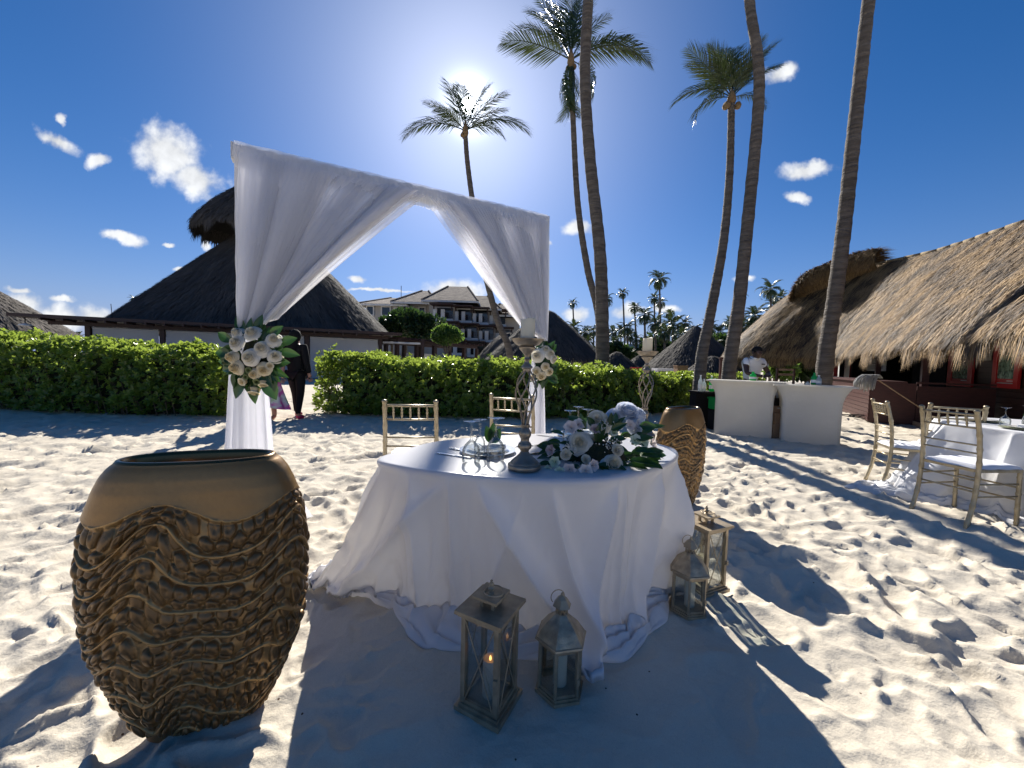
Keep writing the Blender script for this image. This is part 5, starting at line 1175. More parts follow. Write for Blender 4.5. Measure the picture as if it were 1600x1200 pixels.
# distant palms: crown as one mesh each
def crown_mesh(seed, n=19, lo=-40, L_=2.5):
    b = MB(); rg = random.Random(seed)
    for i, (az, el, k) in enumerate(full(n, seed, lo)):
        me = frond_mesh(L_ * k, 1.2 + 1.0 * (1 - el / 80), n=17, seed=seed * 20 + i, w=.15, ll=.40)
        mt = Matrix.Rotation(R(az), 4, 'Z') @ Matrix.Rotation(R(-el), 4, 'Y')
        V = [mt @ v.co for v in me.vertices]; F = [tuple(p.vertices) for p in me.polygons]; b.add(V, F, .5); b.r[-len(F):] = [d.value for d in me.attributes['rnd'].data]; bpy.data.meshes.remove(me)
    me = b.mesh('crown'); me.materials.append(M['frond']); return me
CRM = [crown_mesh(i) for i in (1, 2, 3, 4)]
def far_palm(px, py, pxb, Y, cr, label, i):
    """crown at px,py; cr = crown radius in pixels"""
    top = P(px, py, Y); base = P(pxb, 580, Y); base.z = 0; t = thing('palm_tree', label, 'palm tree', base, 0, 'distant coconut palms')
    tp = top - base; MB().tube([(0, 0, 0), (tp.x * .2, 0, tp.z * .4), (tp.x * .7, 0, tp.z * .8), tuple(tp)], [.15, .11, .09, .08], 7).obj('trunk', M['bark'], t, True)
    s = cr / 600 * Y / 2.3; o = put('crown', CRM[i % 4], None, t, tp, Matrix.Rotation(i * 1.3, 4, 'Z'), s)
    return t
FP = [(895, 474, 897, 46, 10, 'small lone palm left of the thick straight trunk, against the sky'), (946, 467, 950, 38, 17, 'palm crown half hidden behind the thick straight trunk'), (973, 458, 976, 44, 11, 'small wispy palm just right of the thick straight trunk'),
      (1030, 437, 1032, 40, 20, 'tallest of the distant palms, above the far candle'), (1022, 466, 1023, 44, 12, 'small palm directly under the tallest distant palm'), (1032, 473, 1020, 44, 12, 'leaning small palm crossing the tallest distant palm'), (991, 480, 995, 40, 12, 'small palm left of the far candle stand'),
      (1007, 492, 1008, 34, 20, 'round crowned palm right behind the far candle'), (1052, 508, 1050, 32, 26, 'bushy palm behind the pointed thatched hut'), (1084, 520, 1085, 36, 17, 'low palm behind the tip of the pointed thatched hut'), (1122, 520, 1122, 30, 22, 'palm between the two right trunks'),
      (1160, 432 + 30, 1160, 60, 9, 'tiny palm beside the curving trunk'), (1204, 452, 1204, 36, 20, 'tall palm above the left end of the bar roof'), (1219, 465, 1222, 38, 15, 'palm beside the tall one above the bar roof'), (1180, 494, 1183, 30, 25, 'dark bushy palm left of the bar roof'), (1196, 503, 1196, 33, 20, 'dark palm touching the left edge of the bar roof'), (1158, 515, 1158, 27, 25, 'low palm just left of the bar roof eave'), (1226, 488, 1226, 34, 16, 'palm top showing over the bar roof slope'),
      (897, 512, 897, 40, 17, 'palm crown over the white walled hut'), (915, 520, 915, 42, 16, 'second palm crown over the white walled hut'), (927, 518, 928, 44, 14, 'palm left of the thick straight trunk, low down'), (958, 520, 958, 42, 15, 'palm right of the thick straight trunk, low down'), (970, 516, 970, 46, 14, 'low palm between the thick trunk and the far candle'), (985, 524, 985, 42, 13, 'low palm left of the far candle stand base'),
      (28, 486, 26, 60, 12, 'windswept palm over the thatched hut at the left edge'), (210, 468, 212, 60, 9, 'palm tip peeping over the left slope of the great thatched roof'), (58, 524, 58, 50, 16, 'low palm left of the restaurant terrace'), (82, 528, 82, 45, 15, 'palm beside the restaurant terrace lamp'), (100, 530, 104, 36, 16, 'palm seen under the end of the terrace roof'), (120, 528, 122, 32, 14, 'palm seen through the terrace opening'), (44, 534, 44, 70, 9, 'tiny far palm near the left edge'),
      (858, 500, 862, 52, 10, 'palm tip beside the roof of the white walled hut'), (1140, 505, 1142, 46, 13, 'small palm seen between the right trunks'), (1045, 490, 1046, 52, 10, 'small far palm right of the tallest one')]
EX = [(872, 520, 30, 15), (882, 528, 36, 14), (905, 528, 38, 14), (920, 534, 34, 13), (962, 534, 30, 15), (980, 512, 34, 17), (994, 530, 32, 14), (1024, 505, 36, 18), (1038, 520, 30, 19), (1064, 524, 28, 18), (1070, 505, 40, 14), (1098, 530, 26, 18), (1108, 512, 32, 18), (1118, 538, 24, 16), (1146, 528, 30, 16), (1172, 512, 30, 20), (1186, 520, 26, 17), (1210, 478, 38, 16)]
wd = ['leftmost', 'second', 'third', 'fourth', 'fifth', 'sixth', 'seventh', 'eighth', 'ninth', 'tenth', 'eleventh', 'twelfth', 'thirteenth', 'fourteenth', 'fifteenth', 'sixteenth', 'seventeenth', 'rightmost']
for i, (px, py, Y, cr) in enumerate(EX): FP.append((px, py, px + (i % 3) - 1, Y, cr, 'low dark palm in the distant grove, ' + wd[i] + ' of its row'))
for i, a in enumerate(FP): far_palm(*a, i)
# broadleaf trees and bushes
def tree(label, px, py, Y, rx, rz, nleaf, mat_='leaf_dark', seed=0, L_=.35, name='broadleaf_tree'):
    c = P(px, py, Y); rx = rx / 600 * Y; rz = rz / 600 * Y; base = Vector((c.x, c.y, 0)); t = thing(name, label, 'tree' if 'tree' in name else 'bush', base)
    rg = np.random.default_rng(seed); nc = 26; cc = rg.normal(0, 1, (nc, 3)); cc /= np.linalg.norm(cc, axis=1)[:, None]; cc *= (rg.random((nc, 1)) ** .4) * .74
    cr_ = rg.uniform(.26, .42, nc); k = rg.integers(0, nc, nleaf); d = rg.normal(0, 1, (nleaf, 3)); d /= np.linalg.norm(d, axis=1)[:, None]
    p = cc[k] + d * (cr_[k] * rg.uniform(.75, 1.08, nleaf))[:, None]; p *= np.array([rx, rx * .8, rz]); p[:, 2] += c.z
    p[:, 2] = np.maximum(p[:, 2], .2)
    Dd = d + rg.normal(0, .6, (nleaf, 3)); ls = rg.uniform(.7, 1.2, nleaf) * L_ * .9
    V, F, rn = leaf_cloud(p, Dd, d + rg.normal(0, .3, (nleaf, 3)), ls, ls * .5, np.clip(np.random.default_rng(seed + 1).random(nleaf), 0, 1)); link('crown', arrmesh('crown', V, F, rn), M[mat_], t, kind='stuff')
    b = MB(); b.tube([(0, 0, -.1), (.05, 0, c.z * .5), (0, 0, c.z)], [.16, .12, .07], 8)
    b.obj('trunk', M['bark'], t, True)
    for j in range(5): MB().tube([(0, 0, c.z * .55), tuple(Vector((cc[j][0] * rx * .5, cc[j][1] * rx * .4, c.z * .8))), tuple(Vector((cc[j][0] * rx * .9, cc[j][1] * rx * .7, c.z + cc[j][2] * rz)))], [.07, .05, .02], 6).obj('limb', M['bark'], t, True)
    return t
M['leaf_dark'] = mat('leaf_dark', (.022, .045, .016), .4, col2=(.05, .09, .025), attr=True, transl=.25, tcol=(.08, .16, .03))
M['leaf_mid'] = mat('leaf_mid', (.05, .10, .02), .4, col2=(.10, .17, .04), attr=True, transl=.4, tcol=(.22, .36, .06))
tree('dark round tree in front of the left wing of the hotel', 612, 508, 34, 24, 22, 5000, seed=1)
tree('wide dark tree in front of the middle of the hotel', 656, 512, 32, 36, 27, 8000, seed=2)
tree('dark tree between the two other trees before the hotel', 634, 503, 36, 22, 22, 4000, seed=8)
tree('small light green tree beside the terrace pergola', 698, 524, 26, 22, 16, 5000, 'leaf_mid', 3, .22)
tree('dark shrubbery right of the thick straight palm trunk', 960, 556, 30, 30, 22, 5000, seed=4, name='bush')
tree('rounded bush beyond the far candle stand', 1002, 560, 32, 12, 14, 2000, seed=5, name='bush')
tree('dark thicket behind the bartender and the palm trunks', 1130, 548, 26, 38, 24, 6000, seed=6, name='bush')
tree('dark shrubs beyond the pointed hut at its left side', 1030, 545, 38, 34, 30, 5000, seed=7, name='bush')
tree('dark undergrowth below the distant palm grove, left of the thick trunk', 905, 556, 44, 44, 20, 6000, seed=21, name='bush')
tree('dark undergrowth below the distant palm grove, behind the pointed hut', 1085, 548, 40, 60, 22, 7000, seed=22, name='bush')
tree('green bush seen beneath the end of the terrace roof', 92, 542, 24, 24, 12, 3000, 'leaf_mid', 9, .25, name='bush')
tree('dark bush under the thatch between the counters and the stout palm', 1262, 572, 21, 30, 20, 5000, seed=12, name='bush')
tree('green bush behind the bartender under the thatch', 1222, 575, 19, 26, 16, 4000, 'leaf_mid', 10, .2, name='bush')
# ------------------------------------------------------------------ thatch
def strands(S_fn, n, L_, W_, seed, thick=.03, lift=.06, fringe=0, fringe_len=.4, v_rng=(0, 1), wild=.12, u_w=None, fr_out=.15):
    """S_fn(u,v)->(N,3): v=0 eave, v=1 ridge. Blades lie down the slope, from higher to lower."""
    rg = np.random.default_rng(seed); u = rg.random(n); v = v_rng[0] + (v_rng[1] - v_rng[0]) * rg.random(n)
    if u_w is not None: u = u_w(u, rg)
    e = 1e-3; p = S_fn(u, v); du = S_fn(np.clip(u + e, 0, 1), v) - S_fn(np.clip(u - e, 0, 1), v); dv = S_fn(u, np.clip(v + e, 0, 1)) - S_fn(u, np.clip(v - e, 0, 1))
    D = -dv / (np.linalg.norm(dv, axis=1)[:, None] + 1e-12); Tn = du / (np.linalg.norm(du, axis=1)[:, None] + 1e-12); Nn = np.cross(Tn, -D); Nn /= (np.linalg.norm(Nn, axis=1)[:, None] + 1e-12)
    Nn *= np.sign(Nn[:, 2:3] + 1e-9)
    D = D + Tn * rg.normal(0, wild, (n, 1)) + Nn * rg.normal(.02, .05, (n, 1)); D /= np.linalg.norm(D, axis=1)[:, None]
    l = (L_ * rg.uniform(.6, 1.3, n))[:, None]; w = (W_ * rg.uniform(.5, 1.5, n))[:, None]
    base = p + Nn * (thick * rg.random((n, 1))); mid = base + D * l * .55 + Nn * lift * .7 * rg.random((n, 1)); tip = base + D * l + Nn * lift * rg.uniform(-.4, .6, (n, 1)); s_ = np.cross(D, Nn)
    sets = [(base, mid, tip, s_, w, rg.random(n) * .5 + .6 * vnoise(u * 90, v * 10) - .05)]
    if fringe:
        m_ = fringe; u = rg.random(m_)
        if u_w is not None: u = u_w(u, rg)
        v = rg.random(m_) ** 2 * .10; p = S_fn(u, v); du = S_fn(np.clip(u + e, 0, 1), v) - S_fn(np.clip(u - e, 0, 1), v); dv = S_fn(u, np.clip(v + e, 0, 1)) - S_fn(u, np.clip(v - e, 0, 1))
        D = -dv / (np.linalg.norm(dv, axis=1)[:, None] + 1e-12); Tn = du / (np.linalg.norm(du, axis=1)[:, None] + 1e-12); out = np.array(D); out[:, 2] = 0
        lf = (fringe_len * (.55 + .9 * vnoise(u * 55 + seed, u * 0)) * rg.uniform(.6, 1.2, m_))[:, None]; clump = (vnoise(u * 240 + 5, u * 0) - .5)[:, None]
        mid = p + D * lf * .45 + Tn * rg.normal(0, .05, (m_, 1)); d2 = np.array([0, 0, -1.]) + out * (fr_out + .25 * rg.random((m_, 1))) + Tn * (rg.normal(0, .12, (m_, 1)) + clump * .5); tip = mid + d2 * lf * .8
        ww = (W_ * rg.uniform(.5, 1.4, m_))[:, None]; sets.append((p - np.array([0, 0, 1]) * .12 * rg.random((m_, 1)), mid, tip, Tn, ww, np.clip(rg.random(m_) * .7 + .35 * clump[:, 0] + .15, 0, 1)))
    Vs = []; Fs = []; Rn = []; off = 0
    for (a, b, c, s_, w, r_) in sets:
        V = np.stack([a - s_ * w * .4, a + s_ * w * .4, b - s_ * w * .5, b + s_ * w * .5, c], 1).reshape(-1, 3); k = len(a); i = (np.arange(k) * 5)[:, None] + off
        F = np.concatenate([i + np.array([[0, 1, 3]]), i + np.array([[0, 3, 2]]), i + np.array([[2, 3, 4]])], 0); Vs.append(V); Fs.append(F); Rn.append(np.tile(r_, 3)); off += len(V)
    return np.concatenate(Vs), np.concatenate(Fs), np.concatenate(Rn)
def surf_mesh(S_fn, nu, nv, name='thatch_bed', close=False):
    U, V = np.meshgrid(np.linspace(0, 1, nu), np.linspace(0, 1, nv), indexing='ij'); g_ = S_fn(U.ravel(), V.ravel()).reshape(nu, nv, 3)
    return gridmesh(name, g_, True)
def cone_fn(c, rx, ry, z0, z1, prof=.9, sq=2.0, apexw=0.0, flare=.0, wob=.01, seed=0):
    def f(u, v):
        a = u * 2 * np.pi; ca, sa = np.cos(a), np.sin(a); k = (1 - v) ** prof; k = apexw + (1 - apexw) * k
        ww = 1 + wob * np.sin(a * 7 + seed) + wob * np.sin(a * 13 + 2 * seed)
        X = rx * k * ww * np.sign(ca) * np.abs(ca) ** (2 / sq); Y = ry * k * ww * np.sign(sa) * np.abs(sa) ** (2 / sq)
        zz = z0 + (z1 - z0) * v - flare * (1 - v) ** 6
        return np.stack([c[0] + X, c[1] + Y, zz], -1)
    return f
def hut(label, pxc, Y, halfw, z0, z1, mat_='thatch_grey', n=7000, L_=.5, W_=.05, walls=None, prof=.9, seed=0, posts=4, fr=1500, sq=2.3, cat='thatched hut', frl=.4, flare=0):
    cx = P(pxc, 580, Y).x; t = thing('thatched_hut', label, cat, (cx, Y, 0)); f = cone_fn((0, 0), halfw, halfw, z0, z1, prof, sq, .03, flare, seed=seed)
    link('thatch_bed', surf_mesh(f, 72, 16), M[mat_], t)
    V, F, r_ = strands(f, n, L_, W_, seed, fringe=fr, fringe_len=frl); link('thatch', arrmesh('thatch', V, F, r_), M[mat_], t, kind='stuff')
    for k in range(posts):
        a = 2 * math.pi * (k + .5) / posts; MB().tube([(halfw * .72 * math.cos(a), halfw * .72 * math.sin(a), -.1), (halfw * .72 * math.cos(a), halfw * .72 * math.sin(a), z0 + .25 * (z1 - z0))], .09, 8).obj('post', M['wood'], t, True)
    if walls:
        for k in range(10):
            a0, a1 = 2 * math.pi * k / 10, 2 * math.pi * (k + .82) / 10; r_ = halfw * .74
            MB().beam((r_ * math.cos(a0), r_ * math.sin(a0), z0 * .5), (r_ * math.cos(a1), r_ * math.sin(a1), z0 * .5), .12, z0, up=(0, 0, 1)).obj('wall_panel', M['stucco'], t)
    return t
M['stucco'] = mat('stucco', (.40, .37, .32), .85, col2=(.40, .37, .33), scale=2, bump=.2, bscale=30)
M['stucco_light'] = mat('stucco_light', (.62, .62, .60), .8, col2=(.54, .54, .53), scale=2)
M['rooftile'] = mat('rooftile', (.10, .07, .052), .95, col2=(.20, .15, .115), scale=1.2, detail=8, bump=.8, bscale=5, bdist=.1)
M['window'] = mat('window', (.02, .025, .03), .12, coat=.3)
M['blind'] = mat('blind', (.66, .66, .66), .9, col2=(.60, .60, .60), scale=1, transl=.25, tcol=(.6, .6, .62))
hut('small thatched hut cut by the left edge of the picture beyond the hedge', -55, 22, 4.9, 1.7, 5.4, 'thatch_grey', 12000, .5, .05, seed=1, frl=.5)
hut('white walled thatched hut behind the right post of the arch', 852, 24, 3.55, 1.55, 4.5, 'thatch_dark', 9000, .5, .05, True, seed=2, posts=0, cat='thatched hut', prof=.88)
hut('low dark thatched hut to the left of the white walled hut', 795, 27, 2.1, 1.6, 3.3, 'thatch_grey', 4000, .45, .05, seed=3, prof=.62)
hut('pointed dark thatched hut between the far candle stand and the palm trunks', 1084, 22, 2.75, 1.1, 3.55, 'thatch_dark', 9000, .45, .045, seed=4, prof=1.05, frl=.3)
hut('small beach shade of thatch right of the thick palm trunk', 962, 24, 1.25, 1.15, 2.05, 'thatch_dark', 1500, .35, .05, seed=5, posts=1, fr=500, cat='beach shade', frl=.2)
hut('small beach shade of thatch left of the far candle stand', 1000, 26, 1.1, 1.15, 1.95, 'thatch_dark', 1500, .35, .05, seed=6, posts=1, fr=500, cat='beach shade', frl=.2)
hut('small beach shade of thatch below the pointed hut', 1112, 18, 1.1, 1.0, 1.75, 'thatch_dark', 1500, .35, .05, seed=7, posts=1, fr=500, cat='beach shade', frl=.2)
# ------------------------------------------------------------------ restaurant with great thatched roof
def restaurant():
    A = Vector((-21.6, 18.2, 0)); B_ = Vector((-7.9, 24.0, 0)); d = (B_ - A).normalized(); ang = math.atan2(d.y, d.x); W_ = (B_ - A).length
    t = thing('thatched_restaurant', 'large open restaurant with a great dark thatched roof and white roller screens behind the hedge', 'restaurant', A, ang)
    D_ = 14.0; zt = 2.72
    b = MB(); b.box((W_ / 2, D_ / 2 - .2, zt + .08), (W_ + .8, D_, .16)); b.obj('flat_roof', M['darkwood'], t)
    b = MB(); b.box((W_ / 2, -.9, zt + .06), (W_ + 1.6, 1.0, .14)); b.obj('eave', M['darkwood'], t)
    MB().box((W_ / 2, -.2, zt - .14), (W_ + .2, .16, .2)).obj('fascia_beam', M['darkwood'], t)
    for i in range(int(W_ / .7)): MB().box((i * .72 + .2, -.9, zt - .06), (.07, .95, .10)).obj('rafter', M['darkwood'], t)
    posts = []
    for q in (140, 255, 372, 480, 594, 660): 
        p = P(q, 560, 20); k = (p - EYE); # intersect with front line
        den = k.x * d.y - k.y * d.x; s_ = ((A.x) * d.y - (A.y) * d.x) / den; hit = EYE + k * s_; posts.append((hit - A).dot(d))
    for i, x in enumerate(posts): MB().box((x, 0, zt / 2 - .1), (.20, .20, zt)).obj('post', M['darkwood'], t)
    for i in range(len(posts) - 1):
        x0, x1 = posts[i] + .15, posts[i + 1] - .15
        if i == 4:
            b = MB(); b.tube([(x0, -.02, zt - .42), (x1, -.02, zt - .42)], .06, 8); b.obj('screen_roll', M['blind'], t); continue
        MB().box(((x0 + x1) / 2, -.02, zt / 2 - .15), (x1 - x0, .02, zt - .36)).obj('roller_screen', M['blind'], t)
        MB().tube([(x0, -.03, zt - .30), (x1, -.03, zt - .30)], .045, 8).obj('screen_roll', M['blind'], t)
    MB().box((W_ / 2, D_ - 1.5, zt / 2), (W_, .2, zt)).obj('back_wall', M['darkwood'], t)
    MB().box((0, D_ / 2, zt / 2), (.15, D_ - 3, zt)).obj('side_wall', M['darkwood'], t) if 0 else None
    # great roof, squarish cone
    rc = (7.45, 7.6); f = cone_fn(rc, 8.5, 6.6, zt + .15, 11.1, .96, 2.5, .02, .0, .010, 1)
    link('thatch_bed', surf_mesh(f, 120, 24), M['thatch_dark'], t)
    V, F, r_ = strands(f, 42000, .7, .07, 5, thick=.05, lift=.08, fringe=6000, fringe_len=.35); link('thatch', arrmesh('thatch', V, F, r_), M['thatch_dark'], t, kind='stuff')
    f2 = cone_fn(rc, 4.25, 3.4, 10.15, 13.6, .66, 2.2, .03, .25, .02, 2)
    link('cupola_bed', surf_mesh(f2, 72, 14), M['thatch_dark'], t)
    V, F, r_ = strands(f2, 9000, .6, .07, 6, thick=.05, lift=.1, fringe=5000, fringe_len=.6); link('cupola_thatch', arrmesh('cupola_thatch', V, F, r_), M['thatch_dark'], t, kind='stuff')
    for k in range(6):
        a = k * math.pi / 3; MB().tube([(rc[0] + 1.6 * math.cos(a), rc[1] + 1.3 * math.sin(a), 8.2), (rc[0] + 1.5 * math.cos(a), rc[1] + 1.2 * math.sin(a), 11.6)], .1, 6).obj('cupola_post', M['darkwood'], t)
    # lamp and aerial on the left corner
    MB().tube([(-.45, -1.0, zt), (-.45, -1.0, zt - .28)], .02, 6).obj('lamp_stem', M['black'], t)
    b = MB(); b.lathe([(.02, 0), (.06, -.03), (.20, -.08), (.21, -.12), (.10, -.12), (.05, -.10)], 16, (-.45, -1.0, zt - .26)); b.obj('lamp_shade', M['white'], t, True)
    MB().tube([(1.2, 2, zt + .1), (1.15, 2, zt + 1.1)], .015, 5).obj('aerial', M['black'], t)
    return t
restaurant()
def pergola():
    A = Vector((-7.4, 24.6, 0)); B_ = Vector((-3.0, 32.0, 0)); d = (B_ - A).normalized(); t = thing('pergola', 'dark timber pergola walkway running from the restaurant towards the hotel', 'pergola', A, math.atan2(d.y, d.x)); W_ = (B_ - A).length
    for y in (0, 3): MB().box((W_ / 2, y, 2.45), (W_, .14, .24)).obj('beam', M['darkwood'], t)
    for i in range(16): MB().box((i * W_ / 15, 1.5, 2.62), (.09, 4.2, .12)).obj('rafter', M['darkwood'], t)
    for i in range(6):
        for y in (0, 3): MB().box((i * W_ / 5, y, 1.16), (.22, .22, 2.32)).obj('post', M['darkwood'], t)
    MB().box((W_ * .6, 3.3, 1.0), (W_ * .4, .04, 1.6)).obj('screen', M['blind'], t)
pergola()
# ------------------------------------------------------------------ hotel
def hotel():
    t = thing('hotel', 'three storey cream hotel with brown tiled hip roofs and dark timber balconies behind the trees', 'hotel', (0, 0, 0))
    S_, Wd, Gl, Rt = M['stucco'], M['darkwood'], M['window'], M['rooftile']
    Y0 = 58.0
    def X(px, Y=Y0): return P(px, 540, Y).x
    def Z(px, py, Y=Y0): return P(px, py, Y).z
    def wingbox(x0, x1, y0, y1, z1, name='wall'): 
        MB().box(((x0 + x1) / 2, (y0 + y1) / 2, z1 / 2), (x1 - x0, y1 - y0, z1)).obj(name, S_, t)
    def hip(x0, x1, y0, y1, z0, z1, ov=.9, ridge=.35, name='roof'):
        x0 -= ov; x1 += ov; y0 -= ov; y1 += ov; w = (x1 - x0); r0 = x0 + w * ridge; r1 = x1 - w * ridge; ym = (y0 + y1) / 2
        b = MB(); b.add([(x0, y0, z0), (x1, y0, z0), (x1, y1, z0), (x0, y1, z0), (r0, ym, z1), (r1, ym, z1)], [(0, 1, 5, 4), (1, 2, 5), (2, 3, 4, 5), (3, 0, 4), (0, 3, 2, 1)]); o = b.obj(name, Rt, t)
        V = [(x0, y0, z0), (x1, y0, z0), (x1, y1, z0), (x0, y1, z0)]
        for a, c in ((0, 1), (1, 2), (3, 0)): MB().beam(Vector(V[a]) - Vector((0, 0, .16)), Vector(V[c]) - Vector((0, 0, .16)), .16, .26).obj('eave_board', M['stucco_light'], t)
        for a, c in ((0, (r0, ym, z1)), (1, (r1, ym, z1))): MB().tube([V[a], c], .16, 6).obj('hip_tiles', Rt, t)
    # left wing : eave px y=475, ridge 458
    zl = Z(600, 476); wingbox(X(572), X(628), Y0, Y0 + 12, zl); hip(X(572), X(628), Y0, Y0 + 12, zl, Z(600, 455), ridge=.38)
    wingbox(X(628), X(672), Y0 + 1.5, Y0 + 12, Z(650, 473)); hip(X(624), X(676), Y0 - .5, Y0 + 12, Z(650, 474), Z(668, 455, Y0 + 6), ridge=.42)
    wingbox(X(672), X(712), Y0 - 1, Y0 + 13, Z(690, 476)); hip(X(672), X(738), Y0 - 1, Y0 + 13, Z(690, 472), Z(682, 447, Y0 + 6), ridge=.30)
    wingbox(X(712), X(775), Y0 + 2, Y0 + 12, Z(740, 484)); hip(X(716), X(772), Y0 + 1, Y0 + 13, Z(740, 481), Z(740, 462, Y0 + 7), ridge=.35)
    wingbox(X(760), X(812), Y0 + 4, Y0 + 14, Z(790, 492)); hip(X(762), X(812), Y0 + 3, Y0 + 14, Z(790, 489), Z(790, 474, Y0 + 8), ridge=.35)
    # windows in the left wings
    def window(px0, px1, py0, py1, Y):
        x0, x1, z0, z1 = X(px0, Y), X(px1, Y), Z(px0, py1, Y), Z(px0, py0, Y); w = thing_part('window', t)
        MB().box(((x0 + x1) / 2, Y - .01, (z0 + z1) / 2), (x1 - x0, .12, z1 - z0)).obj('pane', Gl, w)
        b = [((x0 - .08, z0 - .1, x0 + .10, z1 + .1)), ((x1 - .10, z0 - .1, x1 + .08, z1 + .1)), ((x0 + .1, z1 - .10, x1 - .1, z1 + .1)), ((x0 + .1, z0 - .1, x1 - .1, z0 + .08))]
        for (a, c, e, f) in b: MB().box(((a + e) / 2, Y - .06, (c + f) / 2), (e - a, .22, f - c)).obj('frame', M['stucco_light'], w)
    for (a, b_, c, d_) in ((573, 584, 478, 492), (596, 610, 479, 493), (574, 585, 500, 516), (597, 610, 500, 516)): window(a, b_, c, d_, Y0)
    for (a, b_, c, d_) in ((616, 627, 481, 494),): window(a, b_, c, d_, Y0)
    for (a, b_) in ((636, 646), (654, 664)): window(a, b_, 480, 492, Y0 + 1.5)
    # balconies in three storeys on the right wing
    levels = [(478, 492, 500), (504, 518, 526), (530, 543, 551)]
    for li, (yt, yf, yb) in enumerate(levels):
        for bi, (xa, xb, Y) in enumerate(((676, 706, Y0 - 1), (710, 736, Y0 + 1), (738, 762, Y0 + 2), (764, 790, Y0 + 4))):
            dy = bi * 2.2 + (li * 1.0)
            x0, x1 = X(xa + li * 10, Y - 2), X(xb + li * 10, Y - 2)
            if li == 0 and bi == 0: pass
            zf = Z(700, yf + 6 + dy, Y - 2); zt = Z(700, yt + dy, Y - 2); yy = Y - 2
            bal = thing_part('balcony', t)
            MB().box(((x0 + x1) / 2, yy + 1.0, zf - .18), (x1 - x0, 2.0, .36)).obj('slab', M['stucco_light'], bal)
            MB().box(((x0 + x1) / 2, yy + 1.9, (zf + zt) / 2), (x1 - x0 - .4, .12, zt - zf - .1)).obj('dark_opening', Gl, bal)
            for x in (x0 + .25, (x0 + x1) / 2): MB().box((x, yy + .12, zf + .65), (.5, .5, 1.3)).obj('pier', M['stucco_light'], bal)
            for k in range(3): MB().tube([(x0, yy + .1, zf + .35 + k * .25), (x1, yy + .1, zf + .35 + k * .25)], .03, 5).obj('rail', Wd, bal)
            MB().box(((x0 + x1) / 2, yy - .1, zt + .12), (x1 - x0 + .5, 2.6, .16)).obj('awning', Wd, bal)
            for x in (x0 + .1, x1 - .1): MB().box((x, yy - .9 + .9, (zf + zt) / 2 + .6), (.18, .18, zt - zf - 1.0)).obj('timber_post', Wd, bal)
    MB().tube([(X(608), Y0 + 6, zl), (X(608), Y0 + 6, Z(608, 446, Y0 + 6))], .05, 5).obj('aerial', M['black'], t)
    return t
def thing_part(name, parent):
    o = bpy.data.objects.new(name, None); COL.objects.link(o); o.parent = parent; o.empty_display_size = .1; return o
hotel()
far = thing('low_building', 'low pale building with a light roof behind the palms left of the far candle', 'building', tuple(P(1000, 560, 44).xy) + (0,))
MB().box((0, 0, 1.6), (4.6, 4, 3.2)).obj('wall', M['stucco'], far); MB().box((0, 0, 3.4), (5.6, 5, .4), taper=.8).obj('roof', M['stucco_light'], far)
for x in (-1.4, 0, 1.4): MB().box((x, -2.02, 1.8), (.8, .1, 1.2)).obj('window', M['window'], far)
# ------------------------------------------------------------------ thatched beach bar at the right
S0 = Vector((8.62, 9.21, 0)); BD = Vector((.498, .867, 0)); BN = Vector((.867, -.498, 0))   # along the front, into the building
bang = math.atan2(BD.y, BD.x)
bar = thing('thatched_bar', 'dark timber beach bar under a big golden thatched roof at the right', 'beach bar', S0, bang)
# local frame: x along the front (away from camera), y = -into  -> use helper
def B(s, o, z=0): return (s, -o, z)
def hitw(px, py, o):   # pixel on the vertical plane at depth o into the building -> (s, z)
    d = ray(px, py); q = S0 + BN * o; t = (q - EYE).dot(BN) / d.dot(BN); p = EYE + d * t
    return (p - S0).dot(BD), p.z
def bbox_(s0, s1, o0, o1, z0, z1, name, m_, par=None): return MB().box(B((s0 + s1) / 2, (o0 + o1) / 2, (z0 + z1) / 2), (abs(s1 - s0), abs(o1 - o0), z1 - z0)).obj(name, m_, par or bar)
# main wall of long boards
WO = 2.07
for i in range(20):
    z = .12 + i * .125; b = MB(); L_ = 9.8
    b.box(B(-7.2 + L_ / 2, WO + .02, z + .06), (L_, .03, .119), (R(-3.5), 0, 0)); b.obj('board', M['darkwood'], bar)
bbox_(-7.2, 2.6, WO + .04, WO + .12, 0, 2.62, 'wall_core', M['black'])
# recess behind the serving counter, back wall blackened for the interior's shade
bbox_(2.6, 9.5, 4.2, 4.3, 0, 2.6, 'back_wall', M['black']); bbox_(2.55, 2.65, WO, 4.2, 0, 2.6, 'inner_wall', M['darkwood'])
# serving counter with slatted face
for i in range(9):
    z = .02 + i * .103; MB().box(B(3.6, -.012, z + .047), (7.2, .03, .094), (R(-5), 0, 0)).obj('slat', M['maroon'], bar)
bbox_(.0, 7.2, .01, .06, 0, .95, 'counter_core', M['black']); bbox_(-.03, 7.2, -.10, .62, .953, .995, 'counter_top', M['maroon'])
bbox_(-.02, .02, .0, .78, 0, .951, 'counter_end', M['maroon']); bbox_(-.02, .03, .78, WO - .02, .955, .995, 'counter_flap', M['maroon'])
bbox_(.02, .05, .80, WO - .05, .0, .90, 'end_panel', M['maroon'])
for s in (0.3, 3.7, 7.0): bbox_(s, s + .12, .95, 1.07, .05, 2.4, 'post', M['maroon'])
bbox_(7.3, 7.4, .75, 6.0, 0, 2.6, 'interior_dark_wall', M['black'])  # added black wall, puts the dark of the bar's interior into its colour
bbox_(7.15, 7.25, .55, .67, .996, 2.2, 'end_post', M['red'])
# deck
for i in range(9):
    o0 = .78 + i * .142; bbox_(-6.4, -.05, o0, o0 + .134, .03, .075, 'deck_plank', M['wood'])

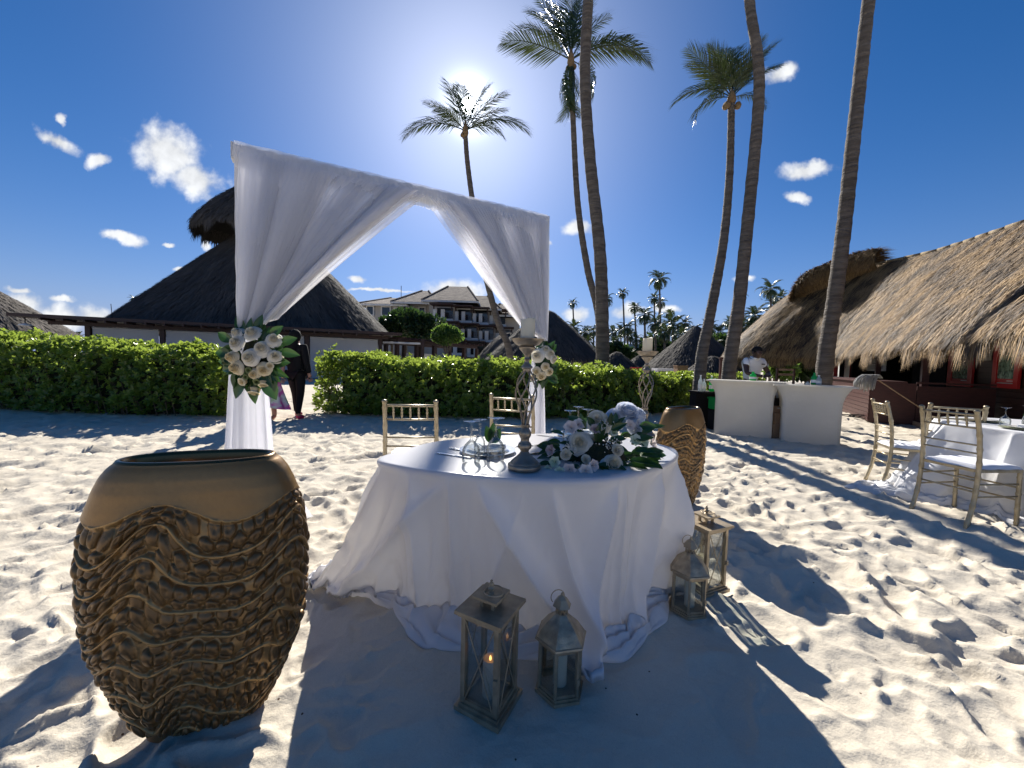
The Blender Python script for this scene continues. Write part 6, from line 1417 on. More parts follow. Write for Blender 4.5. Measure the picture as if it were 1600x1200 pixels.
M['deckedge'] = mat('deckedge', (.30, .21, .14), .8, col2=(.22, .15, .10), scale=3)
bbox_(-6.4, -.05, .745, .775, -.05, .10, 'deck_edge', M['deckedge'])
# black sheet painted for the shade of a doorway recess beside the boards
s_a, _ = hitw(1428, 580, WO); s_b, _ = hitw(1480, 580, WO)
bbox_(s_b, s_a, WO - .03, WO + .0, .08, 2.2, 'recess_shade', M['black'])
# roof ------------------------------------------------------------
EO = .42
def Wl(s, o, z): p = S0 + BD * s + BN * o; return (p.x, p.y, z)
Ew = [Wl(-7.5, EO, 2.02), Wl(-4.5, EO, 2.02), Wl(-1.5, EO, 2.0), Wl(2.0, EO - .05, 1.98), Wl(5.2, EO - .1, 1.96), tuple(P(1248, 552, 15.4)), tuple(P(1190, 552, 16.4)), tuple(P(1140, 553, 18.0)), tuple(P(1128, 556, 20.5))]
Ew = [(a, b, min(c, 2.05) if i < 5 else 1.95) for i, (a, b, c) in enumerate(Ew)]
apex = P(1296, 418, 17.0)
Rw = [Wl(-7.5, 2.75, 4.3), Wl(-4.5, 2.75, 4.35), Wl(-1.5, 2.75, 4.5), Wl(2.0, 2.7, 4.75), Wl(5.2, 2.6, 5.1), tuple(P(1352, 420, 15.2)), tuple(P(1318, 422, 16.2)), tuple(apex), (apex.x + .2, apex.y + .8, apex.z - .1)]
EP = catmull(Ew, 160); RP = catmull(Rw, 160); inv = np.array([[BD.x, BD.y, 0], [-BN.x, -BN.y, 0], [0, 0, 1]])
uu = np.linspace(0, 1, 160)
def roof_fn(u, v):
    e = np.stack([np.interp(u, uu, EP[:, k]) for k in range(3)], -1); r_ = np.stack([np.interp(u, uu, RP[:, k]) for k in range(3)], -1)
    p = e + (r_ - e) * v[..., None]; bul = np.sin(np.pi * v) * .20 - .10 * (1 - v) ** 8
    h = r_ - e; hn = h.copy(); hn[..., 2] = 0; hn /= np.linalg.norm(hn, axis=-1)[..., None]
    p = p - hn * (bul * .45)[..., None]; p[..., 2] += bul * .35 + .10 * (fbm(u * 22, v * 5, 3) - .5)
    p = p - np.array(S0); return p @ inv.T
link('thatch_bed', surf_mesh(roof_fn, 170, 26), M['thatch'], bar)
def near_w(u, rg): return np.clip(u ** 1.0, 0, 1)
V, F, r_ = strands(roof_fn, 130000, .40, .021, 21, thick=.06, lift=.06, fringe=40000, fringe_len=.40, wild=.17, fr_out=.05)
r_ = np.clip((r_ - .47) * 1.9 + .42, 0, 1.25); link('thatch', arrmesh('thatch', V, F, r_), M['thatch'], bar, kind='stuff')
def roof_back(u, v):
    e = np.stack([np.interp(u, uu, EP[:, k]) for k in range(3)], -1); r_ = np.stack([np.interp(u, uu, RP[:, k]) for k in range(3)], -1)
    b_ = r_ + (r_ - e) * np.array([1.1, 1.1, 0]); b_[..., 2] = e[..., 2]; p = b_ + (r_ - b_) * v[..., None] - np.array(S0); return p @ inv.T
link('back_slope', surf_mesh(roof_back, 60, 6, 'back_slope'), M['thatch_grey'], bar)
# raised ridge bundle with a shaggy end
RB0 = [P(1243, 470, 17.0), P(1262, 438, 16.6), P(1300, 423, 16.0), P(1345, 408, 15.2), P(1376, 404, 14.6)]; rr_ = [.08, .28, .36, .36, .38]
RBp = catmull([(*p, r) for p, r in zip(RB0, rr_)], 60); u6 = np.linspace(0, 1, 60)
def ridge_fn(u, v):
    c = np.stack([np.interp(u, u6, RBp[:, k]) for k in range(3)], -1); r = np.interp(u, u6, RBp[:, 3]); e = .01
    t = np.stack([np.interp(np.clip(u + e, 0, 1), u6, RBp[:, k]) - np.interp(np.clip(u - e, 0, 1), u6, RBp[:, k]) for k in range(3)], -1); t /= np.linalg.norm(t, axis=-1)[..., None]
    side = np.cross(t, np.array([0, 0, 1.])); side /= np.linalg.norm(side, axis=-1)[..., None]; up = np.cross(side, t)
    sg = -1 if side[..., 0].mean() * BN.x + side[..., 1].mean() * BN.y > 0 else 1
    a = (1 - v) * 2.3; p = c + side * (sg * r * np.sin(a))[..., None] + up * (r * (np.cos(a) - .25))[..., None] - np.array(S0)
    return p @ inv.T
link('ridge_bed', surf_mesh(ridge_fn, 60, 12, 'ridge_bed'), M['thatch'], bar)
V, F, r_ = strands(ridge_fn, 9000, .40, .022, 31, thick=.04, lift=.08, fringe=3000, fringe_len=.35, wild=.3)
link('ridge_thatch', arrmesh('ridge_thatch', V, F, r_), M['thatch'], bar, kind='stuff')
rg = random.Random(3); b = MB(); tip = Vector(RBp[-1][:3]); prv = Vector(RBp[-4][:3]); ax = (tip - prv).normalized(); 
for i in range(900):
    a = rg.random() * 6.28; q = rg.random() ** .5 * .34; o1 = ax.orthogonal().normalized(); o2 = ax.cross(o1); p = tip - ax * .25 + (o1 * math.cos(a) + o2 * math.sin(a)) * q
    e = p + ax * rg.uniform(.2, .62) + (o1 * math.cos(a) + o2 * math.sin(a)) * rg.uniform(0, .22) + Vector((0, 0, -.05)); w = Vector((rg.uniform(-1, 1), rg.uniform(-1, 1), rg.uniform(-1, 1))).normalized() * .011
    loc = lambda w_: tuple(inv @ (np.array(w_) - np.array(S0))); b.add([loc(p - w), loc(p + w), loc(e)], [(0, 1, 2)], rg.random() * .5)
b.obj('ridge_tuft', M['thatch'], bar)['kind'] = 'stuff'
# pale caps along the ridge
M['ridgecap'] = mat('ridgecap', (.30, .24, .15), .95, col2=(.18, .135, .08), scale=6, bump=.6, bscale=14, bdist=.03)
for i in range(26):
    u0, u1 = .01 + i * .026, .01 + i * .026 + .0235
    a = roof_fn(np.array([u0]), np.array([1.0]))[0]; c = roof_fn(np.array([u1]), np.array([1.0]))[0]; MB().tube([Vector(a) + Vector((0, 0, .03)), Vector(c) + Vector((0, 0, .05))], [.06, .05], 8).obj('ridge_cap', M['ridgecap'], bar, True)
# ------------------------------------------------------------------ posters and notices
M['paper'] = mat('paper', (.72, .72, .70), .35); M['paper_grey'] = mat('paper_grey', (.34, .32, .28), .5)
M['ink'] = mat('ink', (.02, .02, .02), .5); M['photo_dark'] = mat('photo_dark', (.012, .03, .03), .25, col2=(.16, .28, .22), scale=9, contrast=(.42, .72))
M['photo_green'] = mat('photo_green', (.02, .07, .05), .25, col2=(.26, .42, .34), scale=11, contrast=(.38, .68))
def poster(label, px0, px1, py0, py1, o, kind, cat='poster'):
    sA, zA = hitw(px0, py0, o); sB, zB = hitw(px1, py1, o); _, zt2 = hitw(px0, py0, o); z1 = max(zA, zB); z0 = min(zA, zB)
    c = S0 + BD * ((sA + sB) / 2) + BN * o; t = thing('poster', label, cat, (c.x, c.y, (z0 + z1) / 2), bang); w = abs(sB - sA); h = z1 - z0
    t['group'] = 'notices and posters on the front of the thatched bar'
    # local: x along front away, -y into building, +y... outward is +y
    def pl(x0, x1, z0_, z1_, y, m_, name, th=.012): return MB().box(((x0 + x1) / 2, y, (z0_ + z1_) / 2), (x1 - x0, th, z1_ - z0_)).obj(name, m_, t)
    if kind in ('red1', 'red2'):
        f = w * .17
        pl(-w / 2, -w / 2 + f, -h / 2, h / 2, .015, M['red'], 'frame', .04); pl(w / 2 - f, w / 2, -h / 2, h / 2, .015, M['red'], 'frame', .04)
        pl(-w / 2 + f, w / 2 - f, h / 2 - f * .8, h / 2, .015, M['red'], 'frame', .04); pl(-w / 2 + f, w / 2 - f, -h / 2, -h / 2 + f * .6, .015, M['red'], 'frame', .04)
        pl(-w / 2 + f, w / 2 - f, -h / 2 + h * .17, h / 2 - f * .8, .008, M['photo_green' if kind == 'red1' else 'photo_dark'], 'picture')
        pl(-w / 2 + f, w / 2 - f, -h / 2 + h * .10, -h / 2 + h * .168, .006, M['red'], 'band'); pl(-w / 2 + f, w / 2 - f, -h / 2 + f * .6, -h / 2 + h * .098, .008, M['paper'], 'caption_strip')
        pl(-w * .30, -w * .05, -h / 2 + h * .125, -h / 2 + h * .14, .014, M['paper'], 'small_print', .003)
        if kind == 'red1': pl(-w * .28, w * .28, h / 2 - h * .12, h / 2 - f * .8 - .02, .016, M['paper_grey'], 'heading', .003)
    elif kind == 'map':
        pl(-w / 2, w / 2, -h / 2, h / 2, 0, M['red'], 'backing', .02); pl(-w / 2 + .02, w / 2 - .02, -h / 2 + .02, h / 2 - h * .17, .013, M['paper'], 'sheet', .006)
        pl(-w * .1, w * .3, h / 2 - h * .12, h / 2 - h * .08, .013, M['paper'], 'heading', .004)
        rg = random.Random(1)
        for i in range(46):
            x = rg.uniform(-.36, .36) * w; z = (.02 + .22 * math.sin(x / w * 5 + 1) + rg.gauss(0, .09)) * h * .8 + .05 * h; z = max(-h * .18, min(h * .26, z)); s = rg.uniform(.012, .035)
            pl(x - s, x + s, z - s * .8, z + s * .8, .0175 + i * 1e-5, M['ink'], 'plan_mark', .001 + i * 1e-5)
        for i in range(3): pl(-w * .05, w * .34, -h * (.36 + .045 * i), -h * (.345 + .045 * i), .018, M['ink'], 'print_line', .002)
        pl(w * -.14, w * -.08, -h * .40, -h * .33, .018, M['ink'], 'emblem', .002)
    elif kind == 'notice':
        pl(-w / 2, w / 2, -h / 2, h / 2, 0, M['paper'], 'sheet', .01)
        for (a, b_, c_, d_, k) in ((-.42, .42, .36, .42, 'ink'), (-.34, -.30, -.18, .30, 'ink'), (-.34, .30, .27, .30, 'ink'), (.26, .30, -.18, .30, 'ink'), (-.34, .30, -.18, -.15, 'ink'), (-.18, .16, .04, .18, 'ink'), (-.08, .04, -.08, .04, 'ink'), (-.46, -.40, -.1, .2, 'paper_grey')): pl(a * w, b_ * w, c_ * h, d_ * h, .0075 + abs(a) * .001, M[k], 'plan_line', .002)
        for i in range(5): pl(.37 * w, .46 * w, (.24 - i * .09) * h, (.28 - i * .09) * h, .008, M['red'], 'legend_mark', .002)
        for i in range(3): pl(-.36 * w, .36 * w, (-.26 - i * .06) * h, (-.245 - i * .06) * h, .008, M['ink'], 'print_line', .002)
    else:
        pl(-w / 2, w / 2, -h / 2, h / 2, 0, M['paper_grey'], 'sheet', .008)
        for i in range(5): pl(-.4 * w, .4 * w, (.3 - i * .15) * h, (.32 - i * .15) * h, .006, M['ink'], 'print_line', .002)
    return t
poster('tall red framed poster with a pale green picture, rightmost on the dark wall', 1559, 1593, 523, 608, WO - .03, 'red1')
poster('tall red framed poster with a dark picture, second from the right on the wall', 1487, 1520, 536, 605, WO - .03, 'red2')
poster('faded brown paper sheet pinned between the two red framed posters', 1527, 1549, 538, 563, WO - .03, 'sheet', 'notice')
poster('white plan notice with black lines hanging under the thatch edge', 1357, 1384, 546, 580, 1.3, 'notice', 'notice')
poster('red headed white map board with black marks right of the stout palm trunk', 1296, 1327, 549, 593, .9, 'map', 'map board')
poster('map board mostly hidden by the stout palm trunk', 1271, 1283, 549, 592, 1.0, 'map', 'map board')
# mop
mp0 = Vector(S0 + BD * -.55 + BN * 1.15) + Vector((0, 0, .08)); mp1 = P(1370, 592, 8.6)
t = thing('mop', 'grey string mop standing head up against the bar counter corner', 'mop', mp0)
MB().tube([(0, 0, 0), tuple(mp1 - mp0)], .014, 8).obj('handle', M['wood'], t)
b = MB(); rg = random.Random(5); hd = mp1 - mp0
for i in range(46):
    a = rg.uniform(-1, 1); p = hd + Vector((a * .10, rg.uniform(-.05, .05), .02)); q = p + Vector((-.14 + a * .05, rg.uniform(-.06, .06), .07)); r2 = q + Vector((-.12 + a * .05, rg.uniform(-.05, .05), -.10 - .1 * rg.random())); r3 = r2 + Vector((rg.uniform(-.03, .02), 0, -.14 * rg.random() - .06)); b.tube([tuple(Vector(c)) for c in catmull([tuple(p), tuple(q), tuple(r2), tuple(r3)], 9)], .011, 5)

M['mop'] = mat('mop', (.32, .32, .31), .95)
b.obj('mop_strings', M['mop'], t, True)['kind'] = 'stuff'
MB().box(tuple(hd), (.22, .05, .04)).obj('clamp', M['black'], t)
def tub(label, c, d, m_, rz=0, name='tub', cat='tub', grp=None, taper=1.12):
    t = thing(name, label, cat, c, rz, grp); x, y, z = d; w = .015
    b = MB(); b.box((0, 0, w / 2 + .001), (x - .02, y - .02, w)); b.obj('bottom', m_, t)
    for (cx, cy, sx, sy) in ((0, -y / 2, x, w), (0, y / 2, x, w), (-x / 2, 0, w, y - w), (x / 2, 0, w, y - w)): MB().box((cx, cy, z / 2 + w), (sx, sy, z)).obj('side', m_, t)
    for (cx, cy, sx, sy) in ((0, -y / 2 - .008, x + .05, .012), (0, y / 2 + .008, x + .05, .012)): MB().box((cx, cy, z + w - .02), (sx, sy, .03)).obj('lip', m_, t)
    return t
sT, _ = hitw(1400, 650, 1.5); p = S0 + BD * (sT) + BN * 1.5
tub('dark green plastic tub on the bar deck behind the mop handle', (p.x, p.y, .078), (.50, .42, .30), M['green'], bang)
# hose coil in the sand beyond the counters
hp = G(1340, 655); b = MB(); pts = []
for i in range(90): a = i * .28; r = .16 + .10 * math.sin(i * .11); pts.append((r * 1.5 * math.cos(a), r * math.sin(a), .03 + .05 * abs(math.sin(i * .17)) + i * .0006))
o = MB().tube(pts, .009, 6).obj('hose', M['hose'] if 'hose' in M else M['black'], None, True, loc=(hp.x, hp.y, 0)); tag(o, 'dark green hose lying coiled on the sand before the bar counter', 'hose')
# bar chair behind
c = P(1237, 597, 8.0); t = thing('bar_chair', 'dark wooden high bar chair behind the two white counters', 'bar stool', (c.x, c.y, 0), R(4))
for x in (-.19, .19): MB().box((x, .18, .61), (.035, .035, 1.24)).obj('back_post', M['darkwood'], t); MB().box((x, -.18, .38), (.035, .035, .76)).obj('leg', M['darkwood'], t)
MB().box((0, 0, .775), (.42, .42, .03)).obj('seat', M['darkwood'], t)
for z in (1.205, 1.10): MB().box((0, .18, z), (.34, .03, .045)).obj('back_rail', M['wood'], t)
for z in (.25, .5): MB().box((0, -.18, z), (.34, .025, .03)).obj('stretcher', M['darkwood'], t)
# ------------------------------------------------------------------ white flared counters
def counter(label, pa, pb, H, side):
    a = G(*pa); c = G(*pb); d = (c - a); W_ = d.length; t = thing('bar_counter', label, 'bar counter', a, math.atan2(d.y, d.x), 'white flared portable bar counters'); D_ = .45
    n = 26; rows = []; prof = lambda v: .16 * max(0, (v - .60) / .40) ** 2.6
    U = np.concatenate([np.linspace(0, 1, 12)])
    # plan outline: left back -> left front -> right front -> right back
    pl = [(0, D_, -1, .2)] + [(0, D_ * (1 - k / 6), -1, 0) for k in range(1, 6)] + [(0, 0, -.75, -.75)] + [(W_ * k / 14, 0, 0, -.30) for k in range(1, 14)] + [(W_, 0, .75, -.75)] + [(W_, D_ * k / 6, 1, 0) for k in range(1, 6)] + [(W_, D_, 1, .2)]
    V3 = np.zeros((len(pl), n, 3))
    for i, (x, y, ox, oy) in enumerate(pl):
        for j in range(n):
            v = j / (n - 1); q = prof(v); pin = -.012 * math.sin(math.pi * v) * (1 - abs(2 * (i / (len(pl) - 1)) - 1))
            V3[i, j] = (x + ox * q, y + oy * q * .7 + pin, H * v - .02)
    link('cover', gridmesh('cover', V3, True, closeu=True), M['offwhite'], t)
    q = prof(1); b = MB(); b.prism([(-q, -q * .5), (W_ + q, -q * .5), (W_ + q, D_), (-q, D_)], H - .045, H - .021); b.obj('top', M['offwhite'], t)
    MB().box((W_ / 2, D_ - .02, .42), (W_ - .06, D_ * .3, .02)).obj('shelf', M['black'], t)
    for x in (.03, W_ - .03):
        for y in (.05, D_ - .03): MB().box((x, y, H / 2 - .04), (.025, .025, H - .06)).obj('leg', M['pewter'], t)
    return t, a, d.normalized(), W_
c1, a1, d1, w1 = counter('white flared bar counter on the left, in front of the bartender', (1115, 677), (1205, 687), 1.01, 0)
c2, a2, d2, w2 = counter('white flared bar counter on the right, nearer the thatched bar', (1220, 690), (1312, 699), .98, 1)
def bottle(px, py_base, Y, h, r, key, label, zb=None, capm='white'):
    p = P(px, py_base, Y); z = zb if zb is not None else p.z
    t = thing('bottle', label, 'bottle', (p.x, p.y, z), 0, 'bottles at the portable bar')
    b = MB(); b.lathe([(0, 0), (r * .9, 0), (r, h * .04), (r, h * .55), (r * .85, h * .66), (r * .38, h * .80), (r * .32, h * .93), (0, h * .93)], 16); b.obj('glass_body', M[key], t, True, 50)
    b = MB(); b.lathe([(0, 0), (r * .40, 0), (r * .40, h * .07), (0, h * .07)], 10, (0, 0, h * .931)); b.obj('cap', M[capm], t)
    b = MB(); b.lathe([(r * 1.012, h * .18), (r * 1.012, h * .42)], 16, capb=False, capt=False); b.obj('label_band', M['paper'], t)
    return t
tz = .992
bottle(1176, 598, 7.0, .16, .055, 'greenbottle', 'short green plastic bottle on the left white counter before the bartender', tz, 'greenbottle')
bottle(1272, 598, 6.35, .20, .045, 'greenbottle', 'green plastic bottle on the right white counter', .965, 'greenbottle')
bottle(1279, 598, 6.30, .16, .04, 'clearbottle', 'clear bottle beside the green one on the right white counter', .965)
bottle(1262, 598, 6.35, .05, .03, 'clearbottle', 'tiny clear jar on the right white counter', .965)
for i, (px, h, k, nm) in enumerate(((1212, .26, 'clearbottle', 'clear bottle in the gap between the two white counters'), (1208, .22, 'wine', 'amber bottle in the gap between the white counters'), (1216, .24, 'clearbottle', 'second clear bottle in the gap, nearer the right counter'))):
    if k == 'wine': M['wine'] = mat('wine', (.25, .13, .03), .15, transl=.4, tcol=(.6, .35, .1))
    bottle(px, 625, 7.15, h, .04, k, nm, .68)
c = P(1212, 690, 7.1); t = thing('side_table', 'small black shelf table in the gap between the white counters', 'table', (c.x, c.y, 0), .1)
MB().box((0, 0, .665), (.40, .35, .03)).obj('top', M['black'], t)
for x in (-.18, .18):
    for y in (-.15, .15): MB().box((x, y, .325), (.03, .03, .65)).obj('leg', M['black'], t)
MB().box((0, .17, .36), (.36, .01, .55)).obj('back_panel', M['black'], t)
def carton(label, c, d, rz):
    t = thing('cardboard_box', label, 'cardboard box', c, rz, 'cardboard boxes stacked between the counters'); MB().box((0, 0, d[2] / 2), d).obj('carton', M['card'], t)
    MB().box((0, -.001, d[2] + .002), (d[0] * .98, d[1] * .49, .003)).obj('flap', M['card'], t); MB().box((0, -d[1] / 2 - .001, d[2] * .8), (.09, .003, .025)).obj('tape', M['paper_grey'], t)
    return t
c = P(1211, 688, 6.72); carton('bottom cardboard box of the stack in the gap between counters', (c.x, c.y, 0), (.36, .3, .26), .1); carton('middle cardboard box of the stack in the gap between counters', (c.x + .01, c.y, .264), (.34, .28, .19), .16); carton('small top cardboard box of the stack in the gap', (c.x - .01, c.y, .458), (.26, .22, .10), -.1)
# back bar table at the left of the counters
c = P(1104, 640, 7.7); t = thing('side_table', 'black table carrying bottles left of the white counters', 'table', (c.x, c.y, 0), .2); MB().box((0, 0, .72), (.55, .45, .03)).obj('top', M['black'], t); MB().box((0, .1, .36), (.5, .2, .70)).obj('cloth', M['black'], t)
for i, (dx, h, k, nm) in enumerate(((-.20, .32, 'clearbottle', 'tall clear bottle at the left end of the black bottle table'), (-.10, .24, 'clearbottle', 'shorter clear bottle second from the left on the black table'), (.02, .30, 'greenbottle', 'dark green bottle in the middle of the black table'), (.12, .26, 'greenbottle', 'green bottle right of the middle on the black table'), (.21, .24, 'clearbottle', 'clear bottle next to the left white counter'))):
    bottle(0, 0, 7.7, h, .04, k, nm, .737); o = [q for q in COL.objects if q.get('label') == nm][0]; o.location = (c.x + dx, c.y - .1 + .05 * (i % 2), .737)
tub('green plastic bottle crate under the black table by the left counter', (c.x + .13, c.y - .22, .40), (.30, .22, .22), M['green'], .2, 'crate', 'crate')
tub('lower green plastic crate standing on the sand by the left counter', (c.x + .13, c.y - .22, .0), (.30, .22, .37), M['black'], .2, 'crate', 'crate')
# things beyond the hedge
c = P(1063, 585, 16); t = thing('crate', 'rust brown box standing beyond the hedge by the pointed hut', 'box', (c.x, c.y, 0)); MB().box((0, 0, .62), (.42, .4, 1.24)).obj('panel', M['rust'] if 'rust' in M else M['card'], t); MB().box((0, 0, 1.26), (.46, .44, .03)).obj('lid', M['card'], t)
c = P(1046, 582, 19); t = thing('table', 'white topped table beyond the hedge before the pointed hut', 'table', (c.x, c.y, 0)); MB().box((0, 0, 1.07), (1.5, .8, .12)).obj('top', M['white'], t)
for x in (-.7, .7): MB().box((x, 0, .5), (.06, .6, 1.0)).obj('leg', M['white'], t)
c = P(994, 580, 20); t = thing('cool_box', 'red cool box beyond the hedge left of the far candle stand', 'cool box', (c.x, c.y, 0)); MB().box((0, 0, .98), (.5, .35, .22)).obj('body', M['red'], t); MB().box((0, 0, 1.12), (.52, .37, .05)).obj('lid', M['red'], t); MB().box((0, 0, .43), (.5, .4, .86)).obj('stand', M['darkwood'], t)
# red post by the thatched bar's far end
c = P(1125, 590, 12.5); t = thing('post', 'slim dark red post between the two right palm trunks', 'post', (c.x, c.y, 0)); MB().box((0, 0, .75), (.07, .07, 1.5)).obj('shaft', M['maroon'], t); MB().box((0, 0, 1.53), (.10, .10, .05)).obj('cap', M['maroon'], t)
# ------------------------------------------------------------------ people
def skinned(name, verts, edges, rad, m_, parent, sub=2, root=0):
    me = bpy.data.meshes.new(name); me.from_pydata([tuple(v) for v in verts], edges, []); o = bpy.data.objects.new(name, me); COL.objects.link(o)
    sk = o.modifiers.new('s', 'SKIN'); sk.use_smooth_shade = True; sv = me.skin_vertices[0].data
    for i, r_ in enumerate(rad): sv[i].radius = (r_, r_) if not hasattr(r_, '__len__') else r_; sv[i].use_root = (i == root)
    ss = o.modifiers.new('b', 'SUBSURF'); ss.levels = sub; ss.render_levels = sub
    dg = bpy.context.evaluated_depsgraph_get(); ev = o.evaluated_get(dg); m2 = bpy.data.meshes.new_from_object(ev); m2.name = name
    o.modifiers.clear(); o.data = m2; m2.materials.clear(); m2.materials.append(m_); setsmooth(m2); o.parent = parent; return o
def ell(c, r, name, m_, parent, n=14, rot=None, cut=None, noise=0):
    V = []; k = n // 2 + 1; 
    for i in range(k):
        th = math.pi * i / (k - 1)
        for j in range(n):
            a = 2 * math.pi * j / n; p = Vector((r[0] * math.sin(th) * math.cos(a), r[1] * math.sin(th) * math.sin(a), r[2] * math.cos(th)))
            if noise: p *= 1 + noise * math.sin(i * 2.3 + j * 1.7)
            if rot is not None: p = rot @ p
            V.append(p + Vector(c))
    F = [(i * n + j, (i + 1) * n + j, (i + 1) * n + (j + 1) % n, i * n + (j + 1) % n) for i in range(k - 1) for j in range(n)]
    return MB().add(V, F).obj(name, m_, parent, True)
def figure(label, loc, rz, J, skin, hairc, sc=1.0, head_tilt=(0, 0, 0)):
    """J: joints; forward is -y"""
    t = thing('person', label, 'person', loc, rz); t.scale = (sc,) * 3
    names = ['pelvis', 'waist', 'chest', 'neck0', 'neck1', 'head', 'crown', 'ls', 'le', 'lw', 'lh', 'rs', 're', 'rw', 'rh', 'lhip', 'lk', 'la', 'lt', 'rhip', 'rk', 'ra', 'rt', 'nose', 'chin']
    E = [(0, 1), (1, 2), (2, 3), (3, 4), (4, 5), (5, 6), (2, 7), (7, 8), (8, 9), (9, 10), (2, 11), (11, 12), (12, 13), (13, 14), (0, 15), (15, 16), (16, 17), (17, 18), (0, 19), (19, 20), (20, 21), (21, 22), (5, 24)]
    rad = dict(pelvis=(.14, .11), waist=(.12, .09), chest=(.16, .11), neck0=.065, neck1=.055, head=(.085, .10), crown=(.07, .085), ls=.06, le=.045, lw=.03, lh=.035, rs=.06, re=.045, rw=.03, rh=.035, lhip=.095, lk=.06, la=.042, lt=.035, rhip=.095, rk=.06, ra=.042, rt=.035, nose=.014, chin=.045)
    nn = [n for n in names if n != 'nose']; idx = {n: i for i, n in enumerate(nn)}
    Ed = [(a if a < 23 else a, b if b < 23 else b - 1) for a, b in E]
    skinned('body', [J[n] for n in nn], Ed, [rad[n] for n in nn], M[skin], t)
    # fingers on each hand
    for h, w in (('lh', 'lw'), ('rh', 'rw')):
        d = (Vector(J[h]) - Vector(J[w])).normalized(); s = d.orthogonal().normalized(); u = d.cross(s)
        for k in range(4): 
            b0 = Vector(J[h]) + s * (k - 1.5) * .018 + d * .02; MB().tube([b0, b0 + d * .035 + u * .006, b0 + d * (.062 + .008 * (k in (1, 2))) + u * .022], [.009, .008, .006], 6).obj('finger', M[skin], t, True)
        b0 = Vector(J[h]) - s * .03; MB().tube([b0, b0 - s * .025 + d * .02, b0 - s * .03 + d * .045], [.011, .009, .007], 6).obj('thumb', M[skin], t, True)
    return t
def base_joints():
    return dict(pelvis=(0, 0, .93), waist=(0, 0, 1.08), chest=(0, .01, 1.30), neck0=(0, 0, 1.44), neck1=(0, -.01, 1.50), head=(0, -.025, 1.60), crown=(0, -.01, 1.68), ls=(.18, .01, 1.38), le=(.24, .03, 1.12), lw=(.25, -.04, .88), lh=(.25, -.06, .80), rs=(-.18, .01, 1.38), re=(-.24, .03, 1.12), rw=(-.25, -.04, .88), rh=(-.25, -.06, .80),
                lhip=(.09, 0, .86), lk=(.10, -.02, .48), la=(.10, .03, .08), lt=(.10, -.12, .035), rhip=(-.09, 0, .86), rk=(-.10, -.02, .48), ra=(-.10, .03, .08), rt=(-.10, -.12, .035), chin=(0, -.075, 1.555))
# bartender: stands behind the left counter, looking down to his right
J = base_joints(); J.update(chest=(0, -.06, 1.28), neck0=(-.01, -.12, 1.40), neck1=(-.03, -.16, 1.44), head=(-.055, -.21, 1.51), crown=(-.05, -.19, 1.60), chin=(-.075, -.28, 1.465), ls=(.19, -.06, 1.35), rs=(-.18, -.07, 1.35), le=(.30, -.12, 1.12), lw=(.16, -.30, 1.07), lh=(.09, -.34, 1.07), re=(-.25, -.18, 1.12), rw=(-.12, -.36, 1.07), rh=(-.06, -.38, 1.07))
c = P(1172, 598, 7.75); t = figure('bartender in a white polo shirt looking down behind the left white counter', (c.x, c.y, 0), R(10), J, 'skin_dark', None, 1.0)
V = [J['pelvis'], J['waist'], J['chest'], (-.005, -.10, 1.385), J['ls'], (.245, -.09, 1.235), J['rs'], (-.215, -.125, 1.235)]
skinned('polo_shirt', V, [(0, 1), (1, 2), (2, 3), (2, 4), (4, 5), (2, 6), (6, 7)], [(.16, .13), (.15, .12), (.185, .135), .085, .088, .075, .088, .075], M['shirt'] if 'shirt' in M else M['white'], t)
skinned('trousers', [J['pelvis'], J['lhip'], J['lk'], J['la'], J['rhip'], J['rk'], J['ra']], [(0, 1), (1, 2), (2, 3), (0, 4), (4, 5), (5, 6)], [(.155, .125), .11, .078, .06, .11, .078, .06], M['black'], t)
ell((-.052, -.185, 1.575), (.086, .102, .075), 'hair', M['black'], t)
b = MB(); b.tube([(-.02 + .085 * math.cos(a), -.12 + .075 * math.sin(a), 1.425 + .02 * math.sin(a)) for a in np.linspace(0, 2 * math.pi, 16, endpoint=False)], .016, 6, close=True); b.obj('collar', M['white'], t, True)
for s in (-1, 1): ell((-.058 + s * .088, -.195, 1.52), (.014, .024, .032), 'ear', M['skin_dark'], t, 8)
ell((-.075, -.318, 1.505), (.016, .022, .02), 'nose', M['skin_dark'], t, 8)
MB().box((.10, -.195, 1.30), (.07, .01, .02)).obj('name_badge', M['black'], t)
# woman in black walking away, pink shoes
J = base_joints(); J.update(la=(.11, -.16, .10), lt=(.12, -.30, .05), lk=(.11, -.12, .50), ra=(-.12, .12, .09), rt=(-.13, -.02, .035), rk=(-.11, .02, .49), lw=(.20, -.18, .98), lh=(.17, -.24, .96))
c = G(459, 654); M['pink'] = mat('pink', (.60, .015, .09), .5); t = figure('woman in black with long dark hair and pink shoes, walking away by the hedge', (c.x + .05, c.y + .0, 0), R(172), J, 'skin', None, 1.02)
skinned('jacket', [(0, 0, .82), J['waist'], J['chest'], (0, .0, 1.42), J['ls'], J['le'], J['lw'], J['rs'], J['re'], J['rw']], [(0, 1), (1, 2), (2, 3), (2, 4), (4, 5), (5, 6), (2, 7), (7, 8), (8, 9)], [(.18, .14), (.165, .135), (.19, .14), .075, .085, .062, .048, .085, .062, .048], M['black'], t)
skinned('leggings', [J['pelvis'], J['lhip'], J['lk'], J['la'], J['rhip'], J['rk'], J['ra']], [(0, 1), (1, 2), (2, 3), (0, 4), (4, 5), (5, 6)], [(.155, .125), .108, .070, .05, .108, .070, .05], M['black'], t)
ell((0, .02, 1.60), (.105, .115, .125), 'hair', M['black'], t, noise=.03); skinned('hair_length', [(0, .04, 1.60), (.01, .09, 1.45), (.0, .11, 1.28), (0, .11, 1.12)], [(0, 1), (1, 2), (2, 3)], [.10, .10, .09, .05], M['black'], t)
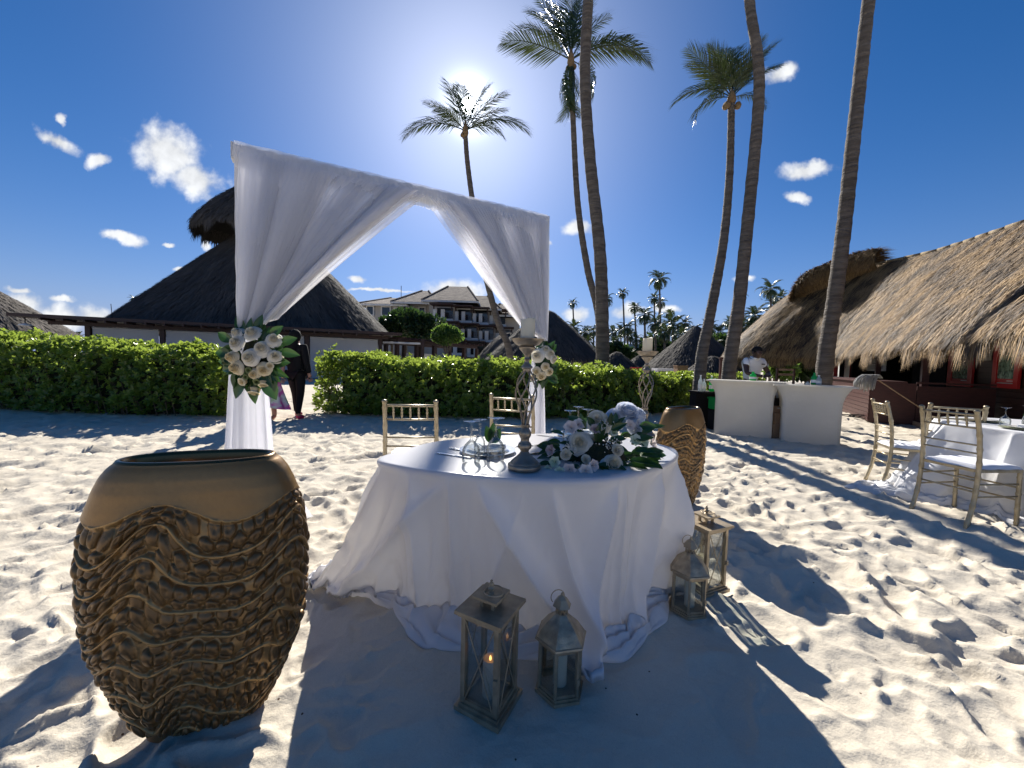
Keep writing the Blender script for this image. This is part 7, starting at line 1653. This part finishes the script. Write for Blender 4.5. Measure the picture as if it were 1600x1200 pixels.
for a, b_ in (('la', 'lt'), ('ra', 'rt')):
    skinned('shoe', [Vector(J[a]) + Vector((0, .03, -.035)), (Vector(J[a]) + Vector(J[b_])) / 2 + Vector((0, 0, -.012)), Vector(J[b_]) + Vector((0, -.02, .0))], [(0, 1), (1, 2)], [.05, .052, .042], M['pink'], t)
# person in tie dye dress
J = base_joints(); J.update(rs=(-.19, .0, 1.36), re=(-.33, -.02, 1.14), rw=(-.49, -.06, .96), rh=(-.54, -.07, .88), le=(.27, .02, 1.12), lw=(.31, -.08, .90), lh=(.32, -.10, .82))
nm_ = bpy.data.materials.new('tie_dye'); nm_.use_nodes = True; nt = nm_.node_tree; bs = nt.nodes['Principled BSDF']; bs.inputs['Roughness'].default_value = .8
tc = nt.nodes.new('ShaderNodeTexCoord'); nz = nt.nodes.new('ShaderNodeTexNoise'); nz.inputs['Scale'].default_value = 3.2; nz.inputs['Detail'].default_value = 3; nz.inputs['Distortion'].default_value = 1.5; nt.links.new(tc.outputs['Object'], nz.inputs['Vector'])
cr = nt.nodes.new('ShaderNodeValToRGB'); el = cr.color_ramp.elements; el[0].position = .3; el[0].color = (.42, .55, .16, 1); el[1].position = .42; el[1].color = (.75, .72, .62, 1)
for p_, c_ in ((.5, (.72, .25, .45, 1)), (.58, (.75, .08, .32, 1)), (.68, (.45, .25, .6, 1))): e_ = el.new(p_); e_.color = c_
nt.links.new(nz.outputs['Fac'], cr.inputs[0]); nt.links.new(cr.outputs[0], bs.inputs['Base Color'])
c = G(432, 654); t = figure('person in a pink and lime tie dye dress behind the left bouquet', (c.x, c.y - .25, 0), R(5), J, 'skin', None, .98)
NU, NV = 48, 22; V3 = np.zeros((NU, NV, 3))
for i in range(NU):
    for j in range(NV):
        a = 2 * math.pi * i / NU; v = j / (NV - 1); z = 1.40 - v * 1.12; w = np.interp(v, [0, .08, .25, .42, .7, 1], [.10, .19, .165, .15, .22, .30]); k = 1 + .10 * v * math.sin(8 * a + 2 * v)
        V3[i, j] = (w * k * math.cos(a) + (.10 * v * v), w * k * .72 * math.sin(a), z - .06 * v * math.cos(a))
link('dress', gridmesh('dress', V3, True, closeu=True), nm_, t)
ell((0, -.005, 1.63), (.098, .112, .11), 'hair', M['husk'], t)
# child beyond the hedge
J = base_joints(); c = P(330, 552, 9.6); t = figure('dark haired person standing beyond the left hedge, only the head showing', (c.x, c.y, 0), R(-70), J, 'skin', None, .80)
ell((0, .005, 1.655), (.125, .13, .11), 'hair', M['black'], t, noise=.03)
skinned('shirt', [J['pelvis'], J['waist'], J['chest'], J['ls'], J['le'], J['rs'], J['re']], [(0, 1), (1, 2), (2, 3), (3, 4), (2, 5), (5, 6)], [(.16, .13), (.15, .12), (.18, .13), .085, .06, .085, .06], M['white'], t)
skinned('shorts', [J['pelvis'], J['lhip'], J['lk'], J['rhip'], J['rk']], [(0, 1), (1, 2), (0, 3), (3, 4)], [(.16, .13), .115, .09, .115, .09], M['black'], t)
